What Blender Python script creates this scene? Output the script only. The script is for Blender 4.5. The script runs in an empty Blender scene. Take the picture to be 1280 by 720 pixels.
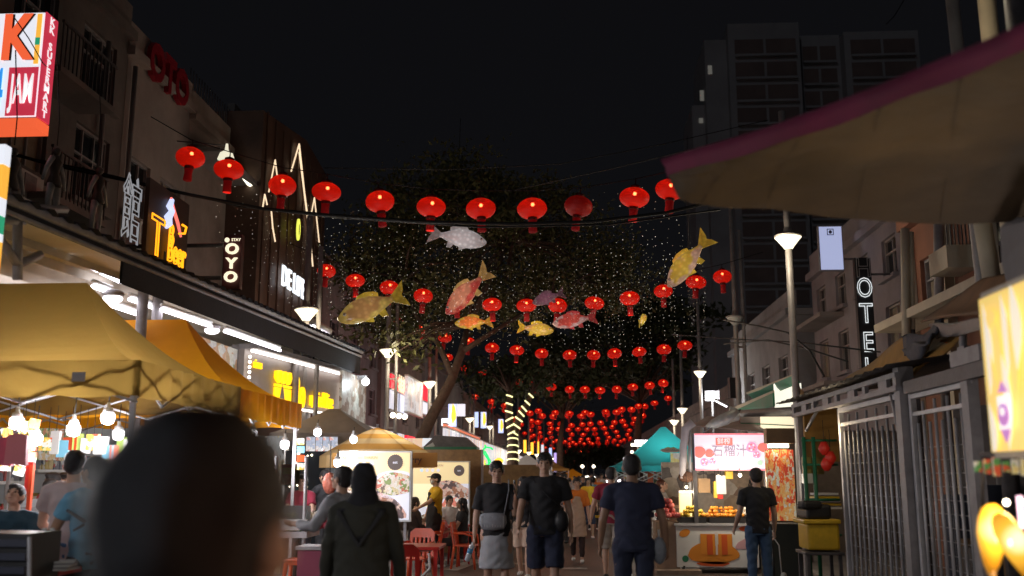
import bpy, math, random
import numpy as np
from mathutils import Vector, Matrix, noise as mnoise
random.seed(11)
R = math.radians
sc = bpy.context.scene
C = sc.collection
UP = Vector((0, 0, 1))

# ---------------------------------------------------------------- camera
F_PX = 1244.0
PITCH, YAW = R(10.65), R(3.26)
CAM = Vector((0, 0, 1.75))
FWD = Vector((-math.sin(YAW)*math.cos(PITCH), math.cos(YAW)*math.cos(PITCH), math.sin(PITCH)))
RGT = Vector((math.cos(YAW), math.sin(YAW), 0))
UPV = RGT.cross(FWD)
cd = bpy.data.cameras.new('camera'); cam = bpy.data.objects.new('camera', cd); C.objects.link(cam)
cam.location = CAM
cam.rotation_euler = (R(90)+PITCH, 0, YAW)
cd.sensor_width = 36; cd.lens = F_PX*36/1280
cd.clip_start = .05; cd.clip_end = 3000
cd.dof.use_dof = True; cd.dof.focus_distance = 19; cd.dof.aperture_fstop = 1.3; cd.dof.aperture_blades = 0
sc.camera = cam

def ray(px, py):
    return RGT*(px-640) + UPV*(360-py) + FWD*F_PX
def P(px, py, Y=None, X=None, Z=None):
    """real place of a thing seen in the photo, once its distance, side plane or height is known"""
    d = ray(px, py)
    if Y is not None: s = Y/d.y
    elif X is not None: s = X/d.x
    else: s = (Z-CAM.z)/d.z
    return CAM + d*s

# ---------------------------------------------------------------- materials
MATS = {}
def M(name, col=(.5, .5, .5), rough=.6, metal=0., noise=None, bump=None, emit=None, nosample=False, spec=None, trans=0., bands=None):
    if name in MATS: return MATS[name]
    m = bpy.data.materials.new(name); m.use_nodes = True
    nt = m.node_tree; N = nt.nodes; L = nt.links
    b = N['Principled BSDF']
    b.inputs['Base Color'].default_value = (*col, 1)
    b.inputs['Roughness'].default_value = rough
    b.inputs['Metallic'].default_value = metal
    if spec is not None: b.inputs['Specular IOR Level'].default_value = spec
    if trans: b.inputs['Transmission Weight'].default_value = trans
    tc = N.new('ShaderNodeTexCoord')
    if noise:
        n = N.new('ShaderNodeTexNoise'); n.inputs['Scale'].default_value = noise[0]; n.inputs['Detail'].default_value = 7
        n.inputs['Roughness'].default_value = .62
        L.new(tc.outputs['Object'], n.inputs['Vector'])
        r = N.new('ShaderNodeValToRGB')
        a = noise[1]
        r.color_ramp.elements[0].position = .32; r.color_ramp.elements[1].position = .68
        r.color_ramp.elements[0].color = (*[c*(1-a) for c in col], 1)
        r.color_ramp.elements[1].color = (*[min(1, c*(1+a*.6)) for c in col], 1)
        L.new(n.outputs['Fac'], r.inputs['Fac']); L.new(r.outputs['Color'], b.inputs['Base Color'])
        mr = N.new('ShaderNodeMapRange'); mr.inputs['To Min'].default_value = max(.05, rough-.12); mr.inputs['To Max'].default_value = min(1, rough+.12)
        L.new(n.outputs['Fac'], mr.inputs['Value']); L.new(mr.outputs['Result'], b.inputs['Roughness'])
    if bump:
        n2 = N.new('ShaderNodeTexNoise'); n2.inputs['Scale'].default_value = bump[0]; n2.inputs['Detail'].default_value = 6
        L.new(tc.outputs['Object'], n2.inputs['Vector'])
        bp = N.new('ShaderNodeBump'); bp.inputs['Strength'].default_value = bump[1]; bp.inputs['Distance'].default_value = .03
        L.new(n2.outputs['Fac'], bp.inputs['Height']); L.new(bp.outputs['Normal'], b.inputs['Normal'])
    if emit:
        b.inputs['Emission Color'].default_value = (*emit[0], 1); b.inputs['Emission Strength'].default_value = emit[1]
    if nosample or (emit and emit[1] < 1.5): m.cycles.emission_sampling = 'NONE'
    MATS[name] = m
    return m
def glow(name, col, st, nosample=False):
    return M(name, tuple(min(.8, c) for c in col), .5, emit=(col, st), nosample=nosample)
def picture(name, cols, scale=6., emit=0., stretch=(1, 1, 1), rough=.45):  # emit also gives unlit packets and posters a painted glow
    """a printed or backlit picture: patches of the colours the print itself has"""
    if name in MATS: return MATS[name]
    m = bpy.data.materials.new(name); m.use_nodes = True
    nt = m.node_tree; N = nt.nodes; L = nt.links; b = N['Principled BSDF']
    tc = N.new('ShaderNodeTexCoord'); mp = N.new('ShaderNodeMapping'); mp.inputs['Scale'].default_value = stretch
    L.new(tc.outputs['Object'], mp.inputs['Vector'])
    n0 = N.new('ShaderNodeTexNoise'); n0.inputs['Scale'].default_value = scale*.8; L.new(mp.outputs['Vector'], n0.inputs['Vector'])
    mx = N.new('ShaderNodeMixRGB'); mx.inputs['Fac'].default_value = .22
    L.new(mp.outputs['Vector'], mx.inputs['Color1']); L.new(n0.outputs['Color'], mx.inputs['Color2'])
    v = N.new('ShaderNodeTexVoronoi'); v.inputs['Scale'].default_value = scale; L.new(mx.outputs['Color'], v.inputs['Vector'])
    sp = N.new('ShaderNodeSeparateColor'); L.new(v.outputs['Color'], sp.inputs['Color'])
    r = N.new('ShaderNodeValToRGB'); cr = r.color_ramp; cr.interpolation = 'CONSTANT'
    while len(cr.elements) < len(cols): cr.elements.new(.5)
    for i, c in enumerate(cols):
        cr.elements[i].position = i/len(cols); cr.elements[i].color = (*c, 1)
    L.new(sp.outputs['Red'], r.inputs['Fac'])
    n1 = N.new('ShaderNodeTexNoise'); n1.inputs['Scale'].default_value = scale*3; n1.inputs['Detail'].default_value = 5; L.new(mp.outputs['Vector'], n1.inputs['Vector'])
    m2 = N.new('ShaderNodeMixRGB'); m2.blend_type = 'OVERLAY'; m2.inputs['Fac'].default_value = .5
    L.new(r.outputs['Color'], m2.inputs['Color1']); L.new(n1.outputs['Fac'], m2.inputs['Color2'])
    L.new(m2.outputs['Color'], b.inputs['Base Color']); b.inputs['Roughness'].default_value = rough
    if emit:
        L.new(m2.outputs['Color'], b.inputs['Emission Color']); b.inputs['Emission Strength'].default_value = emit
    m.cycles.emission_sampling = 'NONE'
    MATS[name] = m
    return m

# ---------------------------------------------------------------- mesh builder
ROOT = {}
class Fr:
    """a plane in the place: origin, right, up, and outward normal"""
    def __init__(s, o, u, v=UP):
        s.o = Vector(o); s.u = Vector(u).normalized(); s.v = (Vector(v) - s.u*Vector(v).dot(s.u)).normalized(); s.n = s.u.cross(s.v)
    def p(s, x, y, z=0.): return s.o + s.u*x + s.v*y + s.n*z
class MB:
    def __init__(s): s.v = []; s.f = []; s.mi = []; s.sm = []; s.mats = []
    def m(s, mat):
        if mat not in s.mats: s.mats.append(mat)
        return s.mats.index(mat)
    def add(s, vs, fs, mat, smooth=False):
        o = len(s.v); k = s.m(mat)
        s.v += [tuple(q) for q in vs]
        for f in fs: s.f.append([i+o for i in f]); s.mi.append(k); s.sm.append(smooth)
        return s
    def fbox(s, fr, x0, x1, y0, y1, z0, z1, mat):
        vs = [fr.p(x, y, z) for x in (x0, x1) for y in (y0, y1) for z in (z0, z1)]
        return s.add(vs, [(0, 1, 3, 2), (4, 6, 7, 5), (0, 4, 5, 1), (2, 3, 7, 6), (0, 2, 6, 4), (1, 5, 7, 3)], mat)
    def box(s, c, d, mat, rz=0., rot=None):
        c = Vector(c); h = Vector(d)*.5
        mtx = rot if rot else Matrix.Rotation(rz, 3, 'Z')
        vs = [c + mtx @ Vector((x*h.x, y*h.y, z*h.z)) for x in (-1, 1) for y in (-1, 1) for z in (-1, 1)]
        return s.add(vs, [(0, 1, 3, 2), (4, 6, 7, 5), (0, 4, 5, 1), (2, 3, 7, 6), (0, 2, 6, 4), (1, 5, 7, 3)], mat)
    def quad(s, pts, mat): return s.add(pts, [tuple(range(len(pts)))], mat)
    def tube(s, pts, r, mat, n=8, cap=True, flat=1.):
        pts = [Vector(p) for p in pts]; k = len(pts)
        rs = r if isinstance(r, (list, tuple)) else [r]*k
        vs = []; fs = []
        d0 = (pts[1]-pts[0]).normalized(); a = d0.cross(UP if abs(d0.z) < .9 else Vector((1, 0, 0))).normalized()
        for i in range(k):
            d = (pts[min(i+1, k-1)]-pts[max(i-1, 0)]).normalized()
            a = (a - d*a.dot(d)).normalized(); b = d.cross(a)
            for j in range(n):
                t = 2*math.pi*j/n
                vs.append(pts[i] + (a*math.cos(t) + b*math.sin(t)*flat)*rs[i])
        for i in range(k-1):
            for j in range(n):
                j2 = (j+1) % n; fs.append((i*n+j, i*n+j2, (i+1)*n+j2, (i+1)*n+j))
        if cap: fs += [tuple(range(n))[::-1], tuple(range((k-1)*n, k*n))]
        return s.add(vs, fs, mat, True)
    def lathe(s, prof, c, mat, n=16, sx=1., sy=1., rib=0, ribamp=0., mtx=None):
        c = Vector(c); vs = []; fs = []; k = len(prof)
        for (r, z) in prof:
            for j in range(n):
                t = 2*math.pi*j/n
                rr = r*(1+(ribamp*abs(math.cos(rib*t/2)) if rib else 0))
                q = Vector((rr*math.cos(t)*sx, rr*math.sin(t)*sy, z))
                vs.append(c + (mtx @ q if mtx else q))
        for i in range(k-1):
            for j in range(n):
                j2 = (j+1) % n; fs.append((i*n+j, i*n+j2, (i+1)*n+j2, (i+1)*n+j))
        fs += [tuple(range(n))[::-1], tuple(range((k-1)*n, k*n))]
        return s.add(vs, fs, mat, True)
    def ball(s, c, r, mat, n=10, sc_=(1, 1, 1), mtx=None):
        c = Vector(c); vs = []; fs = []; k = max(4, n//2)
        for i in range(k+1):
            ph = math.pi*i/k
            for j in range(n):
                t = 2*math.pi*j/n
                q = Vector((r*math.sin(ph)*math.cos(t)*sc_[0], r*math.sin(ph)*math.sin(t)*sc_[1], r*math.cos(ph)*sc_[2]))
                vs.append(c + (mtx @ q if mtx else q))
        for i in range(k):
            for j in range(n):
                j2 = (j+1) % n; fs.append((i*n+j, (i+1)*n+j, (i+1)*n+j2, i*n+j2))
        return s.add(vs, fs, mat, True)
    def poly(s, fr, pts, z0, z1, mat):
        """extruded outline in a frame"""
        n = len(pts); vs = [fr.p(x, y, z1) for x, y in pts] + [fr.p(x, y, z0) for x, y in pts]
        fs = [tuple(range(n)), tuple(range(2*n-1, n-1, -1))] + [(i, i+n, (i+1) % n+n, (i+1) % n) for i in range(n)]
        return s.add(vs, fs, mat)
    def disc(s, fr, cx, cy, rx, ry, z0, z1, mat, n=20, rot=0., wob=0.):
        pts = []
        for j in range(n):
            t = 2*math.pi*j/n; k = 1+wob*math.sin(3*t+cx*9)+wob*.6*math.sin(5*t+cy*7)
            x, y = rx*k*math.cos(t), ry*k*math.sin(t)
            pts.append((cx+x*math.cos(rot)-y*math.sin(rot), cy+x*math.sin(rot)+y*math.cos(rot)))
        return s.poly(fr, pts, z0, z1, mat)
    def text(s, txt, fr, x, y, size, z0, depth, mat, bold=0., sx=1., align='CENTER', shear=0., outline=False):
        cu = bpy.data.curves.new('t', 'FONT'); cu.body = txt; cu.size = size; cu.extrude = depth/2
        cu.align_x = align; cu.align_y = 'CENTER'; cu.offset = bold*size; cu.shear = shear; cu.resolution_u = 3
        if outline: cu.fill_mode = 'NONE'; cu.extrude = 0; cu.bevel_depth = depth
        ob = bpy.data.objects.new('t', cu); C.objects.link(ob)
        me = bpy.data.meshes.new_from_object(ob.evaluated_get(bpy.context.evaluated_depsgraph_get()))
        vs = [fr.p(x+v.co.x*sx, y+v.co.y, z0+depth/2+v.co.z) for v in me.vertices]
        s.add(vs, [tuple(p.vertices) for p in me.polygons], mat)
        bpy.data.objects.remove(ob); bpy.data.curves.remove(cu); bpy.data.meshes.remove(me)
        return s
    def build(s, name, parent=None, loc=None, bevel=0.):
        me = bpy.data.meshes.new(name)
        base = ROOT[parent.name] if parent else Vector(loc if loc is not None else (0, 0, 0))
        if not parent and loc is None and s.v:
            a = np.array(s.v); base = Vector(((a[:, 0].min()+a[:, 0].max())/2, (a[:, 1].min()+a[:, 1].max())/2, a[:, 2].min()))
        b = np.array(base)
        me.from_pydata([tuple(x) for x in (np.array(s.v)-b)], [], s.f)
        for mt in s.mats: me.materials.append(mt)
        me.polygons.foreach_set('material_index', s.mi); me.polygons.foreach_set('use_smooth', s.sm)
        me.update()
        o = bpy.data.objects.new(name, me); C.objects.link(o)
        if parent: o.parent = parent
        else: o.location = base
        ROOT[o.name] = base
        if bevel:
            md = o.modifiers.new('bevel', 'BEVEL'); md.width = bevel; md.segments = 2; md.limit_method = 'ANGLE'
        return o
def tag(o, label=None, cat=None, group=None, kind=None):
    if label: o['label'] = label
    if cat: o['category'] = cat
    if group: o['group'] = group
    if kind: o['kind'] = kind
    return o
def thing(name, label, cat, loc=(0, 0, 0), group=None, rz=0.):
    o = bpy.data.objects.new(name, None); C.objects.link(o); o.empty_display_size = .2
    o.location = loc; o.rotation_euler = (0, 0, rz); ROOT[o.name] = Vector(loc)
    return tag(o, label, cat, group)
def kids(o): return [c for c in C.objects if c.parent == o]
def copy_tree(o, parent=None):
    c = o.copy(); C.objects.link(c)
    if parent is not None: c.parent = parent
    ROOT[c.name] = Vector(o.location)
    for ch in list(o.children): copy_tree(ch, c)
    return c
def lamp(name, loc, power, col=(1, .9, .75), r=.12, spot=None):
    l = bpy.data.lights.new(name, 'POINT'); l.energy = power; l.color = col; l.shadow_soft_size = r
    o = bpy.data.objects.new(name, l); C.objects.link(o); o.location = loc
    return o
def area(name, loc, power, sx, sy, col=(1, 1, 1), rot=(0, 0, 0)):
    l = bpy.data.lights.new(name, 'AREA'); l.shape = 'RECTANGLE'; l.energy = power; l.color = col; l.size = sx; l.size_y = sy
    o = bpy.data.objects.new(name, l); C.objects.link(o); o.location = loc; o.rotation_euler = rot
    return o
def road_z(y): return .115 if y < 13 else max(0., .115*(20-y)/7)
NTH = 'first second third fourth fifth sixth seventh eighth ninth tenth eleventh twelfth thirteenth fourteenth fifteenth sixteenth seventeenth eighteenth nineteenth twentieth twenty-first twenty-second twenty-third twenty-fourth'.split()

# ---------------------------------------------------------------- shared materials
m_steel = M('galvanised steel', (.55, .54, .56), .45, .25, noise=(3, .25))
m_dsteel = M('weathered dark steel', (.12, .11, .115), .55, .2, noise=(5, .35), bump=(40, .2))
m_gsteel = M('grey painted steel', (.33, .31, .32), .55, .1, noise=(4, .3), bump=(30, .2))
m_black = M('black plastic', (.02, .02, .022), .45)
m_rubber = M('dark rubber', (.03, .03, .03), .8)
m_red = M('red plastic', (.62, .035, .025), .38, noise=(9, .12))
m_orange = M('orange red plastic', (.75, .10, .03), .38, noise=(9, .12))
m_blue = M('blue plastic', (.03, .08, .35), .4)
m_yellow = M('yellow plastic', (.75, .48, .03), .4, noise=(9, .15))
m_green = M('green painted metal', (.02, .18, .09), .5, noise=(5, .25))
m_cream = M('cream painted wall', (.52, .45, .34), .75, noise=(1.3, .22), bump=(14, .15))
m_wood = M('varnished plywood', (.36, .21, .09), .5, noise=(6, .3))
m_cardboard = M('brown cardboard', (.30, .19, .10), .85, noise=(6, .2))
m_white = M('white painted metal', (.72, .72, .70), .4, noise=(4, .08))
m_paper = M('white card', (.75, .74, .72), .7)
m_led = glow('cold white lamp', (1, .96, 1.), 3.2)
m_tube = glow('cold tube lamp', (.93, .90, 1.), 5)
m_warmled = glow('warm white lamp', (1, .85, .62), 4)
m_neonw = glow('white sign light', (.85, .93, 1.), 1.15, True)
m_neonwarm = glow('warm neon line', (1, .74, .48), .85)
m_glass = M('dark window glass', (.015, .017, .02), .12, spec=.6)
m_wire = M('black cable', (.01, .01, .01), .6)
m_tarp_tan = M('tan canopy cloth', (.34, .25, .14), .85, noise=(1.2, .18), bump=(60, .1))
# ---------------------------------------------------------------- people
def loft(pts, rads, n=14, caps=True):
    """closed tapered solid: pts centres, rads (ra, rb) along side and front axes given per ring"""
    vs, fs = [], []
    k = len(pts)
    for i in range(k):
        c, a, b = pts[i]; ra, rb = rads[i]
        for j in range(n):
            t = 2*math.pi*j/n
            vs.append(c + a*(ra*math.cos(t)) + b*(rb*math.sin(t)))
    for i in range(k-1):
        for j in range(n):
            j2 = (j+1) % n; fs.append((i*n+j, i*n+j2, (i+1)*n+j2, (i+1)*n+j))
    fs += [tuple(range(n))[::-1], tuple(range((k-1)*n, k*n))]
    return vs, fs
class Solid:
    def __init__(s): s.v = []; s.f = []
    def add(s, vf):
        o = len(s.v); s.v += [tuple(x) for x in vf[0]]; s.f += [[i+o for i in f] for f in vf[1]]
    def limb(s, p, q, r0, r1, mid=None, n=12, flat=1., side=None, round_ends=True):
        p, q = Vector(p), Vector(q); d = (q-p); L_ = d.length; d.normalize()
        a = side - d*side.dot(d) if side is not None else d.cross(Vector((0, 1, 0)) if abs(d.y) < .8 else Vector((1, 0, 0)))
        a.normalize(); b = d.cross(a)
        pts, rads = [], []
        def ring(t, r): pts.append((p+d*t, a, b)); rads.append((r, r*flat))
        if round_ends:
            ring(-r0*.92, r0*.38); ring(-r0*.6, r0*.8)
        ring(0, r0)
        if mid: ring(L_*mid[0], mid[1])
        ring(L_, r1)
        if round_ends: ring(L_+r1*.6, r1*.8); ring(L_+r1*.92, r1*.38)
        s.add(loft(pts, rads, n))
    def ball(s, c, rx, ry, rz, mt=None, n=16):
        c = Vector(c); vs, fs = [], []; k = n//2
        for i in range(1, k):
            ph = math.pi*i/k
            for j in range(n):
                t = 2*math.pi*j/n
                q = Vector((rx*math.sin(ph)*math.cos(t), ry*math.sin(ph)*math.sin(t), rz*math.cos(ph)))
                vs.append(c+(mt @ q if mt else q))
        for i in range(k-2):
            for j in range(n):
                j2 = (j+1) % n; fs.append((i*n+j, (i+1)*n+j, (i+1)*n+j2, i*n+j2))
        fs += [tuple(range(n)), tuple(range((k-2)*n, (k-1)*n))[::-1]]
        s.add((vs, fs))
    def mesh(s, name, mat, voxel, parent, smooth=4, fold=0., seed=0.):
        me = bpy.data.meshes.new(name); me.from_pydata(s.v, [], s.f); me.update()
        o = bpy.data.objects.new(name, me); C.objects.link(o)
        r = o.modifiers.new('r', 'REMESH'); r.mode = 'VOXEL'; r.voxel_size = voxel; r.use_smooth_shade = True
        if smooth: k = o.modifiers.new('s', 'SMOOTH'); k.factor = .5; k.iterations = smooth
        me2 = bpy.data.meshes.new_from_object(o.evaluated_get(bpy.context.evaluated_depsgraph_get()))
        bpy.data.objects.remove(o); bpy.data.meshes.remove(me)
        me2.name = name
        nv = len(me2.vertices); co = np.empty(nv*3); me2.vertices.foreach_get('co', co); co = co.reshape(-1, 3)
        if fold:
            fold *= 1.6; no = np.empty(nv*3); me2.vertices.foreach_get('normal', no); no = no.reshape(-1, 3)
            w = np.sin(co[:, 0]*38+np.sin(co[:, 2]*17+seed)*2.2+co[:, 1]*21+seed)*np.sin(co[:, 2]*24+co[:, 0]*13+seed*2)
            w += .7*np.sin(co[:, 2]*52+co[:, 1]*30+np.sin(co[:, 0]*20)*2+seed)
            co = co + no*(w*fold)[:, None]
            me2.vertices.foreach_set('co', co.ravel())
        me2.materials.clear(); me2.materials.append(mat)
        me2.polygons.foreach_set('use_smooth', [True]*len(me2.polygons)); me2.update()
        o = bpy.data.objects.new(name, me2); C.objects.link(o); o.parent = parent
        ROOT[o.name] = Vector((0, 0, 0))
        return o
def rotx(v, a): return Vector((v.x, v.y*math.cos(a)-v.z*math.sin(a), v.y*math.sin(a)+v.z*math.cos(a)))
SKIN = M('tan skin', (.62, .38, .27), .5, noise=(9, .10), bump=(120, .05))
SKIN2 = M('brown skin', (.38, .22, .14), .5, noise=(9, .10), bump=(120, .05))
HAIR = M('black hair', (.022, .019, .020), .45, noise=(30, .4), bump=(150, .5))
HAIRB = M('dark brown hair', (.034, .022, .018), .5, noise=(30, .4), bump=(150, .5))
EYE = M('dark eyes', (.015, .012, .01), .2)
LIP = M('lips', (.38, .12, .10), .45)
def cloth(name, col, rough=.85): return M(name, col, rough, noise=(4, .14), bump=(90, .25))

def person(label, x, y, z=0., face=0., h=1.72, girl=False, skin=None, top=('tee', None, .5), bottom=('trousers', None, 1.),
           hair='short', hairmat=None, shoes=None, legs=((0, 0), (0, 0)), arms=((8, 10, 10), (8, 10, 10)), lean=0., head=(0., 0.),
           vox=.011, extra=None, group=None, width=1., cat='person', sit=False, name='person'):
    """face 0 looks away down the street (+Y); 180 looks at the camera.
    legs: (swing forward, knee bend) per side; arms: (swing forward, outward, elbow bend) per side; left first"""
    T = thing(name, label, cat, (x, y, z), group, R(face)); ROOT[T.name] = Vector((0, 0, 0))
    k = h/1.75; sk = skin or SKIN; hm = hairmat or HAIR
    V = Vector; X1 = V((1, 0, 0)); Y1 = V((0, 1, 0))
    hipw = .095*width; shw = (.165 if girl else .190)*width
    thighL, shinL = .43, .41
    # legs -------------------------------------------------
    def legpts(sd, sw, kn):
        hp = V((sd*hipw, 0, .90)); d1 = rotx(V((0, 0, -1)), R(sw)); d2 = rotx(V((0, 0, -1)), R(sw-kn))
        kp = hp + d1*thighL; ap = kp + d2*shinL
        return hp, kp, ap, d1, d2
    LG = [legpts(-1, *legs[0]), legpts(1, *legs[1])]
    low = min(p[2].z for p in LG)-.075
    off = -low if not sit else -(LG[0][2].z-.075)
    O = V((0, 0, off))
    def sp(v): return rotx(v-V((0, 0, .92)), -R(lean))+V((0, 0, .92))+O      # spine lean
    LG = [(a+O, b+O, c+O, d, e) for a, b, c, d, e in LG]
    # arms -------------------------------------------------
    AR = []
    for sd, (sw, ab, el) in zip((-1, 1), arms):
        s0 = sp(V((sd*shw, 0, 1.405)))
        d1 = V((sd*math.sin(R(ab)), 0, -math.cos(R(ab)))); d1 = rotx(d1, R(sw-lean*.5))
        d2 = V((sd*math.sin(R(ab*.4)), 0, -math.cos(R(ab*.4)))); d2 = rotx(d2, R(sw+el))
        e0 = s0+d1*.285; w0 = e0+d2*.245
        AR.append((s0, e0, w0, d1, d2))
    hd = sp(V((0, .015, 1.625))); turn, nod = head
    HM = Matrix.Rotation(R(turn), 3, 'Z') @ Matrix.Rotation(-R(nod), 3, 'X')
    # body: one continuous surface ---------------------------
    B = Solid()
    wa = .105 if girl else .125; ch = .135 if girl else .158
    prof = [(.84, .125, .095), (.90, .150, .112), (.98, .148, .108), (1.08, wa*1.02, .092), (1.18, wa*1.08, .098), (1.28, ch, .112), (1.37, ch*1.05, .112), (1.43, ch*.95, .09), (1.475, .075, .065)]
    B.add(loft([(sp(V((0, 0, z_))), X1, Y1) for z_, a, b in prof], [(a*width, b*width) for z_, a, b in prof], 20))
    B.limb(sp(V((0, -.005, 1.44))), hd+V((0, -.01, -.05)), .058, .052)
    for sd, (s0, e0, w0, d1, d2) in zip((-1, 1), AR):
        B.limb(sp(V((sd*shw*.45, 0, 1.425))), s0, .056, .050)
        B.limb(s0, e0, .048, .039, (.4, .046)); B.limb(e0, w0, .041, .026, (.3, .041))
        # hand
        fwd = Y1 - d2*Y1.dot(d2)
        if fwd.length < .1: fwd = V((0, 0, 1))
        fwd.normalize(); inn = d2.cross(fwd)*(-sd)
        if inn.dot(V((-sd, 0, 0))) < 0: inn = -inn
        palm = w0 + d2*.085
        B.limb(w0+d2*.012, palm, .030, .038, None, 12, .45, fwd)
        for q, (off_, L_) in enumerate(((.027, .068), (.009, .078), (-.010, .072), (-.028, .056))):
            r0 = palm + fwd*off_ - d2*.01; cr = .35+.12*q
            a = r0 + d2*(L_*.5) + inn*(L_*.12); b = a + (d2*math.cos(cr)+inn*math.sin(cr)).normalized()*(L_*.5)
            B.limb(r0, a, .0095, .009, None, 8); B.limb(a, b, .009, .0075, None, 8)
        t0 = w0+d2*.03+fwd*.024; t1 = t0+(d2*.7+fwd*.6+inn*.3).normalized()*.038; t2 = t1+(d2*.9+fwd*.15+inn*.35).normalized()*.03
        B.limb(t0, t1, .012, .010, None, 8); B.limb(t1, t2, .010, .008, None, 8)
    for (hp, kp, ap, d1, d2) in LG:
        B.limb(hp, kp, .086*width, .052, (.35, .080*width)); B.limb(kp, ap, .052, .034, (.32, .056))
        ft = V((0, 1, 0)); sole = ap+V((0, 0, -.03))
        fd = rotx(ft, R(0)); B.limb(ap+V((0, -.02, -.035)), ap+V((0, .13, -.055)), .036, .026, None, 10, .8)
    # head
    B.ball(hd+HM @ V((0, -.008, .02)), .076, .094, .098, HM)
    B.ball(hd+HM @ V((0, .028, -.045)), .056, .062, .062, HM)
    B.ball(hd+HM @ V((0, .062, -.088)), .024, .022, .022, HM)
    B.limb(hd+HM @ V((0, .084, .012)), hd+HM @ V((0, .103, -.022)), .009, .016, None, 8)
    B.ball(hd+HM @ V((0, .082, -.060)), .024, .014, .012, HM)
    for sd in (-1, 1):
        B.ball(hd+HM @ V((sd*.082, -.008, -.008)), .015, .022, .035, HM)
        B.ball(hd+HM @ V((sd*.033, .077, .028)), .020, .012, .009, HM)
        B.ball(hd+HM @ V((sd*.042, .060, -.022)), .022, .022, .022, HM)
    B.mesh('body', sk, min(vox, .010), T, 2)
    # face marks
    for sd in (-1, 1):
        MB().ball(hd+HM @ V((sd*.032, .0845, .006)), .0115, EYE, 8, (1.25, .6, .62), HM).build('eye', T)
        MB().ball(hd+HM @ V((sd*.034, .0885, .030)), .012, hm, 8, (1.6, .5, .32), HM).build('eyebrow', T)
    MB().ball(hd+HM @ V((0, .094, -.060)), .011, LIP, 8, (2.0, .5, .5), HM).build('mouth', T)
    # hair -----------------------------------------------------
    H = Solid()
    if hair in ('short', 'bun', 'long', 'ponytail', 'buzz', 'mask', 'round'):
        r_ = .004 if hair == 'buzz' else .012
        H.ball(hd+HM @ V((0, -.020, .036)), .080+r_, .092+r_, .088+r_, HM)
        H.ball(hd+HM @ V((0, -.046, -.005)), .074+r_*.6, .062+r_, .078, HM)
        if hair in ('short', 'mask'):
            H.ball(hd+HM @ V((.02, .045, .088)), .055, .042, .03, HM)
        if hair == 'round': H.ball(hd+HM @ V((0, -.030, .02)), .098, .105, .105, HM); H.ball(hd+HM @ V((0, -.055, -.045)), .080, .055, .06, HM)
        if hair == 'bun': H.ball(hd+HM @ V((0, -.125, .04)), .045, .042, .042, HM)
        if hair in ('long', 'ponytail'):
            wd = .085 if hair == 'long' else .04
            a = hd+HM @ V((0, -.07, 0)); b = hd+V((0, -.115, -.30))
            H.add(loft([(a, X1, Y1), (a*.5+b*.5+V((0, -.02, 0)), X1, Y1), (b, X1, Y1)], [(wd, .05), (wd*1.1, .045), (wd*.5, .02)], 14))
            for sd in (-1, 1):
                if hair == 'long': H.limb(hd+HM @ V((sd*.075, .02, .05)), hd+V((sd*.095, .0, -.20)), .026, .018)
        H.mesh('hair', hm, min(vox, .009), T, 3, .0012, x)
    elif hair == 'hijab':
        H.ball(hd+HM @ V((0, -.012, .022)), .098, .118, .118, HM)
        H.add(loft([(hd+V((0, -.02, .03)), X1, Y1), (hd+V((0, -.02, -.08)), X1, Y1), (sp(V((0, -.01, 1.44))), X1, Y1), (sp(V((0, -.02, 1.36))), X1, Y1)], [(.098, .112), (.092, .10), (.15, .12), (.19, .14)], 20))
        a = sp(V((0, -.145, 1.18)))
        H.add(loft([(sp(V((0, -.07, 1.43))), X1, Y1), (sp(V((0, -.115, 1.32))), X1, Y1), (a, X1, Y1)], [(.19, .05), (.13, .045), (.015, .02)], 20))
        H.mesh('headscarf', hm, .010, T, 4, .003, 2)
    elif hair == 'cap':
        H.ball(hd+HM @ V((0, -.025, .010)), .086, .094, .085, HM)
        H.mesh('hair', HAIR, min(vox, .009), T, 3)
        K = Solid()
        K.ball(hd+HM @ V((0, -.012, .050)), .093, .108, .078, HM)
        K.add(loft([(hd+HM @ V((0, .07, .045)), HM @ X1, HM @ UP), (hd+HM @ V((0, .175, .030)), HM @ X1, HM @ UP)], [(.078, .012), (.05, .010)], 14))
        K.mesh('cap', hairmat or m_black, .009, T, 2)
    # top ---------------------------------------------------
    kind, tm, sl = top
    S_ = Solid(); g = .016
    low_ = {'tee': .86, 'long': .86, 'crop': .93, 'robe': .55, 'blouse': .88}[kind]
    pr = [(low_, .168, .128), (.95, .163, .126), (1.05, wa+.040, .118), (1.18, wa+.036, .122), (1.29, ch+.020, .130), (1.38, ch+.022, .126), (1.44, ch-.005, .098), (1.482, .085, .075)]
    if kind == 'robe': pr = [(.30, .25, .20), (.62, .215, .175), (.90, .19, .15)] + [(z_, a+.03, b+.02) for z_, a, b in pr[2:]]
    if sit: pr = [(max(z_, .87), a, b) for z_, a, b in pr]
    S_.add(loft([(sp(V((0, 0, z_))), X1, Y1) for z_, a, b in pr], [(a*width, b*width) for z_, a, b in pr], 22))
    for sd, (s0, e0, w0, d1, d2) in zip((-1, 1), AR):
        S_.limb(sp(V((sd*shw*.42, 0, 1.430))), s0, .070, .068)
        if sl <= 1: S_.limb(s0, s0+(e0-s0)*sl, .068, .068+.010*sl, None, 14, 1., None, False); S_.ball(s0, .068, .068, .066)
        else:
            S_.limb(s0, e0, .068, .056); S_.limb(e0, e0+(w0-e0)*(sl-1), .056, .046)
    S_.mesh({'tee': 't_shirt', 'long': 'shirt', 'crop': 'shirt', 'robe': 'tunic', 'blouse': 'blouse'}[kind], tm, vox, T, 3, .0028, x*3)
    # bottom --------------------------------------------------
    kind, bm_, ln = bottom
    D = Solid()
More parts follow.
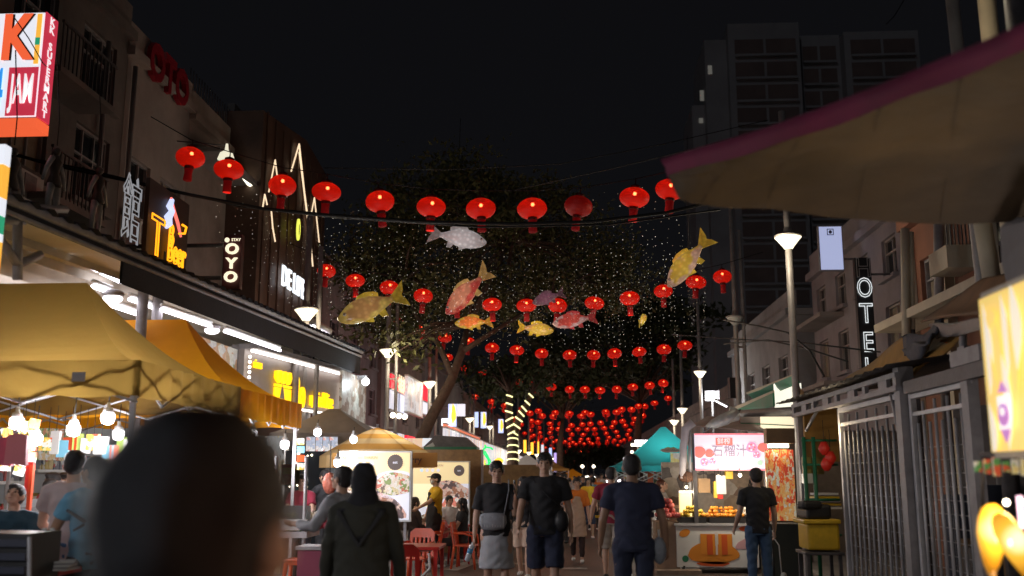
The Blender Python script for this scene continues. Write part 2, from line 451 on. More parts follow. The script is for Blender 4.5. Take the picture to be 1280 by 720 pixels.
    if kind == 'skirt':
        z1 = .90-ln*.85
        D.add(loft([(V((0, 0, 1.02))+O, X1, Y1), (V((0, 0, .92))+O, X1, Y1), (V((0, 0, .5*(z1+.92)))+O, X1, Y1), (V((0, 0, z1))+O, X1, Y1)], [(.135, .110), (.172, .135), (.195, .15), (.215, .165)], 24))
    else:
        D.add(loft([(V((0, 0, z_))+O, X1, Y1) for z_ in (1.0, .92, .84)], [(.158*width, .120*width), (.166*width, .126*width), (.14*width, .115*width)], 20))
        wdt = 1.0 if kind == 'trousers' else 1.12
        for (hp, kp, ap, d1, d2) in LG:
            if ln <= .5:
                q = hp+(kp-hp)*(ln*2); D.limb(hp, q, .098*width, .092*wdt, None, 14, 1., None, False); D.ball(hp, .098*width, .1*width, .09)
            else:
                D.limb(hp, kp, .098*width, .068*wdt); D.limb(kp, kp+(ap-kp)*min(1, (ln-.5)*2), .068*wdt, .056*wdt, None, 14)
    D.mesh({'skirt': 'skirt', 'trousers': 'trousers', 'shorts': 'shorts'}[kind], bm_, vox, T, 3, .0026, x*5+1)
    # shoes --------------------------------------------------
    if shoes is not None:
        for (hp, kp, ap, d1, d2) in LG:
            F_ = Solid()
            F_.limb(ap+V((0, -.035, -.035)), ap+V((0, .145, -.048)), .045, .034, (.5, .044), 12, .85, X1)
            F_.mesh('shoe', shoes, .010, T, 2)
    info = dict(T=T, AR=AR, LG=LG, hd=hd, sp=sp, O=O, HM=HM)
    if extra: extra(info)
    T.scale = (k, k, k)
    return T, info
def hand_world(T, info, side, k, d=.10):
    s0, e0, w0, d1, d2 = info['AR'][side]
    p = (w0+d2*d)*k
    return Vector(T.location) + Matrix.Rotation(T.rotation_euler.z, 3, 'Z') @ p
# ---------------------------------------------------------------- world: night sky
w = bpy.data.worlds.new('World'); sc.world = w; w.use_nodes = True
wn = w.node_tree; bg = wn.nodes['Background']
sky = wn.nodes.new('ShaderNodeTexSky'); sky.sky_type = 'NISHITA'; sky.sun_disc = False
sky.sun_elevation = R(35); sky.sun_rotation = R(200); sky.dust_density = 3
hs = wn.nodes.new('ShaderNodeHueSaturation'); hs.inputs['Saturation'].default_value = .25; hs.inputs['Value'].default_value = .00015
wn.links.new(sky.outputs['Color'], hs.inputs['Color'])
ad = wn.nodes.new('ShaderNodeMixRGB'); ad.blend_type = 'ADD'; ad.inputs['Fac'].default_value = 1; ad.inputs['Color2'].default_value = (.0025, .0025, .0031, 1)
wn.links.new(hs.outputs['Color'], ad.inputs['Color1'])
wn.links.new(ad.outputs['Color'], bg.inputs['Color']); bg.inputs['Strength'].default_value = 1.0
sl = bpy.data.lights.new('moonlight', 'SUN'); sl.energy = .045; sl.angle = R(.5); sl.color = (.9, .93, 1)
so = bpy.data.objects.new('moonlight', sl); C.objects.link(so); so.rotation_euler = (R(55), 0, R(-20))

# ---------------------------------------------------------------- ground, road, pavements
m_ground = M('dark ground', (.05, .045, .04), .9, noise=(.4, .3))
m_asph = M('worn asphalt', (.085, .062, .052), .46, noise=(1.1, .42), bump=(70, .35))
m_pave = M('concrete paving', (.17, .15, .135), .7, noise=(1.2, .3), bump=(30, .25))
m_kerb = M('kerb stone', (.24, .22, .20), .75, noise=(3, .3))
m_mark = M('worn road paint', (.48, .42, .38), .7, noise=(7, .5))
g = MB(); g.quad([(-500, -200, -.012), (500, -200, -.012), (500, 900, -.012), (-500, 900, -.012)], m_ground)
tag(g.build('ground'), kind='structure')
g = MB(); g.add([q for y_ in (-6, 13, 20, 420) for q in ((-4.15, y_, road_z(y_)), (4.15, y_, road_z(y_)))], [(0, 1, 3, 2), (2, 3, 5, 4), (4, 5, 7, 6)], m_asph)
tag(g.build('road'), kind='structure')
for sd in (-1, 1):
    g = MB(); x0, x1 = sorted((sd*4.3, sd*11.5))
    g.box(((x0+x1)/2, 150, .05), (x1-x0, 312, .12), m_pave)
    g.box((sd*4.23, 150, .045), (.14, 312, .125), m_kerb)
    tag(g.build('pavement'), kind='structure')
g = MB()
def gp(pts):
    q_ = [P(a, b, Z=.01) for a, b in pts]; g.quad([(p_.x, p_.y, road_z(p_.y)+.006) for p_ in q_], m_mark)
gp([(548, 713), (572, 714), (600, 702.5), (583, 701)])
gp([(545, 700.6), (584, 701.2), (601, 702), (640, 702), (640, 699.2), (560, 698.6)])
gp([(640, 705), (668, 706), (668, 703.6), (640, 703)])
gp([(700, 712), (735, 712), (733, 709.6), (702, 709.6)])
tag(g.build('road_marking'), kind='structure')

# ---------------------------------------------------------------- buildings
def walls(mb, fr, W, z0, z1, holes, mat, th=.3):
    xs = sorted({0, W, *[h[0] for h in holes], *[h[1] for h in holes]}); ys = sorted({z0, z1, *[h[2] for h in holes], *[h[3] for h in holes]})
    for j in range(len(ys)-1):
        run = None
        for i in range(len(xs)-1):
            cx, cy = (xs[i]+xs[i+1])/2, (ys[j]+ys[j+1])/2
            hole = any(h[0] < cx < h[1] and h[2] < cy < h[3] for h in holes)
            if not hole: run = (run[0], xs[i+1]) if run else (xs[i], xs[i+1])
            if (hole or i == len(xs)-2) and run:
                mb.fbox(fr, run[0], run[1], ys[j], ys[j+1], -th, 0, mat); run = None
def building(label, Xf, y0, y1, ztop, wall, rows, cols, side=-1, winw=1.3, depth=8, name='shophouse', bars=2, frame=None, sill=True, group=None, cornice=True, lit=None, ac=0, z0=0., cat='building', curtain=None):
    fr = Fr((Xf, y0, 0), (0, 1, 0)) if side < 0 else Fr((Xf, y1, 0), (0, -1, 0))
    W = y1-y0
    T = thing(name, label, cat, (Xf+side*depth/2, (y0+y1)/2, z0), group)
    holes = []
    for (a, b) in rows:
        for i in range(cols):
            cx = W*(i+.5)/cols; holes.append((cx-winw/2, cx+winw/2, a, b))
    mb = MB(); walls(mb, fr, W, z0, ztop, holes, wall)
    mb.fbox(fr, 0, W, z0, ztop, -depth, -.6, wall)
    mb.fbox(fr, 0, .25, z0, ztop-.001, -.6, -.3, wall); mb.fbox(fr, W-.25, W, z0, ztop-.001, -.6, -.3, wall)
    wobj = mb.build('wall', T)
    if cornice:
        c = MB(); c.fbox(fr, -.05, W+.05, ztop, ztop+.22, -depth, .18, wall); c.fbox(fr, -.02, W+.02, ztop+.22, ztop+.85, -.22, .02, wall)
        c.build('parapet', T)
    fm = frame or m_gsteel
    for i, (a, b, c_, d) in enumerate(holes):
        f = MB(); t = .05
        for q in ((a, b, c_, c_+t), (a, b, d-t, d), (a, a+t, c_+t, d-t), (b-t, b, c_+t, d-t)): f.fbox(fr, *q, -.2, -.08, fm)
        for k in range(1, bars+1):
            x = a+(b-a)*k/(bars+1); f.fbox(fr, x-.02, x+.02, c_+t, d-t, -.19, -.1, fm)
        if bars: f.fbox(fr, a+t, b-t, c_+(d-c_)*.62, c_+(d-c_)*.62+.04, -.195, -.095, fm)
        if sill: f.fbox(fr, a-.08, b+.08, c_-.1, c_-.003, .002, .14, wall)
        wo = f.build('window', T)
        p = MB(); pm = m_glass
        if lit and (i in lit): pm = lit[i]
        elif curtain and (i*7) % 3 == 0: pm = curtain
        p.fbox(fr, a+t, b-t, c_+t, d-t, -.17, -.15, pm); p.build('pane', wo)
        if ac and (i % ac == 0):
            q = MB(); q.fbox(fr, a+.1, a+.85, c_-.75, c_-.2, .05, .38, m_white)
            q.fbox(fr, a+.2, a+.58, c_-.7, c_-.25, .381, .40, m_gsteel); q.build('air_conditioner', T)
    return T, fr, W
PY = lambda px, X, py=300: P(px, py, X=X).y
m_w1 = M('old grey render', (.17, .145, .135), .85, noise=(.9, .35), bump=(9, .3))
m_w2 = M('pale cream render', (.36, .30, .275), .8, noise=(.8, .25), bump=(9, .2))
m_w3 = M('stained beige render', (.30, .245, .22), .85, noise=(.7, .35), bump=(9, .3))
m_w4 = M('dark brown cladding', (.12, .07, .05), .6, noise=(1.5, .3))
m_w5 = M('grey concrete', (.27, .26, .26), .85, noise=(.6, .35), bump=(8, .3))
m_curt = M('beige curtain', (.30, .25, .18), .9, noise=(5, .3))
yb1 = PY(143, -10); yb2 = PY(228, -10); yb3 = PY(284, -10); yb4 = PY(322, -10)
# near dark block
building('dark old apartment block on the left with stacked windows, nearest to the camera', -10, 3, yb1-.02, P(112, 2, X=-10).z, m_w1,
         [(4.9, 6.5), (7.3, 8.9), (9.6, 11.1)], 7, winw=1.5, ac=3, curtain=m_curt)
T, fr, W = building('pale five storey shophouse with the dark red OTO letters near its roof', -10, yb1, yb2-.02, P(228, 90, X=-10).z-.9, m_w2,
         [(4.9, 6.3), (7.6, 9.0)], 2, winw=1.3, ac=1, curtain=m_curt)
zt = P(228, 90, X=-10).z
for y_, x_ in ((yb1-1.2, .0), (yb1-7.5, 0), (yb1-8, 0), (yb1+.15, 0)):
    b = MB(); b.tube([(-9.88, y_, 4.4), (-9.88, y_, 11)], .055, m_w5 if y_ > yb1-5 else m_dsteel, 6); tag(b.build('drain_pipe'), {yb1-1.2: 'drain pipe near the far end of the dark apartment block', yb1-7.5: 'middle drain pipe on the dark apartment block', yb1-8: 'drain pipe just left of the middle one on the dark block', yb1+.15: 'pale drain pipe at the left edge of the OTO building'}[y_], 'pipe')
for k_, (y_, z_) in enumerate(((yb1-3.2, 6.6), (yb1-3.2, 9.0), (yb1-11, 6.6))):
    t_ = thing('balcony', ['small railed balcony low on the dark apartment block', 'small railed balcony high on the dark apartment block', 'railed balcony nearest the camera on the dark block'][k_], 'balcony', (-9.5, y_, z_)); f_ = Fr((-9.99, y_-1.1, z_), (0, 1, 0)); b = MB(); b.fbox(f_, 0, 2.2, 0, .12, .012, .8, m_w1); b.build('slab', t_)
    b = MB(); b.fbox(f_, 0, 2.2, .95, 1.0, .75, .8, m_dsteel)
    for q_ in range(15): b.fbox(f_, .02+q_*.15, .045+q_*.15, .12, .95, .76, .785, m_dsteel)
    b.build('railing', t_)
s = MB(); fr2 = Fr((-9.94, yb1, 0), (0, 1, 0)); m_oto = M('dark red sign letters', (.30, .006, .02), .5)
yl, yr = PY(172, -9.9), PY(214, -9.9)
s.text('OTO', fr2, (yl+yr)/2-yb1+.05, P(193, 81, X=-9.9).z, 1.25, .02, .12, m_oto, .035, sx=.86)
s.build('sign_letters', T)
T3, fr, W = building('cream shophouse with a blank upper wall, between the OTO building and the dark recess', -10, yb2, yb3-.02, P(240, 128, X=-10).z-.5, m_w3,
         [(5.2, 6.6)], 2, winw=1.2)
a = MB(); a.fbox(fr, -.1, W, P(240, 190, X=-10).z-.12, P(240, 190, X=-10).z, 0, .9, m_w5)
for k in range(16): a.tube([fr.p(.1+k*W/16, P(240, 128, X=-10).z+.3, -.1), fr.p(.1+k*W/16, P(240, 128, X=-10).z+1.0, -.1)], .02, m_dsteel, 5)
a.build('balcony_rail', T3)
building('recessed grey shophouse under a flat roof edge, left of the brown triangle front', -10.8, PY(284, -10.8), PY(330, -10.8), P(300, 150, X=-10.8).z-.5, m_w5, [(5.2, 6.8), (7.8, 9.2)], 2, winw=1.4)
# brown front with triangle neon
X5 = -9.
y50, y51 = PY(322, X5), PY(405, X5)
T5 = thing('bar_building', 'dark brown bar front with tall pointed neon triangles on its wall', 'building', (X5-3, (y50+y51)/2, 0))
fr = Fr((X5, y50, 0), (0, 1, 0)); W = y51-y50
za, zb = P(330, 138, X=X5).z, P(405, 215, X=X5).z
b = MB(); b.poly(fr, [(0, 0), (W, 0), (W, zb), (W*.62, zb+.35), (0.1, za), (0, za)], -6, 0, m_w4); b.build('wall', T5)
b = MB()
for k in range(9): b.fbox(fr, W*(k+.35)/9, W*(k+.45)/9, 3.2, zb-.3, .002, .05, m_w4)
b.build('fins', T5)
def neon(lines, X, mat, r=.03, name='neon_line', T=None):
    n = MB()
    for l in lines: n.tube([P(a_, b_, X=X) for a_, b_ in l], r, mat, 6)
    return n.build(name, T) if T else n
neon([[(336, 240), (344, 200), (350, 250)], [(328, 262), (331, 243), (334, 256)]], X5+.1, m_neonwarm, .022, T=T5)
neon([[(364, 214), (374, 180), (380, 236), (387, 290), (391, 333)], [(374, 190), (383, 262), (387, 292)]], X5+.1, m_neonwarm, .026, T=T5)
neon([[(389, 268), (393, 247), (399, 303)]], X5+.1, m_neonwarm, .022, T=T5)
neon([[(339, 262), (341, 285), (344, 302)]], X5+.1, m_neonwarm, .022, T=T5)
b = MB(); f2 = Fr(P(372, 287, X=X5+.3), (0, 1, 0)); b.disc(f2, 0, 0, .17, .36, 0, .05, glow('yellow leaf sign', (.75, .78, .10), .9)); b.disc(f2, 0, 0, .035, .18, .052, .06, m_dsteel)
b.build('leaf_sign', T5)
b = MB(); f2 = Fr(P(350, 352, X=X5+.12), (0, 1, 0)); f2.v = UP
yl, yr = PY(348, X5+.1), PY(387, X5+.1)
f2 = Fr((X5+.12, (yl+yr)/2, 0), (0, 1, 0)); b.text("DE LIFE'S", f2, 0, P(367, 360, X=X5).z, .92, .05, .06, m_neonw, .004, sx=(yr-yl)/4.0)
so_ = b.build('lit_sign_letters'); tag(so_, "white glowing DE LIFE'S letters below the brown triangle wall", 'sign letters')
# long grey row beyond, then far fronts
rowd = [(406, 480, -9.4, 9.4, 'grey concrete shop row with dark windows behind the twin lamp posts'), (481, 533, -9.2, 8.2, 'lower grey shop row above the red and white signboards'),
        (534, 580, -9, 8.8, 'distant grey shop building behind the slanting tree trunk'), (581, 622, -9, 8, 'distant dim shop building behind the green neon sign')]
for i, (a_, b_, X_, zt_, lab) in enumerate(rowd):
    ya, yb_ = PY(a_, X_), PY(b_, X_)
    building(lab, X_, ya, yb_-.05, zt_, m_w5 if i % 2 == 0 else m_w3, [(4.6, 5.8)] if i else [(4.6, 5.8), (6.8, 7.9)], max(3, int((yb_-ya)/4)), winw=1.5, bars=1)
ya = PY(622, -9)
building('far left block of low buildings at the end of the street', -9, ya, 230, 8.5, m_w3, [(4.6, 5.8)], 12, winw=2, bars=0)
# right side ------------------------------------------------
m_rv = M('violet grey render', (.30, .26, .27), .85, noise=(.8, .25), bump=(9, .25))
X7 = 8.0
ya, yb_ = P(1137, 400, X=X7).y, P(1017, 400, X=X7).y
T, fr, W = building('violet grey hotel building behind the vertical neon letters', X7, ya, yb_, 8.0, m_rv, [(4.7, 5.9), (6.6, 7.6)], 4, side=1, winw=1.1, bars=1, frame=m_w2, curtain=m_curt)
for zz in (4.3, 6.3): a = MB(); a.fbox(fr, .2, 3.6, zz, zz+.12, .002, .7, m_w3); a.build('balcony', T)
# hotel sign projecting
yh = P(1083, 400, X=7.2).y
T = thing('hotel_sign', 'vertical dark sign with white outlined neon OTEL letters, its H dead', 'sign', (7.3, yh, 4))
xa, xb = P(1073, 400, Y=yh).x, P(1093, 400, Y=yh).x
ztop_, zbot = P(1083, 322, Y=yh).z, P(1083, 468, Y=yh).z
f2 = Fr(((xa+xb)/2, yh, 0), (1, 0, 0)); b = MB(); b.fbox(f2, (xa-xb)/2, (xb-xa)/2, zbot, ztop_, -.18, 0, m_black)
for zz in (zbot+.4, ztop_-.4): b.tube([f2.p(.1, zz, -.09), f2.p(.9, zz, -.09)], .03, m_dsteel, 6)
b.build('panel', T)
for ch, py, on in (('H', 336, 0), ('O', 361, 1), ('T', 393, 1), ('E', 429, 1), ('L', 461, 1)):
    n = MB(); n.text(ch, f2, 0, P(1083, py, Y=yh).z, .68, .03, .012, glow('white neon tube', (.80, .86, .88), .62, True) if on else m_gsteel, 0, outline=True, sx=.8 if ch != 'O' else .7)
    n.build('neon_letter', T)
# white lightbox sign
yh = 27.
T = thing('lightbox_sign', 'tall pale blue lit signboard with a small square emblem near its top', 'sign', (P(1039, 310, Y=yh).x, yh, 7))
f2 = Fr(P(1039, 310, Y=yh), (math.cos(.1), -math.sin(.1)*0, 0)); hw = .30; hh = .60
b = MB(); b.fbox(f2, -hw-.03, hw+.03, -hh-.03, hh+.03, -.14, -.01, m_gsteel); b.tube([f2.p(.1, -.3, -.07), f2.p(1.6, -.3, -.07)], .03, m_dsteel); b.build('frame', T)
b = MB(); b.fbox(f2, -hw, hw, -hh, hh, -.01, .002, glow('pale blue lightbox', (.42, .47, .72), .6)); fc = b.build('face', T)
b = MB()
mk = M('sign grey ink', (.10, .10, .22), .6)
for q in ((-.09, .09, .52, .54), (-.09, .09, .36, .38), (-.09, -.07, .38, .52), (.07, .09, .38, .52)): b.fbox(f2, *q, .004, .008, mk)
b.disc(f2, 0, .45, .045, .05, .004, .008, mk); b.build('emblem', fc)
# brown near right building
X8 = 6.6
ya, yb_ = P(1290, 350, X=X8).y-6, P(1138, 350, X=X8).y
T, fr, W = building('brown shop building with cream pillars behind the metal stall roofs', X8, ya, yb_, 6.4, M('red brown painted wall', (.24, .10, .06), .8, noise=(1, .3)), [(4.6, 5.7)], 4, side=1, winw=1.6, bars=1, curtain=m_curt)
a = MB()
for k in range(6): a.fbox(fr, .1+k*W/6, .32+k*W/6, .1, 6.3, .002, .16, m_cream)
a.build('pillars', T); a = MB(); a.fbox(fr, .5, W, 4.35, 4.5, .17, .9, m_cream)
a.build('ledge', T)
# tower block
m_tw = M('tower grey render', (.36, .36, .38), .9, noise=(.2, .15)); m_twd = M('tower recess shade', (.20, .15, .14), .9, noise=(.3, .2))
T = thing('tower_block', 'tall dim apartment tower rising behind the street on the right', 'building', (32, 136, 0))
yh = 130.
def tp(px, py): return P(px, py, Y=yh)
f2 = Fr((0, yh, 0), (1, 0, 0))
b = MB()
segs = [(912, 1002, 30, 0.), (1002, 1058, 36, -2.2), (1058, 1152, 40, .0)]
for (a_, c_, t_, off) in segs: b.fbox(f2, tp(a_, 100).x, tp(c_, 100).x, 0, tp(a_, t_).z, -14, off, m_tw)
b.fbox(f2, tp(884, 100).x, tp(911.9, 100).x, 0, tp(900, 44).z, -14, -1.5, m_tw)
b.fbox(f2, tp(868, 100).x, tp(883.9, 100).x, 0, tp(880, 120).z, -14, -3.5, m_tw)
b.build('wall', T)
fl = 0
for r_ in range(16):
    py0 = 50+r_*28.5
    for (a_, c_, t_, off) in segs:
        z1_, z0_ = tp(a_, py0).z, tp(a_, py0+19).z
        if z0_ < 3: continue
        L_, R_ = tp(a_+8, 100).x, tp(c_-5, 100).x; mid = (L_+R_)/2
        q = MB(); q.fbox(f2, L_, mid-.25, z0_, z1_, off+.002, off+.05, m_twd); q.fbox(f2, mid+.1, R_, z0_, z1_, off+.002, off+.05, m_twd)  # flat dark panels stand in for the shade inside the openings
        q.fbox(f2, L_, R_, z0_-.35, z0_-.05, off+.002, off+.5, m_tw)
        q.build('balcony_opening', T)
for px, py, hh in ((890, 82, 9), (882, 108, 11), (881, 140, 5)):
    q = MB(); z_ = tp(px, py).z; x_ = tp(px, py).x; q.fbox(f2, x_-.35, x_+.2, z_-hh*.07, z_+hh*.07, -1.49 if px > 885 else -3.4, -1.4 if px > 885 else -3.3, glow('dim window light', (.5, .48, .42), .12)); q.build('window', T)
# right far low buildings
building('far right block of low shop buildings beyond the teal tent', 9.5, 46, 220, 6.2, m_w3, [(3.9, 5.0)], 10, side=1, winw=2, bars=0)
building('grey shop building with a green awning behind the fruit juice cart', 7.4, 33.2, 45.5, 7.0, m_w5, [(4.6, 5.8)], 4, side=1, winw=1.5, bars=1)

# ---------------------------------------------------------------- street lamp posts
m_pole = M('grey painted post', (.33, .31, .30), .5, .2, noise=(5, .2))
m_lampg = glow('lamp bowl glass', (1., .88, .62), 1.25, True); m_lampd = M('unlit lamp bowl glass', (.5, .5, .48), .4)
def street_lamp(px, py, X=None, Y=None, label='', top=None, twin=True, power=60, group='street lamp posts'):
    p = P(px, py, Y=Y) if Y else P(px, py, X=X)
    T = thing('street_lamp', label, 'street lamp', (p.x, p.y, 0), group)
    h = p.z; topz = top if top else h+2.2
    b = MB(); b.lathe([(.16, 0), (.16, .25), (.085, .32), (.075, h*.5), (.07, topz)], (p.x, p.y, 0), m_pole, 12)
    b.build('post', T)
    if twin:
        b = MB(); b.tube([(p.x+.26, p.y+.1, 0), (p.x+.26, p.y+.1, topz-.7)], .055, m_pole, 10)
        for zz in (1.6, 3.2, h-.9): b.box((p.x+.13, p.y+.05, zz), (.3, .05, .05), m_pole, .36)
        b.build('second_post', T)
    b = MB(); b.lathe([(.08, -.24), (.12, -.18), (.23, -.04), (.27, 0), (.22, .02)], (p.x, p.y, h), m_lampg if power > 5 else m_lampd, 18)
    b.build('lamp_bowl', T)
    b = MB(); b.lathe([(.28, .022), (.28, .04), (.10, .08), (.08, .2)], (p.x, p.y, h), m_pole, 18); b.build('lamp_cap', T)
    lamp('lamp_light', (p.x+(.45 if p.x < 0 else -.45), p.y-.45, h-.3), power*.55, (1, .85, .62), .2)
    return T
Ls = [(383, 388, -5.9, 'grey lamp post lit beside the end of the dark shop awning'), (485, 438, -5.7, 'twin grey lamp post under the big gold carp lantern'),
      (537, 478, -5.7, 'twin lamp post between the signboards and the slanting trunk'), (587, 523, -6.1, 'lamp post left of the green neon sign'), (612, 533, -6.2, 'lamp post right behind the green neon sign')]
for px, py, X_, lab in Ls: street_lamp(px, py, X=X_, label=lab)
for i, px in enumerate((648, 661, 671, 680, 690)):
    p = P(px, 563+i*3, Y=85+i*14); street_lamp(px, 563+i*2.5, Y=80+i*14, label='%s of the far left lamp posts, counted towards the street end' % NTH[i], power=80, twin=False, top=9)
Rs = [(985, 297, 4.5, 'lamp post with glowing bowl under the tip of the tan canopy'), (919, 397, 5.1, 'tall twin lamp post with unlit look beside the solar lamp, right side'),
      (875, 465, 5.7, 'slim lamp post with bright bowl above the teal tent'), (853, 511, 5.7, 'lamp post with small bright bowl just left of the slim one'), (843, 526, 5.9, 'farther small lamp post left above the teal tent')]
for px, py, X_, lab in Rs:
    street_lamp(px, py, X=X_, label=lab, power=2 if px == 919 else 70, twin=px in (919,), top=P(px, 125 if px == 985 else (250 if px == 919 else 350+(875-px)*3), X=X_).z)
# near right posts rising above the canopy
p = P(1236, 40, Y=9.5); b = MB(); b.tube([(p.x+.05, 9.5, 0), (p.x, 9.5, p.z+1.5)], .085, M('cream post', (.66, .55, .38), .6, noise=(3, .15)), 12)
tag(b.build('utility_pole'), 'thick cream post rising bright above the tan canopy', 'pole')
lamp('lamp_light', (p.x-1.1, 8.7, p.z+.3), 14, (1, .85, .6))
p = P(1192, 40, Y=12); b = MB(); b.tube([(p.x+.15, 12, 0), (p.x, 12, p.z+1.5)], .08, m_pole, 10); tag(b.build('utility_pole'), 'thin grey leaning post above the canopy, left of the thick cream one', 'pole')
p = P(1272, 20, Y=7.5); b = MB(); b.tube([(p.x, 7.5, 0), (p.x, 7.5, p.z+1.2)], .09, m_dsteel, 10); b.tube([(p.x+.2, 7.5, 0), (p.x+.2, 7.5, p.z+1.2)], .05, m_pole, 10); tag(b.build('utility_pole'), 'dark post at the upper right corner of the view', 'pole')
# floodlight on a mast and a solar lamp
p = P(890, 495, Y=44); T = thing('floodlight', 'square white floodlight on a thin mast above the juice cart', 'floodlight', (p.x, 44, 0))
b = MB(); b.tube([(p.x, 44, 0), (p.x, 44, p.z)], .05, m_pole, 8); b.build('mast', T); b = MB(); b.box(p, (.62, .12, .45), m_gsteel); b.build('housing', T)
b = MB(); b.box(p+Vector((0, -.075, 0)), (.5, .03, .35), m_led); b.build('lamp', T); lamp('flood_light', p+Vector((0, -.5, 0)), 60, (.9, .95, 1))
p = P(908, 503, X=5.1); T = thing('solar_lamp', 'small tilted solar lamp head on the tall right lamp post', 'lamp', p)
b = MB(); b.box(p+Vector((-.15, 0, 0)), (.5, .2, .06), m_pole, rot=Matrix.Rotation(.5, 3, 'Y')); b.build('housing', T)
b = MB(); b.box(p+Vector((-.17, 0, -.05)), (.4, .15, .02), m_led, rot=Matrix.Rotation(.5, 3, 'Y')); b.build('lamp', T)
b = MB(); pp = P(918, 485, X=5.05); b.box(pp, (.35, .2, .62), m_black, .2); tag(b.build('speaker_box'), 'black box fixed to the tall right lamp post', 'speaker')

# ---------------------------------------------------------------- trees
m_bark = M('brown bark', (.11, .07, .05), .9, noise=(6, .4), bump=(25, .8))
m_leaf = M('olive leaves', (.10, .10, .03), .6); m_leaf2 = M('dark green leaves', (.045, .055, .018), .6)
def tree(label, trunks, crowns, n, leaf, size=.13, name='tree', seed=1, extra=None):
    rng = np.random.default_rng(seed)
    base = trunks[0][0][0]
    T = thing(name, label, 'tree', (base[0], base[1], 0))
    b = MB()
    for pts, r in trunks: b.tube(pts, r, m_bark, 10)
    # twigs reach into the crown
    for (c, rad, dens) in crowns:
        for k in range(8):
            q = Vector(c)+Vector(rng.normal(0, .45, 3))*Vector(rad)
            e = trunks[-1][0][-1] if True else None
            st = min((Vector(t[0][-1]) for t in trunks), key=lambda v: (v-q).length)
            b.tube([st, (st+q)/2+Vector((0, 0, .3)), q], [.07, .045, .012], m_bark, 5)
    tr = b.build('trunk', T)
    vs = []
    tot = sum(cr[2] for cr in crowns)
    for (c, rad, dens) in crowns:
        m_ = int(n*dens/tot); nc = max(8, m_//70)
        u = rng.normal(0, 1, (nc, 3)); u /= np.linalg.norm(u, axis=1)[:, None]
        cc = np.array(c)+u*np.array(rad)*(rng.uniform(.25, 1, (nc, 1))**.5)
        cr = rng.uniform(.25, .6, nc)
        idx = rng.integers(0, nc, m_)
        pos = cc[idx]+rng.normal(0, 1, (m_, 3))*cr[idx][:, None]*np.array((1.2, 1.2, .7))
        vs.append(pos)
    pos = np.concatenate(vs); m_ = len(pos)
    d1 = rng.normal(0, 1, (m_, 3)); d1 /= np.linalg.norm(d1, axis=1)[:, None]
    d2 = np.cross(d1, rng.normal(0, 1, (m_, 3))); d2 /= np.linalg.norm(d2, axis=1)[:, None]
    s1 = size*rng.uniform(.6, 1.3, (m_, 1)); s2 = s1*.42
    V = np.stack([pos-d1*s1, pos+d2*s2, pos+d1*s1, pos-d2*s2], 1).reshape(-1, 3)-np.array((base[0], base[1], 0))
    me = bpy.data.meshes.new('crown'); me.from_pydata(V.tolist(), [], np.arange(m_*4).reshape(-1, 4).tolist()); me.materials.append(leaf); me.update()
    o = bpy.data.objects.new('crown', me); C.objects.link(o); o.parent = T; ROOT[o.name] = ROOT[T.name]
    return T
D1 = 31.
tk = [P(506, 606, Y=D1), P(522, 560, Y=D1), P(540, 520, Y=D1), P(563, 478, Y=D1+.5), P(577, 440, Y=D1+1), P(586, 405, Y=D1+2)]
tk[0].z = 0
br = [P(566, 470, Y=D1+.5), P(548, 430, Y=D1+1.5), P(520, 395, Y=D1+2), P(505, 350, Y=D1+3)]
br2 = [P(586, 405, Y=D1+2), P(612, 350, Y=D1+4), P(640, 300, Y=D1+6)]
br3 = [P(577, 440, Y=D1+1), P(600, 425, Y=D1+1), P(640, 400, Y=D1+3), P(690, 370, Y=D1+5)]
cr = []
for px, py, Yc, rx, rz, dn in ((470, 330, 36, 1.9, 1.3, 1), (520, 260, 38, 2.1, 1.7, 1.1), (580, 235, 39, 2.0, 1.3, 1), (600, 300, 38, 2.4, 1.8, 1.2), (660, 270, 40, 2.2, 1.6, 1.1), (720, 320, 40, 2.2, 1.7, 1.1),
                               (640, 370, 37, 2.3, 1.1, 1.), (540, 370, 35, 2.2, 1.1, 1.), (770, 350, 40, 1.6, 1.2, .7), (480, 400, 34, 1.2, .7, .4), (500, 440, 32, .5, .4, .1)):
    cr.append((tuple(P(px, py, Y=Yc)), (rx, 2.2, rz), dn))
tree('large olive leaved tree with a slanting trunk, its crown behind the nearest lanterns', [(tk, [.27, .21, .18, .16, .13, .10]), (br, [.11, .09, .07, .05]), (br2, [.13, .1, .07]), (br3, [.10, .08, .07, .05])], cr, 30000, m_leaf, .12, 'street_tree', 3)
# dark trees on the right beyond
for i, (px, Yc, lab) in enumerate(((770, 74, 'dark green tree mass behind the second lantern strings, right of centre'), (700, 96, 'dark tree in the middle distance above the street centre'), (735, 175, 'farthest dark tree closing the end of the street'))):
    b0 = P(px+28 if i == 0 else px, 600, Y=Yc); b0.z = 0; b1 = Vector((b0.x, Yc, 4.5 if i < 2 else 3)); 
    cr = [(tuple(P(px+dx, py, Y=Yc+dy)), (3.2, 3, 2.2), 1) for dx, py, dy in ([(-60, 425, 0), (0, 405, 3), (55, 435, 0), (-20, 455, -2), (40, 460, 3), (80, 400, 2)] if i == 0 else ([(-30, 470, 0), (30, 465, 3), (0, 450, 2), (10, 475, -3)] if i == 1 else [(-30, 573, 0), (20, 570, 0), (0, 562, 0), (45, 577, 0)]))]
    tree(lab, [([b0, b1, b1+Vector((.3, 0, 2.5))], [.4, .3, .18])], cr, 9000, m_leaf2, .28, 'street_tree', 10+i)
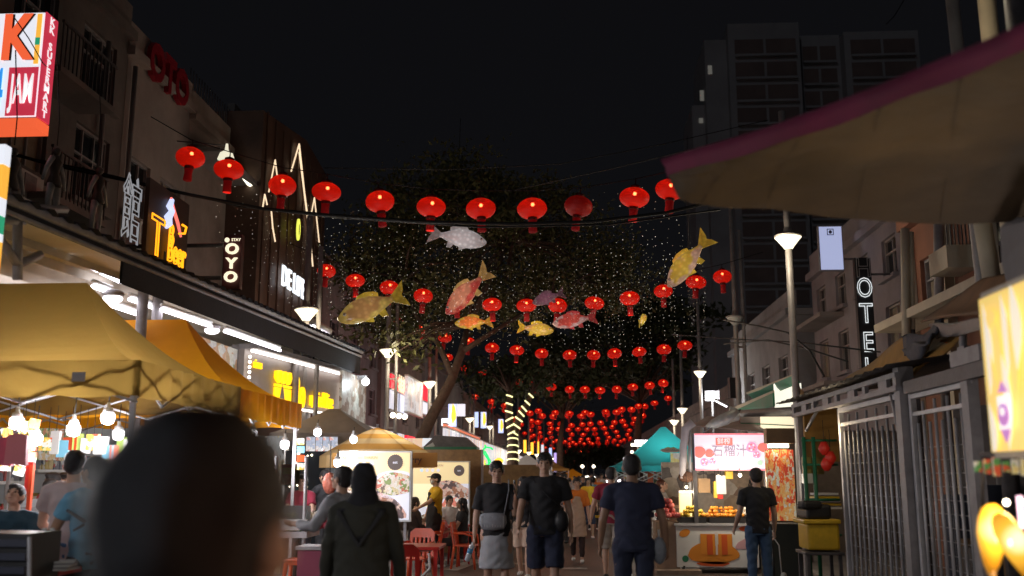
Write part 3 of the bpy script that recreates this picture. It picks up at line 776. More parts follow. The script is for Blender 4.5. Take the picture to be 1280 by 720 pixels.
# trunk wrapped in light bands
D2 = 47.
b0 = P(642, 610, Y=D2); b0.z = 0
f0 = P(641, 545, Y=D2)
tw = [[b0, P(641, 580, Y=D2), f0, P(636, 520, Y=D2), P(637, 490, Y=D2)], [f0, P(650, 520, Y=D2), P(657, 508, Y=D2), P(666, 490, Y=D2)]]
T = tree('tree whose forked trunk is wrapped in glowing pale yellow light bands', [(tw[0], [.3, .28, .24, .17, .12]), (tw[1], [.2, .16, .14, .1])],
     [(tuple(P(650, 470, Y=D2+3)), (1.8, 1.5, 1.0), 1), (tuple(P(610, 470, Y=D2+4)), (1.6, 1.5, .8), .6)], 2500, m_leaf2, .16, 'street_tree', 21)
m_band = glow('pale yellow light band', (.95, .88, .42), 1.2, True)
for pts, r0, r1 in ((tw[0], .33, .14), (tw[1], .22, .13)):
    for i in range(len(pts)-1):
        nseg = max(2, int((pts[i+1]-pts[i]).length/.30))
        for k in range(nseg):
            t = (k+.5)/nseg; c = pts[i].lerp(pts[i+1], t); d = (pts[i+1]-pts[i]).normalized(); rr = r0+(r1-r0)*((i+t)/(len(pts)-1))
            if c.z < .4: continue
            q = MB(); mt = d.to_track_quat('Z', 'Y').to_matrix() @ Matrix.Rotation(.28, 3, 'X')
            q.lathe([(rr, -.035), (rr+.02, -.02), (rr+.02, .02), (rr, .035)], c, m_band, 12, mtx=mt); q.build('light_band', T)
# ---------------------------------------------------------------- red lanterns
def lantern_mat(name, em, base, tr=.30):
    m = bpy.data.materials.new(name); m.use_nodes = True; nt = m.node_tree; N = nt.nodes; L = nt.links
    b = N['Principled BSDF']; b.inputs['Base Color'].default_value = (*base, 1); b.inputs['Roughness'].default_value = .55
    b.inputs['Emission Color'].default_value = (1., .018, .004, 1)
    # glow painted into the emission, fading with distance from the bulb
    tc = N.new('ShaderNodeTexCoord'); wv = N.new('ShaderNodeVectorMath'); wv.operation = 'DISTANCE'; wv.inputs[1].default_value = (0, -.02, .06)
    L.new(tc.outputs['Object'], wv.inputs[0]); mr = N.new('ShaderNodeMapRange'); mr.inputs['From Min'].default_value = .14; mr.inputs['From Max'].default_value = .32; mr.inputs['To Min'].default_value = em*1.45; mr.inputs['To Max'].default_value = em*.5
    L.new(wv.outputs['Value'], mr.inputs['Value']); L.new(mr.outputs['Result'], b.inputs['Emission Strength'])
    t = N.new('ShaderNodeBsdfTransparent'); t.inputs['Color'].default_value = (1, .16, .06, 1)
    mx = N.new('ShaderNodeMixShader'); mx.inputs['Fac'].default_value = tr
    L.new(b.outputs[0], mx.inputs[1]); L.new(t.outputs[0], mx.inputs[2]); L.new(mx.outputs[0], N['Material Output'].inputs['Surface'])
    m.cycles.emission_sampling = 'NONE'; return m
m_lan = lantern_mat('lit red silk', .31, (.40, .008, .008)); m_lan0 = lantern_mat('unlit red silk', .05, (.35, .01, .012), .12)  # the unlit silk keeps a faint painted glow
m_tas = M('red tassel fringe', (.26, .006, .010), .9, emit=((1, .01, .01), .03)); m_cap = M('dark red lantern cap', (.10, .01, .01), .5, .3)  # fringe carries a little of the lantern's glow as emission
m_bulb = glow('lantern bulb', (1, .62, .50), 20, True)
def make_lantern(r=.275, lod=0):
    T = thing('red_lantern', 'x', 'lantern', (0, 0, 0))
    n = 24 if lod == 0 else 10
    prof = [(r*math.sin(a), r*.72*math.cos(a)) for a in [math.pi*(.1+.8*k/(10 if lod == 0 else 6)) for k in range((10 if lod == 0 else 6)+1)]][::-1]
    b = MB(); b.lathe(prof, (0, 0, 0), m_lan, n, rib=16 if lod == 0 else 0, ribamp=.03); b.build('globe', T)
    b = MB(); b.lathe([(r*.34, -.0), (r*.34, .05), (r*.2, .07), (.012, .09), (.008, .2)], (0, 0, r*.66), m_cap, 12); b.build('cap', T)
    b = MB(); b.lathe([(r*.33, .02), (r*.33, -.05), (r*.28, -.06)], (0, 0, -r*.68), m_cap, 12)
    b.lathe([(r*.27, 0), (r*.24, -r*.35), (r*.27, -r*.86), (r*.24, -r*.88)], (0, 0, -r*.68-.05), m_tas, 14, rib=14 if lod == 0 else 0, ribamp=.12); b.build('tassel', T)
    if lod == 0:
        b = MB(); b.ball((.0, -.02, r*.30), r*.13, m_bulb, 8); b.build('bulb', T)
    else:
        b = MB(); b.ball((.0, -.02, r*.30), r*.12, m_bulb, 6); b.build('bulb', T)
    return T
protoA = make_lantern(.275, 0); protoB = make_lantern(.275, 1)
usedA = usedB = False
def place_lantern(loc, lab, far, rz=0, scl=1., unlit=False, group='red lanterns strung across the street'):
    global usedA, usedB
    if far:
        o = copy_tree(protoB) if usedB else protoB; usedB = True
    else:
        o = copy_tree(protoA) if usedA else protoA; usedA = True
    o.location = loc; o.scale = (scl,)*3; o['label'] = lab; o['group'] = group
    o.rotation_euler = (random.uniform(-.12, .12), random.uniform(-.12, .12), rz); o.scale = tuple(scl*random.uniform(.94, 1.06) for _ in range(3))
    if unlit:
        for c in list(o.children):
            if c.name.startswith('globe'):
                c.data = c.data.copy(); c.data.materials[0] = m_lan0
            if c.name.startswith('bulb'): bpy.data.objects.remove(c)
    return o
rows_px = [
    [(238, 197), (286, 212), (353, 232), (408, 240), (475, 252), (539, 259), (601, 261), (665, 261), (723, 258), (793, 247), (838, 237)],
    [(408, 339), (444, 351), (487, 360), (529, 370), (572, 378), (615, 381), (658, 382), (697, 382), (743, 379), (787, 373), (829, 364), (870, 353), (903, 346)],
    [(497, 397), (527, 411), (556, 422), (585, 428), (615, 435), (646, 438), (677, 442), (712, 444), (742, 444), (768, 442), (799, 440), (830, 437), (856, 432)],
    [(560, 447), (582, 461), (604, 467), (624, 472), (648, 477), (667, 481), (689, 484), (712, 487), (731, 487), (750, 488), (771, 487), (791, 484), (812, 482), (829, 479)],
    [(594, 496), (614, 502), (631, 507), (653, 511), (673, 514), (694, 516), (712, 517), (731, 516), (757, 515), (777, 512), (798, 508), (818, 504), (835, 498)]]
Ds = [18.3, 28.2, 39.5, 54, 72]
ROWN = ['nearest', 'second nearest', 'third nearest', 'fourth nearest', 'fifth nearest']
cable_pts = []
for ri, (row, Dk) in enumerate(zip(rows_px, Ds)):
    pts = []
    for i, (px, py) in enumerate(row):
        p = P(px, py, Y=Dk); un = ri == 0 and i == 8
        lab = ('%s red lantern from the left on the %s string' % (NTH[i], ROWN[ri])) if not un else 'dull unlit red lantern on the nearest string, right of centre'
        place_lantern(p, lab, ri > 2, rz=random.uniform(0, 3), unlit=un)
        pts.append(p+Vector((0, 0, .36)))
        if i % 4 == 1: lamp('lantern_light', p+Vector((0, 0, -.62)), 5+ri*2, (1, .16, .07), .15)
    l = pts[0]+Vector((-8.2-pts[0].x, 0, .5)) if pts[0].x > -8 else pts[0]
    r_ = Vector((5.6, Dk, pts[-1].z+.35))
    cable_pts.append([l]+pts+[r_])
# farther strings
Yr = 86.
ri = 5
while ri < 18:
    nl = 12+(ri*5) % 4; pts = []; ph = random.uniform(-.5, .5)
    H = 4.9-.02*(ri-5)+random.uniform(-.25, .25)
    for i in range(nl):
        wr = 10.8+.055*(Yr-50); s_i = i/(nl-1); X_ = -6.3+ph+wr*s_i+random.uniform(-.25, .25); H_ = H+.8*(2*s_i-1)**2+random.uniform(-.06, .06)
        p = Vector((X_, Yr+random.uniform(-.4, .4), CAM.z+H_))
        place_lantern(p, '%s red lantern from the left on the %s nearest string' % (NTH[i], NTH[ri]), True, scl=1.22)
        pts.append(p+Vector((0, 0, .36)))
    cable_pts.append([Vector((-7, Yr, pts[0].z+.3))]+pts+[pts[-1]+Vector((.9, 0, .25))])
    Yr += 10.5+ri*.35; ri += 1
for i, pts in enumerate(cable_pts):
    b = MB(); b.tube(pts, .010 if i < 3 else .012, m_wire, 5)
    tag(b.build('lantern_cable'), 'thin black cable carrying the %s nearest string of red lanterns' % (NTH[i] if i else 'very'), 'cable', 'lantern cables')
for k, yy in enumerate((30, 55, 90, 130, 180)): lamp('lantern_glow', (-.8, yy, 5.6), (26, 40, 60, 90, 130)[k], (1, .14, .06), .8)

# ---------------------------------------------------------------- overhead cables
def cable(pxs, Y0, Y1, lab, r=.02, wob=None):
    n = len(pxs); pts = [P(a, b_, Y=Y0+(Y1-Y0)*i/(n-1)) for i, (a, b_) in enumerate(pxs)]
    b = MB(); b.tube(pts, r, m_wire, 6); tag(b.build('overhead_cable'), lab, 'cable')
cable([(-60, 170), (60, 205), (160, 226), (240, 244), (330, 261), (400, 268), (520, 277), (640, 280), (740, 277), (832, 266), (960, 236), (1100, 190)], 15.5, 17, 'thick black cable crossing just below the nearest lantern string', .03)
cable([(-60, 180), (100, 210), (300, 258), (420, 272), (600, 284), (760, 281), (900, 262)], 16.5, 18, 'second black cable running close under the thick one', .018)
cable([(405, 210), (560, 212), (700, 205), (830, 180), (960, 150)], 22, 26, 'faint high wire above the nearest lanterns', .012)
cable([(640, 238), (760, 212), (860, 188), (1000, 150)], 24, 20, 'thin wire rising to the right behind the canopy', .012)
cable([(840, 418), (920, 424), (1000, 428), (1100, 440)], 33, 22, 'wire slanting right across the tall lamp post', .02)
cable([(905, 400), (950, 408), (985, 416), (1012, 438), (1030, 470)], 25, 20, 'black cable sagging between the right lamp posts', .022)
cable([(905, 430), (960, 425), (1010, 436), (1060, 452)], 26, 21, 'lower black cable behind the right lamp posts', .018)
cable([(1108, 30), (1118, 20), (1130, 0), (1140, -20)], 60, 62, 'faint wire high above the tower', .03)

# ---------------------------------------------------------------- fairy lights
rng = random.Random(5)
fl = MB(); m_f1 = glow('fairy light', (.95, .90, .78), .75, True); m_f2 = glow('dim fairy light', (.80, .70, .50), .20, True)
def dot(p, r, m_):
    vs = [(p[0]+r, p[1], p[2]), (p[0]-r, p[1], p[2]), (p[0], p[1]+r, p[2]), (p[0], p[1]-r, p[2]), (p[0], p[1], p[2]+r), (p[0], p[1], p[2]-r)]
    fl.add(vs, [(0, 2, 4), (2, 1, 4), (1, 3, 4), (3, 0, 4), (2, 0, 5), (1, 2, 5), (3, 1, 5), (0, 3, 5)], m_)
for Yp, x0, x1, sp_, ln, dz in ((18.8, -6.9, -1.5, .36, 1.5, .15), (18.8, .3, 2.1, .26, 2.9, .19), (20.5, -7, 2.6, .30, 2.0, .15), (22.5, -7, 3, .30, 2.4, .14), (24.5, -7, 3.4, .34, 2.5, .13), (26.8, -7, 3.8, .34, 2.3, .12), (28.8, -6.5, 4.2, .4, 1.7, .12)):
    X_ = x0
    while X_ < x1:
        zt_ = CAM.z+ (5.0 if Yp < 20 else 5.15) + .85*((X_+1.1)/6)**2 + (.35 if X_ > 0 and Yp < 20 else 0)
        k = rng.random()*dz; L_ = ln*rng.uniform(.7, 1.1)
        while k < L_:
            if rng.random() < .86:
                dot((X_+rng.uniform(-.03, .03)+math.sin(k*3+X_*5)*.03, Yp+rng.uniform(-.04, .04), zt_-k), rng.uniform(.005, .0095), m_f1 if rng.random() < .3 else m_f2)
            k += dz*rng.uniform(.7, 1.3)
        X_ += sp_*rng.uniform(.75, 1.25)
for x_ in (-4.5, -1, 2.4): lamp('fairy_glow', (x_, 27.5, 5.4), 28, (1, .86, .55), .6)
tag(fl.build('fairy_lights'), 'tiny warm white fairy lights hanging in curtains over the street', 'fairy lights', kind='stuff')

# ---------------------------------------------------------------- carp lanterns
def fish(label, px, py, Y, Lpx, tilt, flip, c_body, c_patch, c_fin, em=.5, yaw=0., name='fish_lantern', patch=.5):
    p = P(px, py, Y=Y); L_ = Lpx/1244*Y
    T = thing(name, label, 'fish lantern', p, 'carp lanterns hung over the street'); ROOT[T.name] = Vector((0, 0, 0))
    key = name+label[:14]
    def fm(nm, a, bcol, e):
        m = bpy.data.materials.new(nm); m.use_nodes = True; nt = m.node_tree; N = nt.nodes; LL = nt.links; b = N['Principled BSDF']
        tc = N.new('ShaderNodeTexCoord'); n1 = N.new('ShaderNodeTexNoise'); n1.inputs['Scale'].default_value = 3.2/L_; n1.inputs['Detail'].default_value = 3
        LL.new(tc.outputs['Object'], n1.inputs['Vector']); r = N.new('ShaderNodeValToRGB'); r.color_ramp.elements[0].position = patch-.05; r.color_ramp.elements[1].position = patch+.05
        r.color_ramp.elements[0].color = (*a, 1); r.color_ramp.elements[1].color = (*bcol, 1); LL.new(n1.outputs['Fac'], r.inputs['Fac'])
        v = N.new('ShaderNodeTexVoronoi'); v.inputs['Scale'].default_value = 15/L_; LL.new(tc.outputs['Object'], v.inputs['Vector'])
        mx = N.new('ShaderNodeMixRGB'); mx.blend_type = 'MULTIPLY'; mx.inputs['Fac'].default_value = .55
        r2 = N.new('ShaderNodeValToRGB'); r2.color_ramp.elements[0].color = (1, 1, 1, 1); r2.color_ramp.elements[1].color = (.35, .3, .3, 1); r2.color_ramp.elements[1].position = .6
        LL.new(v.outputs['Distance'], r2.inputs['Fac']); LL.new(r.outputs['Color'], mx.inputs['Color1']); LL.new(r2.outputs['Color'], mx.inputs['Color2'])
        LL.new(mx.outputs['Color'], b.inputs['Base Color']); LL.new(mx.outputs['Color'], b.inputs['Emission Color']); dn = N.new('ShaderNodeVectorMath'); dn.operation = 'DISTANCE'; dn.inputs[1].default_value = (.10*L_, 0, -.03*L_); LL.new(tc.outputs['Object'], dn.inputs[0]); dm = N.new('ShaderNodeMapRange'); dm.inputs['From Min'].default_value = .09*L_; dm.inputs['From Max'].default_value = .42*L_; dm.inputs['To Min'].default_value = e*1.5; dm.inputs['To Max'].default_value = e*.45; LL.new(dn.outputs['Value'], dm.inputs['Value']); LL.new(dm.outputs['Result'], b.inputs['Emission Strength']); b.inputs['Roughness'].default_value = .22  # glow painted brighter near the middle to make the body look round
        m.cycles.emission_sampling = 'NONE'; return m
    mb_, mf = fm(label[:20]+' silk', c_body, c_patch, em), fm(label[:20]+' fin silk', c_fin, tuple(x*.7 for x in c_fin), em*1.1)
    b = MB(); prof = [(.5, .015, 0), (.47, .05, -.005), (.42, .085, -.008), (.34, .125, 0), (.24, .152, .005), (.12, .162, .008), (0, .146, .008), (-.10, .105, .004), (-.18, .072, 0), (-.25, .045, 0), (-.29, .042, 0)]
    vs, fs = [], []; n = 20
    for (x_, r_, dz) in prof:
        for j in range(n):
            t = 2*math.pi*j/n; vs.append(Vector((x_*L_, r_*L_*.62*math.cos(t), dz*L_+r_*L_*math.sin(t))))
    for i in range(len(prof)-1):
        for j in range(n):
            j2 = (j+1) % n; fs.append((i*n+j, (i+1)*n+j, (i+1)*n+j2, i*n+j2))
    fs += [tuple(range(n)), tuple(range((len(prof)-1)*n, len(prof)*n))[::-1]]
    b.add(vs, fs, mb_, True); b.build('body', T)
    f3 = Fr((0, 0, 0), (1, 0, 0)); S = L_
    def fin(pts, nm, th=.012, fr_=f3, off=0.):
        q = MB(); q.poly(fr_, [(a_*S, c_*S) for a_, c_ in pts], (-th+off)*S, (th+off)*S, mf); q.build(nm, T)
    fin([(-.27, .04), (-.36, .10), (-.50, .19), (-.46, .06), (-.42, .0), (-.46, -.07), (-.48, -.17), (-.35, -.09), (-.27, -.04)], 'tail')
    fin([(.20, .135), (.15, .20), (.04, .215), (-.08, .185), (-.13, .15), (-.12, .09), (0, .12), (.12, .14)], 'dorsal_fin')
    for sd in (-1, 1):
        fr_ = Fr((.18*S, sd*.07*S, -.06*S), (1, 0, 0), (0, sd*.75, 1)); fin([(.05, 0), (-.02, -.12), (-.12, -.17), (-.13, -.09), (-.05, .0)], 'side_fin', .008, fr_)
    fin([(-.03, -.10), (-.07, -.18), (-.15, -.19), (-.14, -.08)], 'belly_fin')
    q = MB()
    for sd in (-1, 1):
        q.ball((.40*S, sd*.052*S, .03*S), .024*S, m_white, 10); q.ball((.405*S, sd*.066*S, .03*S), .013*S, m_black, 8)
    q.build('eyes', T)
    mt = Matrix.Rotation(yaw, 4, 'Z') @ (Matrix.Rotation(math.pi, 4, 'Z') if flip else Matrix.Identity(4)) @ Matrix.Rotation(-R(tilt), 4, 'Y')
    T.rotation_euler = mt.to_euler()
    q = MB(); q.tube([(p.x, p.y, p.z), (p.x+.05, p.y, p.z+2.6)], .006, m_wire, 4); q.v = [tuple(a_) for a_ in q.v]
    tag(q.build('hanging_wire', None), 'thin wire holding up the '+label, 'wire')
    return T
W_, Gd, Or, Pk, Rd = (.62, .60, .60), (.62, .42, .06), (.75, .22, .05), (.55, .22, .25), (.62, .08, .06)
fish('white carp lantern with red streaks', 571, 297, 20, 78, -8, False, (.60, .30, .32), W_, (.55, .53, .52), .36, .2, patch=.36)
fish('orange and red carp lantern with an upturned tail', 585, 364, 25, 82, -42, True, (.75, .28, .16), Rd, (.75, .45, .15), .34, -.3)
fish('big brown gold carp lantern with a red nose', 466, 383, 21, 96, -24, True, (.42, .23, .08), (.55, .40, .10), (.62, .45, .05), .36, .35)
fish('small golden carp lantern heading left', 593, 403, 29, 50, -4, True, Or, Gd, Gd, .40, .2)
fish('yellow carp lantern heading right', 669, 411, 29, 48, -8, False, (.62, .36, .14), Gd, (.80, .58, .05), .45, -.2)
fish('dim pink carp lantern with raised tail', 686, 372, 26.5, 46, -20, True, (.35, .14, .20), (.32, .16, .20), (.30, .14, .18), .22, .3)
fish('red and pink carp lantern heading left', 719, 400, 27.5, 58, -10, True, Rd, (.62, .36, .34), (.65, .08, .08), .36, .1)
fish('small yellow carp lantern facing the camera', 803, 400, 29.5, 32, 10, False, (.7, .55, .08), Gd, (.75, .6, .1), .5, -1.35)
fish('big gold carp lantern diving left beside the canopy', 861, 326, 19.5, 84, -48, True, Gd, (.60, .38, .26), (.75, .52, .06), .36, -.35)
# ---------------------------------------------------------------- tall market sign at the upper left
Yk = 12.
x1 = P(51, 80, Y=Yk).x; x0 = x1-1.25; zt, zb = P(50, 15, Y=Yk).z, P(50, 146, Y=Yk).z; Wk, Hk = x1-x0, zt-zb
T = thing('supermarket_sign', 'big backlit sign box with orange red K letters and 24 JAM, upper left corner', 'sign', (x0+Wk/2, Yk+.2, zb))
f = Fr((x0, Yk, zb), (1, 0, 0))
m_signw = glow('white backlit acrylic', (.60, .62, .68), .95, True); m_sk = glow('orange red sign film', (.85, .12, .04), .75, True); m_sb = glow('blue sign film', (.03, .28, .75), .8, True)
m_sr = glow('deep red sign film', (.50, .03, .06), .75, True); m_so = glow('orange sign film', (.85, .42, .05), .8, True); m_sg = glow('green sign film', (.02, .32, .16), .7, True); m_swl = glow('white sign letters', (.70, .68, .70), .9, True)
b = MB(); b.fbox(f, 0, Wk, 0, Hk, -.30, -.02, m_gsteel); b.build('box', T)
b = MB(); b.fbox(f, .01, Wk-.01, .01, Hk-.01, -.02, 0, m_signw); fc = b.build('face', T)
b = MB()
b.text('K', f, Wk-.33, Hk*.735, .88, .002, .012, m_black, .03, sx=.72); b.text('K', f, Wk-.355, Hk*.735, .88, .016, .012, m_sk, .03, sx=.72)
b.text('K', f, Wk-.85, Hk*.735, .88, .016, .012, m_sk, .03, sx=.72); b.build('big_letters', fc)
b = MB(); b.fbox(f, Wk-.10, Wk-.035, Hk*.50, Hk*.98, .002, .01, m_so); b.fbox(f, Wk-.10, Wk-.035, Hk*.68, Hk*.75, .011, .014, m_sg); b.build('stripe', fc)
b = MB(); b.fbox(f, Wk-.42, Wk-.02, .02, Hk*.47, .002, .008, m_sr); b.text('JAM', f, Wk-.22, Hk*.25, .58, .01, .012, m_swl, .012, sx=.32)
b.text('24', f, Wk-.64, Hk*.24, .80, .01, .012, m_sb, .02, sx=.42); b.build('opening_hours', fc)
fs_ = Fr((x1, Yk, zb), (0, 1, 0)); b = MB(); b.fbox(fs_, 0, .30, 0, Hk, 0, .02, m_sr)
st = 'KK SUPERMART'
for i, ch in enumerate(st):
    if ch != ' ': b.text(ch, fs_, .15, Hk*(.945-i*.0805), .145, .022, .006, m_swl, .02, sx=1.25)
b.build('side_panel', T)
b = MB(); b.fbox(f, -.1, Wk+.02, -.16, -.02, -.30, .02, m_sk); b.build('base_tray', T)
b = MB(); b.tube([f.p(0, Hk*.5, -.15), f.p(-2.9, Hk*.5, -.15)], .05, m_dsteel); b.tube([f.p(0, Hk*.9, -.15), f.p(-2.9, Hk*.9, -.15)], .05, m_dsteel); b.build('bracket', T)
b = MB(); b.tube([P(18, 22, Y=Yk-.3), P(36, 48, Y=Yk-.3), P(53, 78, Y=Yk-.3), P(75, 100, Y=Yk+2)], .008, m_wire, 5); tag(b.build('overhead_cable'), 'thin wire hanging in front of the big upper left sign', 'cable')
# striped strip sign at the frame's left edge
ys = 8.; xa = P(0, 250, Y=ys).x; f = Fr((xa-.35, ys, 0), (1, 0, 0)); b = MB()
for c0, c1, mm in ((180, 205, m_signw), (205, 246, m_so), (246, 268, m_signw), (268, 290, m_sg), (290, 300, m_signw), (300, 340, m_so)): b.fbox(f, 0, .35, P(0, c1, Y=ys).z, P(0, c0, Y=ys).z-.002, -.1, 0, mm)
tag(b.build('striped_sign'), 'orange white and green striped strip sign at the left edge of the view', 'sign')

# ---------------------------------------------------------------- beer neon, hotel sign board, hanging characters
Xn = -6.4
T = thing('beer_sign', 'yellow neon Tiger Beer letters with a bluish animal shape above the awning', 'neon sign', P(212, 290, X=Xn)); 
ya, yb_ = P(190, 290, X=Xn).y, P(236, 290, X=Xn).y
f = Fr((Xn, (ya+yb_)/2, 0), (0, 1, 0)); m_ny = glow('amber neon tube', (1, .36, .01), 1.25, True); m_nb = glow('bluish neon tube', (.55, .62, .95), .9, True); m_nr = glow('red neon tube', (.95, .18, .14), .9, True)
wy = yb_-ya
b = MB(); b.fbox(f, -wy*.55, wy*.56, P(212, 338, X=Xn).z, P(212, 236, X=Xn).z, -.12, -.05, M('dark sign backing', (.05, .035, .03), .6)); b.build('backing', T)
b = MB(); b.text('T', f, -wy*.36, P(196, 298, X=Xn).z, .90, 0, .013, m_ny, 0, outline=True, sx=.95); b.build('letter', T); b = MB(); b.text('I', f, -wy*.14, P(196, 322, X=Xn).z, .4, 0, .012, M('dead neon tube', (.15, .13, .12)), 0, outline=True)
b.text('Beer', f, wy*.18, P(222, 318, X=Xn).z, .60, 0, .013, m_ny, 0, outline=True, sx=.66); b.text('B', f, wy*.0, P(222, 300, X=Xn).z, .5, 0, .012, m_ny, 0, outline=True, sx=.8); b.build('letters', T); b = MB()
b.tube([P(224, 292, X=Xn), P(231, 292, X=Xn), P(233, 284, X=Xn), P(228, 281, X=Xn)], .02, m_ny, 6); b.build('tail_curl', T)
b = MB(); b.tube([P(214, 247, X=Xn), P(217, 262, X=Xn), P(222, 278, X=Xn), P(226, 296, X=Xn)], [.02, .03, .03, .02], m_nr, 6)
b.tube([P(215, 250, X=Xn), P(212, 258, X=Xn), P(215, 264, X=Xn), P(210, 272, X=Xn), P(212, 280, X=Xn), P(208, 284, X=Xn)], [.04, .06, .05, .07, .05, .03], m_nb, 8); b.build('animal_tube', T)
lamp('neon_glow', P(212, 300, X=Xn+.6), 3, (1, .6, .2), .2)
# vertical hotel board
Xo = -6.2; T = thing('hotel_board', 'narrow dark red board with glowing cream OYO letters', 'sign', P(290, 325, X=Xo))
yo = P(290, 325, X=Xo).y; xa, xb = P(279, 325, Y=yo).x, P(301, 325, Y=yo).x; f = Fr(((xa+xb)/2, yo, 0), (1, 0, 0)); hw = (xb-xa)/2
zt, zb = P(290, 293, Y=yo).z, P(290, 361, Y=yo).z
b = MB(); b.fbox(f, -hw, hw, zb, zt, -.15, 0, M('maroon sign board', (.10, .02, .02), .5)); b.build('board', T)
m_oy = glow('cream sign letters', (.80, .72, .52), 1.0, True); b = MB()
for ch, py in (('O', 312), ('Y', 330), ('O', 347)): b.text(ch, f, 0, P(290, py, Y=yo).z, .27, .005, .05, m_oy, .03, sx=1.15)
b.text('STAY', f, .06, P(290, 300, Y=yo).z, .075, .005, .01, m_oy, .01); b.disc(f, -.11, P(290, 300, Y=yo).z, .045, .045, .005, .015, m_oy); b.build('letters', T)
b = MB(); b.tube([(xa-.0, yo-.05, (zt+zb)/2+.3), (-9.9, yo-.05, (zt+zb)/2+.3)], .04, m_dsteel); b.tube([(xa, yo-.05, zb+.2), (-9.9, yo-.05, zb+.2)], .04, m_dsteel); b.build('bracket', T)
# outline character sign and figures
Xc = -6.9; f = Fr((Xc, P(164, 270, X=Xc).y, 0), (0, 1, 0)); b = MB(); b.text('館', f, 0, P(164, 268, X=Xc).z, 1.15, 0, .010, glow('pale glow outline', (.50, .51, .54), .35, True), 0, outline=True, sx=.62)  # unlit character, its paleness painted in as a faint glow
tag(b.build('character_sign'), 'pale outlined Chinese character sign left of the amber neon', 'sign')
m_fig = M('dull white figure shell', (.45, .43, .42), .5, noise=(8, .4)); m_fig2 = M('dark figure shell', (.10, .07, .06), .6, noise=(8, .4))  # pale limbs on a dark torso stand in for highlights
for k, (px, py, lab) in enumerate(((14, 225, 'leftmost of three pale dancing figure ornaments above the awning'), (68, 222, 'middle one of three pale dancing figure ornaments above the awning'), (122, 244, 'rightmost of three pale dancing figure ornaments above the awning'))):
    p = P(px, py, X=-6.4); T = thing('figure_ornament', lab, 'ornament', p, 'pale figure ornaments'); s_ = .95
    b = MB(); b.ball(p+Vector((0, 0, .36*s_)), .055*s_, m_fig2, 10); b.lathe([(.04, .28), (.08, .2), (.05, .05), (.10, -.10), (.08, -.12)], p, m_fig2, 12); b.ball(p+Vector((0, 0, .05)), .06, m_fig, 8, (.8, .8, .5)); b.build('torso', T)
    for sd in (-1, 1):
        b = MB(); b.tube([p+Vector((0, sd*.08, .24)), p+Vector((0, sd*.2, .08)), p+Vector((0, sd*.27, -.10))], [.035, .028, .02], m_fig, 8); b.build('arm', T)
        b = MB(); b.tube([p+Vector((0, sd*.06, -.1)), p+Vector((0, sd*.10, -.3)), p+Vector((0, sd*.09, -.48)), p+Vector((0, sd*.03, -.52))], [.05, .04, .03, .02], m_fig, 8); b.build('leg', T)
    b = MB(); b.tube([p+Vector((0, 0, .42)), p+Vector((0, 0, .75)), p+Vector((-.1, 0, 1.6))], .008, m_wire, 4); b.build('hanging_wire', T)

# ---------------------------------------------------------------- long shop awning with lit ceiling
Xa = -5.2
A0, A1 = P(40, 262, X=Xa), P(452, 440, X=Xa); B1 = P(452, 470, X=Xa)
T = thing('shop_awning', 'long dark corrugated shop awning with lit cream ceiling along the left side', 'awning', (Xa-2, 16, 0))
m_aw = M('dark awning metal', (.022, .020, .024), .9, 0, noise=(2, .4), bump=(20, .2)); m_ceil = M('cream corrugated ceiling', (.55, .50, .42), .6, noise=(1.5, .2))
ya, yb_ = A0.y, A1.y
def az(y, d=0.): return A0.z + (A1.z-A0.z)*(y-ya)/(yb_-ya) + d
b = MB()
vs = []; fs = []; ny = 180
for i in range(ny+1):
    y = ya-3+(yb_-ya+3)*i/ny; cz = .035*math.sin(i*2.1)
    vs += [(Xa+.12, y, az(y, .02)+cz), (-9.9, y, az(y, .95)+cz)]
for i in range(ny): fs.append((2*i, 2*i+1, 2*i+3, 2*i+2))
b.add(vs, fs, m_aw, False); b.build('roof_sheet', T)
b = MB()
for dz, th in ((0, .05), (-.12, .025)):
    b.tube([(Xa, ya-3, az(ya-3, dz)), (Xa, yb_, az(yb_, dz))], th, m_gsteel, 6)
ym = P(155, 340, X=Xa).y
for x_ in (Xa-.02, Xa-.05):
    b.quad([(x_, ya-3, az(ya-3, 0)), (x_, ym, az(ym, 0)), (x_, ym, az(ym, -.13)), (x_, ya-3, az(ya-3, -.13))], m_aw)
    b.quad([(x_, ym, az(ym, 0)), (x_, yb_, az(yb_, 0)), (x_, yb_, az(yb_, -.56)), (x_, ym, az(ym, -.40))], m_aw)
b.quad([(Xa-.02, yb_, az(yb_, 0)), (-9.9, yb_, az(yb_, .9)), (-9.9, yb_, az(yb_, .4)), (Xa-.02, yb_, az(yb_, -.56))], m_aw)
b.build('fascia', T)
b = MB()
vs = []; fs = []; ny = 120; nx = 2
for i in range(ny+1):
    y = ya-3+(yb_-ya+2.8)*i/ny
    vs += [(Xa-.08, y, az(y, -.12)), (-9.9, y, az(y, .1))]
for i in range(ny): fs.append((2*i, 2*i+2, 2*i+3, 2*i+1))
b.add(vs, fs, m_ceil, False)
for k in range(1, 11):
    x = Xa-.1-k*.42; b.fbox(Fr((x, ya-3, 0), (0, 1, 0)), 0, 0.01, 0, .01, 0, .01, m_ceil)
    b.quad([(x, ya-3, az(ya-3, -.19)), (x, yb_-.2, az(yb_, -.19)), (x, yb_-.2, az(yb_, .05)), (x, ya-3, az(ya-3, .05))], m_ceil)
b.build('ceiling', T)
for px, py in ((178, 385), (197, 385), (370, 455), (386, 462)):
    p = P(px, py, X=-5.9); b = MB(); b.tube([(p.x, p.y, .1), (p.x, p.y, az(p.y, -.1))], .075, m_gsteel, 10); b.build('column', T)
b = MB()   # truss end near the camera
p = P(20, 300, X=Xa-.1)
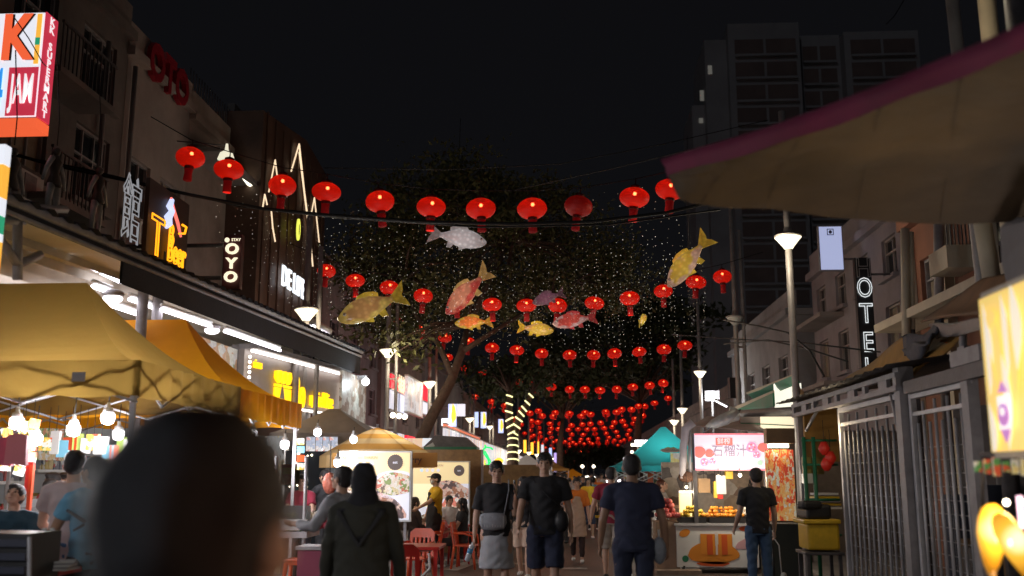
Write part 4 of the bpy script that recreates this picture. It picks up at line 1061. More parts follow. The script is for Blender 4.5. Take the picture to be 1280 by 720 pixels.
for q0, q1 in (((22, 258), (22, 350)), ((0, 276), (30, 276)), ((0, 300), (22, 330)), ((24, 262), (60, 285)), ((24, 330), (50, 318)), ((0, 258), (82, 262))): b.tube([P(*q0, X=Xa-.1), P(*q1, X=Xa-.1)], .045, m_gsteel, 6)
b.build('truss', T)
# tubes
tubes = [((62, 311), (122, 338), -6.0), ((127, 341), (152, 353), -6.0), ((22, 326), (103, 354), -6.8), ((105, 355), (137, 367), -6.8), ((-30, 306), (13, 322), -6.8), ((0, 338), (55, 355), -7.2), ((-60, 316), (-5, 337), -7.2),
         ((100, 369), (172, 393), -6.4), ((116, 358), (139, 366), -6.0), ((162, 374), (190, 384), -6.0), ((202, 387), (264, 408), -5.8), ((281, 414), (350, 438), -5.6), ((60, 357), (98, 369), -7.2)]
for i, (a_, c_, X_) in enumerate(tubes):
    T2 = thing('tube_light', '%s of the long white tube lights under the left awning, from the left' % NTH[i], 'tube light', P(*a_, X=X_), 'tube lights under the awning')
    b = MB(); b.tube([P(*a_, X=X_), P(*c_, X=X_)], .028, m_tube, 8); b.build('tube', T2)
    b = MB(); b.tube([P(*a_, X=X_)+Vector((0, 0, .07)), P(*c_, X=X_)+Vector((0, 0, .07))], .03, m_white, 6); b.build('fitting', T2)
for px, py in ((141, 373), (265, 413)):
    p = P(px, py, X=-5.9); T2 = thing('spotlight', 'oval white spotlight under the awning, %s' % ('left of the awning columns' if px < 200 else 'above the white food banner'), 'spotlight', p)
    b = MB(); b.ball(p, .13, m_led, 12, (1, .8, .5)); b.build('lamp', T2); b = MB(); b.ball(p+Vector((0, 0, .06)), .15, m_gsteel, 12, (1, .8, .4)); b.build('housing', T2)
for y in (8, 11.5, 15, 19): area('ceiling_light', (-7.2, y, az(y, -.35)), 15, .3, 2.2, (.96, .95, 1))
# ---------------------------------------------------------------- shops behind the left stalls
T = thing('restaurant_front', 'lit restaurant front with shutters and shelves behind the left tents', 'shop', (-9.7, 14, 0))
m_shut = M('blue grey shutter', (.20, .25, .31), .5, .2, noise=(3, .15)); m_int = M('pale interior wall', (.48, .50, .50), .7, noise=(1.5, .15))
f = Fr((-9.9, 4, 0), (0, 1, 0)); b = MB(); b.fbox(f, 0, 22, .1, 4.3, 0, .1, m_int); b.build('wall', T)
b = MB()
for k in range(18): b.fbox(f, 4.5, 9.5, 2.0+k*.11, 2.1+k*.11, .12+(k % 2)*.02, .16+(k % 2)*.02, m_shut)
b.build('shutter', T)
b = MB(); b.fbox(f, 2, 21.5, 3.35, 4.1, .5, .6, glow('white shop fascia panel', (.62, .66, .70), .75, True)); b.build('fascia_panel', T)
m_goods = picture('shelf goods', [(.5, .35, .1), (.10, .12, .16), (.45, .06, .05), (.5, .5, .48), (.08, .2, .12), (.55, .42, .2), (.16, .16, .2)], 7, 0)
for k, (x0_, x1_, zz) in enumerate(((9.8, 13, 1.0), (9.8, 13, 1.6), (1.5, 4.2, 1.2), (13.4, 17, 1.1), (13.4, 17, 1.8), (17.3, 21, 1.3))):
    b = MB(); b.fbox(f, x0_, x1_, zz, zz+.05, .1, .5, m_white)
    q = x0_+.05
    while q < x1_-.2:
        w_ = random.uniform(.1, .28); b.fbox(f, q, q+w_*.85, zz+.052, zz+.052+random.uniform(.15, .42), .14, .42, m_goods); q += w_
    b.build('shelf', T)
b = MB(); b.fbox(f, 9.7, 9.95, .1, 3.2, .1, .4, m_steel); b.build('door_jamb', T); b = MB(); b.fbox(f, 13.1, 13.3, .1, 3.2, .1, .4, m_steel); b.build('door_jamb', T)
for k, (y_, z_, w_, h_, cols) in enumerate(((9.2, 1.15, 1.2, 1.1, [(.55, .35, .12), (.5, .12, .05), (.6, .55, .4), (.25, .1, .04)]), (16.2, 2.0, 1.6, 1.1, [(.6, .6, .58), (.15, .3, .1), (.5, .2, .1), (.6, .45, .25)]))):
    b = MB(); f3 = Fr((-8.2 if k == 0 else -8.9, y_, z_), (0, 1, 0) if k else (.8, .6, 0)); b.fbox(f3, 0, w_, 0, h_, -.03, 0, picture('food poster %d' % k, cols, 13, .08)); tag(b.build('food_poster'), ['brown food poster behind the seated boy', 'pale food poster with greenery on the restaurant wall'][k], 'poster')
# food banner and yellow-lettered shop sign
def board(pxa, pxb, pt, pb, Ya, name='board'):
    a_ = P(pxa, pt, Y=Ya); zt_ = a_.z; zb_ = P(pxa, pb, Y=Ya).z
    return a_, zt_, zb_
a0 = P(232, 414, Y=16.5); a1 = P(297, 437, Z=a0.z); zb = P(232, 468, Y=16.5).z
f = Fr((a0.x, a0.y, 0), (a1-a0)); Wd = (Vector((a1.x, a1.y, 0))-Vector((a0.x, a0.y, 0))).length
T = thing('food_banner', 'white banner with pictures of dishes between the yellow tent and the bulb framed sign', 'banner', (a0.x, a0.y, zb))
b = MB(); b.fbox(f, 0, Wd, zb-.2, a0.z, -.05, 0, picture('dish banner print', [(.58, .56, .50), (.55, .53, .5), (.14, .26, .10), (.50, .30, .18), (.6, .58, .52), (.42, .28, .16)], 5, .22)); b.build('panel', T)
b = MB(); b.fbox(f, -.12, 0, zb-.5, a0.z+.1, -.1, .04, m_gsteel); b.fbox(f, Wd, Wd+.16, zb-1, a0.z+.1, -.12, .06, m_gsteel); b.build('frame', T)
a0 = P(306, 436, Y=19); a1 = P(427, 468, Z=a0.z); zb = P(306, 497, Y=19).z-.1
f = Fr((a0.x, a0.y, 0), (a1-a0)); Wd = (Vector((a1.x, a1.y, 0))-Vector((a0.x, a0.y, 0))).length; Hs = a0.z-zb
T = thing('rice_shop_sign', 'grey shop sign with bright yellow letters, edged with white bulbs', 'sign', (a0.x, a0.y, zb))
m_sgrey = M('brushed grey sign panel', (.38, .34, .33), .45, .3, noise=(2, .15)); m_sy = glow('bright yellow sign letters', (1, .56, .005), 1.1, True)
f = Fr((a0.x, a0.y, zb), (a1-a0))
b = MB(); b.fbox(f, 0, Wd, 0, Hs, -.12, 0, m_sgrey); b.build('panel', T)
b = MB(); b.fbox(f, .02, Wd-.02, Hs-.06, Hs-.01, .12, .18, glow('cool strip light', (1, .93, .88), 2.6)); b.fbox(f, .02, Wd-.02, .0, .04, .12, .18, glow('cool strip light', (1, .93, .88), 2.6)); b.build('strip_light', T)
b = MB(); b.fbox(f, -.02, Wd+.02, Hs, Hs+.1, -.12, .28, m_gsteel); b.build('hood', T)
for x_ in (.10, Wd-.08):
    for k in range(9 if x_ < 1 else 8):
        q = MB(); q.ball(f.p(x_, Hs*(.10+.095*k), .07), .035, glow('marquee bulb', (1, .86, .72), 2.5, True), 8); q.build('bulb', T)
sxx = Wd/121.
def sp_(px): return (px-306)*sxx*1.0
b = MB()
b.text('Bo', f, sp_(366), Hs*.36, .95, .02, .06, m_sy, .008, sx=.60); b.build('letters', T); b = MB(); b.text('ngfried Rice', f, sp_(396), Hs*.30, .50, .02, .06, m_sy, .004, sx=.56); b.build('letters', T); b = MB(); b.text('since', f, sp_(318), Hs*.76, .26, .02, .04, m_sy, .006, sx=.7)
b.build('letters', T)
b = MB(); f0_, f1_ = sp_(337), sp_(356)
b.fbox(f, f0_, f1_, .14, Hs*.40, .02, .06, m_sy); b.fbox(f, f0_, f1_, Hs*.42, Hs*.47, .02, .07, m_sy)
b.poly(f, [(f0_+.22, .2), (f0_+.33, .55), (f0_+.45, .2)], .062, .07, m_sgrey)
for k in range(3): b.tube([f.p(f0_+.10+k*.24, Hs*.72, .06), f.p(f0_+.09+k*.24, Hs*.6, .07), f.p(f0_+.14+k*.24, Hs*.5, .07)], [.09, .10, .05], m_sy, 8)
b.build('bowl_emblem', T)
a0 = P(428, 468, Y=22.5); f = Fr((a0.x, a0.y, 0), P(458, 480, Z=a0.z)-a0); b = MB(); zz = P(428, 524, Y=22.5).z; b.fbox(f, 0, (P(458, 480, Z=a0.z)-a0).length, zz-.4, a0.z+.1, -.06, 0, picture('grey dish banner', [(.42, .42, .38), (.50, .48, .44), (.30, .24, .20), (.22, .16, .12)], 6, .16))
tag(b.build('dish_banner'), 'grey banner of dishes right of the bulb framed sign', 'banner')
p = P(457, 477, Y=24); b = MB(); b.ball(p, .10, m_led, 10); b.box(p+Vector((-.1, 0, .1)), (.25, .1, .1), m_gsteel); tag(b.build('spotlight'), 'small bluish white spotlight at the end of the dark awning', 'spotlight'); lamp('spot_light', p+Vector((.2, -.2, -.1)), 20, (.8, .95, 1))
b = MB(); b.tube([P(389, 408, X=-6.2), P(410, 423, X=-6.2)], .07, m_tube, 8); b.tube([P(388, 401, X=-6.2), P(411, 414, X=-6.2)], .10, m_gsteel, 8); tag(b.build('tube_light'), 'bright tube light on the awning roof beside the lit lamp post', 'tube light')
b = MB(); b.tube([P(300, 216, X=-9.3), P(319, 236, X=-9.3)], .09, glow('cream strip light', (.95, .88, .66), 2.2), 8); b.tube([P(299, 212, X=-9.5), P(320, 232, X=-9.5)], .09, m_gsteel, 6); tag(b.build('strip_light'), 'cream strip light high on the wall behind the second lantern', 'strip light')
b = MB(); pp = P(283, 194, X=-8.6); b.lathe([(.22, -.12), (.16, .05), (.05, .12), (.03, .3)], pp, glow('cream lamp shade', (.70, .66, .50), .9, True), 12); b.tube([pp+Vector((0, 0, .25)), pp+Vector((-1.3, 0, .4))], .02, m_dsteel, 5); tag(b.build('wall_lamp'), 'small cream cone lamp above the second lantern from the left', 'lamp')

# ---------------------------------------------------------------- yellow tents
m_t1 = M('faded mustard tent cloth', (.23, .145, .025), .8, noise=(1.3, .25), bump=(4, .7)); m_t2 = M('bright orange tent cloth', (.85, .36, .008), .75, noise=(2, .14), bump=(4, .5))
for mm in (m_t1, m_t2):
    nt = mm.node_tree; bs = nt.nodes['Principled BSDF']; tl = nt.nodes.new('ShaderNodeBsdfTranslucent'); tl.inputs['Color'].default_value = (.36, .22, .05, 1) if mm is m_t1 else (.85, .38, .01, 1); mx = nt.nodes.new('ShaderNodeMixShader'); mx.inputs['Fac'].default_value = .42
    nt.links.new(bs.outputs[0], mx.inputs[1]); nt.links.new(tl.outputs[0], mx.inputs[2]); nt.links.new(mx.outputs[0], nt.nodes['Material Output'].inputs['Surface'])
def tent(label, x0, x1, y0, y1, ze, zp, mat, ridge=1.6, val=.30, legs=True, fold=True, name='market_tent', sag=.22, sc_=1.):
    T = thing(name, label, 'tent', ((x0+x1)/2, (y0+y1)/2, 0), None)
    cx, cy = (x0+x1)/2, (y0+y1)/2; W_, D_ = (x1-x0)/2, (y1-y0)/2; rd = ridge/2
    b = MB(); n = 10
    def roofz(t): return ze+(zp-ze)*(t**(1+sag*3))    # t 0 at eave, 1 at peak: hangs in a curve
    # rings of a rectangle shrinking to the ridge
    rings = []
    for i in range(n+1):
        t = i/n; hx = W_*(1-t)+rd*t; hy = D_*(1-t)+.02*t; z = roofz(t)
        r_ = []
        for (ax, ay, bx, by) in ((-1, -1, 1, -1), (1, -1, 1, 1), (1, 1, -1, 1), (-1, 1, -1, -1)):
            for k in range(8):
                s = k/8; xx, yy = ax+(bx-ax)*s, ay+(by-ay)*s
                dip = .07*math.sin(s*math.pi)*(1-t)*math.sin(math.pi*min(1, t*1.4+.0))
                r_.append((cx+hx*xx, cy+hy*yy, z-dip))
        rings.append(r_)
    vs = [p for r_ in rings for p in r_]; m_ = 32
    fs = [(i*m_+j, i*m_+(j+1) % m_, (i+1)*m_+(j+1) % m_, (i+1)*m_+j) for i in range(n) for j in range(m_)]
    b.add(vs, fs, mat, False); b.sm = [True]*0+[False]*len(b.sm)
    b.build('canopy', T)
    b = MB(); vs = []; fs = []; m_ = 120
    per = []
    for (ax, ay, bx, by) in ((-1, -1, 1, -1), (1, -1, 1, 1), (1, 1, -1, 1), (-1, 1, -1, -1)):
        for k in range(30):
            s = k/30; xx, yy = ax+(bx-ax)*s, ay+(by-ay)*s; wv = .018*math.sin(k*1.9+ax)+.01*math.sin(k*4.1)
            per.append((cx+(W_+.01+wv)*xx, cy+(D_+.01+wv)*yy))
    for (x_, y_) in per: vs += [(x_, y_, ze+.005), (x_, y_, ze-val+.012*math.sin(x_*9+y_*7))]
    for j in range(m_): fs.append((2*j, 2*j+1, 2*((j+1) % m_)+1, 2*((j+1) % m_)))
    b.add(vs, fs, mat, True); b.build('valance', T)
    b = MB()
    for zz, i_ in (((ze-.03, 1),) if fold else ()):
        for p, q in (((x0, y0), (x1, y0)), ((x1, y0), (x1, y1)), ((x1, y1), (x0, y1)), ((x0, y1), (x0, y0))):
            N_ = 4
            for k in range(N_):
                a_ = Vector((p[0]+(q[0]-p[0])*k/N_, p[1]+(q[1]-p[1])*k/N_, 0)); c_ = Vector((p[0]+(q[0]-p[0])*(k+1)/N_, p[1]+(q[1]-p[1])*(k+1)/N_, 0))
                h0, h1 = (zz-.04, zz-.36) if k % 2 == 0 else (zz-.36, zz-.04)
                ins = Vector(((cx-(p[0]+q[0])/2)*.02, (cy-(p[1]+q[1])/2)*.02, 0))
                b.tube([a_+ins+Vector((0, 0, h0)), c_+ins+Vector((0, 0, h1))], .014, m_steel, 6); b.tube([a_+ins+Vector((0, 0, h1)), c_+ins+Vector((0, 0, h0))], .014, m_steel, 6)
    if fold: b.build('folding_frame', T)
    b = MB(); b.tube([(cx, cy, ze-.3), (cx, cy, zp-.03)], .02, m_steel, 6); b.build('centre_pole', T)
    for (lx, ly) in ((x0, y0), (x1, y0), (x1, y1), (x0, y1)):
        b = MB(); sx_, sy_ = (1 if lx < cx else -1), (1 if ly < cy else -1)
        b.box((lx+sx_*.045, ly+sy_*.045, ze/2-.0), (.045, .045, ze-.02), m_steel); b.box((lx+sx_*.045, ly+sy_*.045, .13), (.10, .10, .015), m_steel); b.build('leg', T)
    return T
c1, c2, c3, = P(173, 452, X=-4.1), P(298, 483, X=-4.1), P(375, 506, X=-4.1)
ze = (c1.z+c2.z)/2
pk = P(95, 357, X=-5.6); pk2 = P(208, 397, X=-5.6)
T = tent('big faded mustard market tent, nearest on the left', -8.6, -4.1, c1.y, c2.y, ze, pk.z, m_t1, 1.9, .34)
b = MB(); f = Fr((-4.1-.62, c1.y-.035, ze-.2), (1, 0, 0)); b.fbox(f, 0, .13, 0, .09, 0, .006, m_gsteel); b.build('cloth_patch', T)
tent('bright orange yellow market tent behind the mustard one', -8.6, -4.1, c2.y+.05, c3.y, c3.z*.5+ze*.5, pk2.z, m_t2, 1.9, .36)
# near tent out to the left foreground is hidden; grey canopy and striped parasol further on
def umbrella(label, c, zr, zp, rad, n, mats, val=.14, name='parasol', pole=True, cat='parasol', stripes=1, sag=.1):
    T = thing(name, label, cat, (c[0], c[1], 0)); b = MB(); K = 6
    for s in range(n):
        t0, t1 = 2*math.pi*s/n, 2*math.pi*(s+1)/n
        for k in range(K):
            a_, c_ = k/K, (k+1)/K
            def pt(t, u): return (c[0]+rad*u*math.cos(t), c[1]+rad*u*math.sin(t), zp-(zp-zr)*(u**(1+sag)))
            b.add([pt(t0, a_), pt(t1, a_), pt(t1, c_), pt(t0, c_)], [(0, 1, 2, 3)], mats[(k//stripes) % len(mats)])
        b.add([(c[0]+rad*math.cos(t0), c[1]+rad*math.sin(t0), zr), (c[0]+rad*math.cos(t1), c[1]+rad*math.sin(t1), zr), (c[0]+rad*math.cos(t1), c[1]+rad*math.sin(t1), zr-val), (c[0]+rad*math.cos(t0), c[1]+rad*math.sin(t0), zr-val)], [(0, 1, 2, 3)], mats[-1])
    b.build('canopy', T)
    b = MB()
    for s in range(n):
        t0 = 2*math.pi*s/n; b.tube([(c[0], c[1], zp-.06), (c[0]+rad*.98*math.cos(t0), c[1]+rad*.98*math.sin(t0), zr-.03)], .012, m_gsteel, 5)
    b.build('ribs', T)
    if pole: b = MB(); b.tube([(c[0], c[1], 0), (c[0], c[1], zp+.06)], .03, m_gsteel, 8); b.build('pole', T)
    return T
m_gcl = M('grey brown canopy cloth', (.30, .25, .20), .85, noise=(2, .2)); m_u1 = M('ochre parasol cloth', (.60, .33, .09), .8, noise=(2, .15)); m_u2 = M('straw parasol cloth', (.66, .48, .26), .8, noise=(2, .15))
for mm, tc_ in ((m_u1, (.7, .36, .08, 1)), (m_u2, (.75, .55, .28, 1))):
    nt = mm.node_tree; bs = nt.nodes['Principled BSDF']; tl = nt.nodes.new('ShaderNodeBsdfTranslucent'); tl.inputs['Color'].default_value = tc_; mx = nt.nodes.new('ShaderNodeMixShader'); mx.inputs['Fac'].default_value = .5
    nt.links.new(bs.outputs[0], mx.inputs[1]); nt.links.new(tl.outputs[0], mx.inputs[2]); nt.links.new(mx.outputs[0], nt.nodes['Material Output'].inputs['Surface'])
pa = P(418, 512, Y=21.4)
tent('low grey brown canopy between the orange tent and the striped parasol', pa.x-1.1, P(466, 541, Y=20.4).x, 20.4, 22.6, P(462, 541, Y=20.4).z, P(418, 511, Y=21.5).z, m_gcl, .2, .16, fold=False, sag=.05)
pu = P(472, 538, Y=19.2)
umbrella('wide ochre parasol with straw stripes behind the menu boards', (pu.x, 19.2), P(472, 571, Y=18.2).z+.03, pu.z+.06, 1.12, 8, [m_u1, m_u2], .22, sag=.25)
lamp('parasol_bulb', (pu.x+.2, 19.1, pu.z-.42), 16, (1, .93, .82), .12)  # unseen light added under the parasol to shine through its cloth
f = Fr((P(518, 570, Y=18.15).x, 18.13, P(515, 575, Y=18.1).z), (1, 0, 0)); b = MB(); b.text('erry', f, -.0, 0, .16, 0, .006, M('brown print', (.12, .06, .03), .7), .02)
q = MB(); q.fbox(f, -1.5, .42, -.13, .13, -.03, -.004, m_u1); t_ = thing('stall_valance', 'ochre cloth strip with brown letters between the two menu boards', 'valance', f.o); q.build('cloth', t_); b.build('lettering', t_)

# ---------------------------------------------------------------- hanging bulbs over the stalls
bl = [(21, 526, 9.6), (45, 547, 10.4), (92, 535, 10.0), (135, 520, 9.9), (148, 541, 11.6), (316, 541, 13.2), (356, 554, 14.5), (397, 539, 17), (442, 548, 17.6), (422, 577, 16.5)]
for i, (px, py, Y_) in enumerate(bl):
    p = P(px, py, Y=Y_); T = thing('hanging_bulb', '%s white LED bulb from the left hanging under the left stalls' % NTH[i], 'light bulb', p, 'hanging stall bulbs')
    b = MB(); s_ = Y_/10*.9 if i < 6 else 1.1; b.lathe([(.02, -.085), (.055, -.07), (.068, -.03), (.066, .02), (.05, .035)], p, m_led, 14); b.build('globe', T)
    b = MB(); b.lathe([(.052, .035), (.045, .075), (.02, .09), (.018, .14)], p, m_white, 12); b.build('socket', T)
    b = MB(); b.tube([p+Vector((0, 0, .13)), p+Vector((.01, 0, .34 if i < 6 else .2))], .006, m_wire, 5); b.build('wire', T)
    lamp('bulb_light', p+Vector((0, -.0, -.16)), 34 if i < 5 else 28, (.97, .95, 1), .14)

# ---------------------------------------------------------------- menu boards, posters, signs down the left side
def lightbox(label, px0, px1, pt, pb, Y, build_face, stand=True, name='menu_board', em=.8):
    a_ = P(px0, pt, Y=Y); c_ = P(px1, pb, Y=Y); W_ = c_.x-a_.x; H_ = a_.z-c_.z
    T = thing(name, label, 'menu board', (a_.x+W_/2, Y, 0 if stand else c_.z)); f = Fr((a_.x, Y, c_.z), (1, 0, 0))
    b = MB(); b.fbox(f, -.03, W_+.03, -.03, H_+.03, -.12, -.012, m_white)
    if stand:
        for x_ in (.05, W_-.1): b.fbox(f, x_, x_+.05, -c_.z, -.03, -.1, -.05, m_gsteel)
    b.build('frame', T); build_face(T, f, W_, H_); return T
m_bc = glow('cream lit menu header', (.78, .62, .34), .62, True); m_bw = glow('pale lit menu ground', (.62, .62, .70), .62, True); m_seal = M('grey brown seal', (.10, .075, .065), .6, emit=((.2, .16, .15), .25)); m_ink = M('soft brown ink', (.25, .18, .10), .7, emit=((.5, .4, .25), .3))
m_food = picture('noodle dish print', [(.62, .58, .52), (.55, .45, .25), (.50, .14, .09), (.20, .26, .08), (.60, .50, .40), (.15, .10, .07), (.62, .55, .48)], 16, .42)
m_food2 = picture('meat dish print', [(.35, .16, .10), (.60, .36, .30), (.50, .45, .42), (.12, .08, .08), (.62, .45, .38)], 12, .42)
def seal(mb, f, x, y, r):
    pts = []
    for j in range(48):
        rr = r*(1 if j % 2 else .93); t = 2*math.pi*j/48; pts.append((x+rr*math.cos(t), y+rr*math.sin(t)))
    mb.poly(f, pts, .002, .008, m_seal); mb.text('est', f, x, y, r*.5, .009, .003, m_bw, .01)
def face_a(T, f, W_, H_):
    b = MB(); b.fbox(f, 0, W_, 0, H_*.60, -.01, 0, m_bw); b.fbox(f, 0, W_, H_*.602, H_, -.01, .001, m_bc); fc = b.build('face', T)
    b = MB(); seal(b, f, W_*.79, H_*.855, W_*.115); b.build('seal', fc)
    b = MB(); b.text('RESTORAN SHARIN', f, W_*.28, H_*.925, W_*.058, .003, .003, m_ink, .01); 
    for k in range(4): b.disc(f, W_*(.12+.11*k), H_*.83, W_*.035, W_*.035, .003, .006, glow('pale blue menu mark', (.45, .60, .72), .7, True) if k == 0 else m_bw, 12)
    b.build('heading', fc)
    b = MB(); b.disc(f, W_*.80, H_*.52, W_*.36, W_*.20, .002, .008, m_bw, 28); b.disc(f, W_*.80, H_*.53, W_*.30, W_*.16, .009, .014, m_food, 26, 0, .04)
    b.disc(f, W_*.62, H_*.23, W_*.34, W_*.16, .002, .008, m_food2, 26, -.5, .12); b.disc(f, W_*.25, H_*.55, W_*.22, W_*.15, .002, .007, m_food, 20, .3, .06); b.disc(f, W_*.3, H_*.1, W_*.3, W_*.12, .010, .014, m_food, 20, 0, .08)
    b.v = [tuple(min_clip(f, v, W_, H_)) for v in b.v]; b.build('dish_pictures', fc)
def min_clip(f, v, W_, H_):
    v = Vector(v); d = v-f.o; x, y, z = d.dot(f.u), d.dot(f.v), d.dot(f.n)
    return f.p(min(max(x, .0), W_), min(max(y, .0), H_), z)
lightbox('large lit menu board with bowl pictures behind the woman in the black headscarf', 426, 511, 566, 650, 17.6, face_a)
def face_b(T, f, W_, H_):
    b = MB(); b.fbox(f, 0, W_, 0, H_*.70, -.01, 0, m_bw); b.fbox(f, 0, W_, H_*.702, H_, -.01, .001, m_bc); b.fbox(f, 0, W_*.42, H_*.38, H_*.701, 0.001, .002, glow('pale yellow menu ground', (.78, .72, .45), .75, True)); fc = b.build('face', T)
    b = MB(); seal(b, f, W_*.83, H_*.885, W_*.10); b.build('seal', fc)
    b = MB(); b.text('RESTORAN SHARIN', f, W_*.30, H_*.955, W_*.055, .003, .003, m_ink, .01)
    for k in range(4): b.disc(f, W_*(.15+.10*k), H_*.89, W_*.03, W_*.03, .003, .006, glow('pale blue menu mark', (.45, .60, .72), .7, True) if k == 0 else m_bw, 12)
    b.build('heading', fc)
    b = MB(); b.disc(f, W_*.72, H_*.60, W_*.42, W_*.16, .002, .008, m_food2, 26, -.15, .14); b.disc(f, W_*.75, H_*.40, W_*.25, W_*.15, .004, .01, picture('red fruit print', [(.62, .2, .15), (.65, .5, .4), (.6, .55, .5)], 9, .6), 24, 0, .1)
    b.disc(f, W_*.3, H_*.2, W_*.25, W_*.12, .003, .008, m_food, 22, .2, .1); b.disc(f, W_*.8, H_*.12, W_*.18, W_*.12, .003, .008, m_food2, 22, .2, .1)
    b.v = [tuple(min_clip(f, v, W_, H_)) for v in b.v]; b.build('dish_pictures', fc)
lightbox('second lit menu board behind the waiter in yellow', 517, 585, 578, 668, 22.8, face_b)
# plywood stall wall right of the second board
b = MB(); a_ = P(520, 562, Y=23.3); c_ = P(601, 690, Y=23.3); b.box(((a_.x+c_.x)/2, 23.4, a_.z/2), (c_.x-a_.x, .08, a_.z), m_wood); b.box((c_.x+.02, 23.33, a_.z/2), (.05, .05, a_.z), m_steel)
tag(b.build('plywood_stall_wall'), 'plywood stall wall framing the second menu board', 'stall wall')
b = MB(); a_ = P(597, 581, Y=26); c_ = P(640, 620, Y=26); f = Fr((a_.x, 26, 0), (1, 0, 0)); b.fbox(f, 0, c_.x-a_.x+.8, .9, a_.z, -.5, 0, m_wood); b.fbox(f, 0, c_.x-a_.x+.8, 0.01, .899, -.5, 0, m_dsteel)
tag(b.build('wooden_stall'), 'wooden stall front beside the second menu board, left of the woman on the phone', 'stall')
# stainless hood over the stall
b = MB(); p = P(560, 562, Y=24); b.box(p+Vector((.1, 0, .02)), (1.25, .8, .07), m_green); b.poly(Fr((p.x-.55, 24.3, p.z+.06), (1, 0, 0)), [(0, 0), (1.25, 0), (1.0, .22), (.28, .27)], 0, .6, m_dsteel)
b.tube([p+Vector((-.3, -.25, .12)), p+Vector((-.48, -.25, .02)), p+Vector((-.6, -.25, -.02))], .07, m_white, 8); b.tube([(p.x+.6, 24, 0), (p.x+.6, 24, p.z)], .03, m_steel, 6); b.tube([(p.x-.5, 24, 0), (p.x-.5, 24, p.z)], .03, m_steel, 6)
tag(b.build('stall_hood'), 'dark sloping hood with green edge above the second menu board', 'hood')
# signboards (red / white) about D 33
def sideboard(label, px0, px1, pt0, pb0, Xs, mat, name='signboard', th=.12, writing=None, wm=None, kind_='signboard', wsize=.5, sx=1.):
    a_ = P(px0, pt0, X=Xs); zb_ = P(px0, pb0, X=Xs).z; y1_ = P(px1, pt0, X=Xs).y; f = Fr((Xs, a_.y, 0), (0, 1, 0)); W_ = y1_-a_.y
    T = thing(name, label, kind_, (Xs, a_.y+W_/2, zb_)); b = MB(); b.fbox(f, 0, W_, zb_, a_.z, -th, 0, mat); b.build('panel', T)
    b = MB(); t = .06
    for q in ((-t, W_+t, a_.z, a_.z+t), (-t, W_+t, zb_-t, zb_)): b.fbox(f, *q, -th, .03, m_white)
    b.build('edge', T)
    if writing:
        b = MB(); b.text(writing, f, W_/2, (a_.z+zb_)/2, wsize, .01, .03, wm, .012, sx=sx); b.build('writing', T)
    return T, f, W_
m_rb = glow('red backlit sign', (.80, .02, .04), 1.1, True); m_wb = glow('white backlit sign', (.66, .66, .72), .9, True); m_strip = picture('busy banner print', [(.62, .62, .66), (.50, .50, .58), (.55, .45, .40), (.2, .22, .3), (.6, .62, .68)], 3.0, .85, (1, 1, .25))
m_strip2 = picture('vertical menu banner print', [(.62, .64, .68), (.55, .58, .62), (.58, .40, .28), (.35, .38, .45), (.60, .62, .66)], 3.5, .75, (1, 1, .12))
sideboard('red lit signboard with white marks above the left shops', 489, 510, 467, 490, -6.3, m_rb, writing='大排档', wm=m_neonwarm, wsize=.8, sx=1.2)
sideboard('white printed board below the red signboard', 488, 510, 487, 511, -6.25, m_strip)
sideboard('white framed board with grey print standing proud of the red signboard', 510, 529, 470, 514, -6.0, picture('grey print board', [(.60, .60, .62), (.55, .55, .58), (.40, .36, .36), (.58, .5, .48)], 4, .55))
sideboard('second red lit signboard strip right of the framed board', 530, 536, 478, 502, -6.2, m_rb); sideboard('narrow white board beside the second red strip', 529.5, 543, 502, 517, -6.1, m_wb)
sideboard('long white banner strip under the bright signs, printed in grey and orange', 557, 640, 534, 582, -5.3, m_strip2)
sideboard('orange lit edge sign at the top of the long banner', 557, 600, 530, 533, -5.25, glow('orange red edge light', (.75, .2, .1), .7, True), kind_='sign')
b = MB(); f = Fr((-6.2, 29, 0), (0, 1, 0)); b.fbox(f, 0, 14, 2.6, 2.75, -2, 1.0, m_gsteel); b.fbox(f, 0, 14, 1.0, 2.55, -2, -1.9, m_goods); tag(b.build('shop_canopy'), 'grey flat canopy under the red and white signboards', 'canopy')
for k, (px, py, Y_) in enumerate(((491, 519, 30), (499, 520, 31), (506, 521, 32))):
    p = P(px, py, Y=Y_); b = MB(); b.ball(p, .09, m_warmled, 8); tag(b.build('ceiling_bulb'), '%s round bulb from the left under the grey flat canopy' % NTH[k], 'light bulb')
area('canopy_light', (-6.5, 32, 2.5), 22, 1, 6, (1, .93, .85))
# projecting signs farther on
def projsign(label, px0, px1, pt, pb, Y, mat, mat2=None, txt=None):
    a_ = P(px0, pt, Y=Y); c_ = P(px1, pb, Y=Y); f = Fr((a_.x, Y, c_.z), (1, 0, 0)); W_, H_ = c_.x-a_.x, a_.z-c_.z
    T = thing('projecting_sign', label, 'sign', (a_.x+W_/2, Y, c_.z)); b = MB(); b.fbox(f, 0, W_, 0, H_, -.2, 0, mat); b.build('panel', T)
    if mat2: b = MB(); b.disc(f, W_*.68, H_*.55, W_*.30, H_*.42, .002, .05, mat2, 16, 0, .12); b.build('emblem', T)
    b = MB(); b.fbox(f, -1.2, 0, H_*.8, H_*.84, -.12, -.06, m_dsteel); b.build('bracket', T)
m_nbl = glow('pale blue sign light', (.45, .55, .95), 1.0, True); m_nor = glow('orange sign light', (1, .48, .04), 1.3, True)
projsign('pale blue and orange projecting sign, first right of the slanting trunk', 560.5, 570, 505, 533, 44, m_nbl, m_nor)
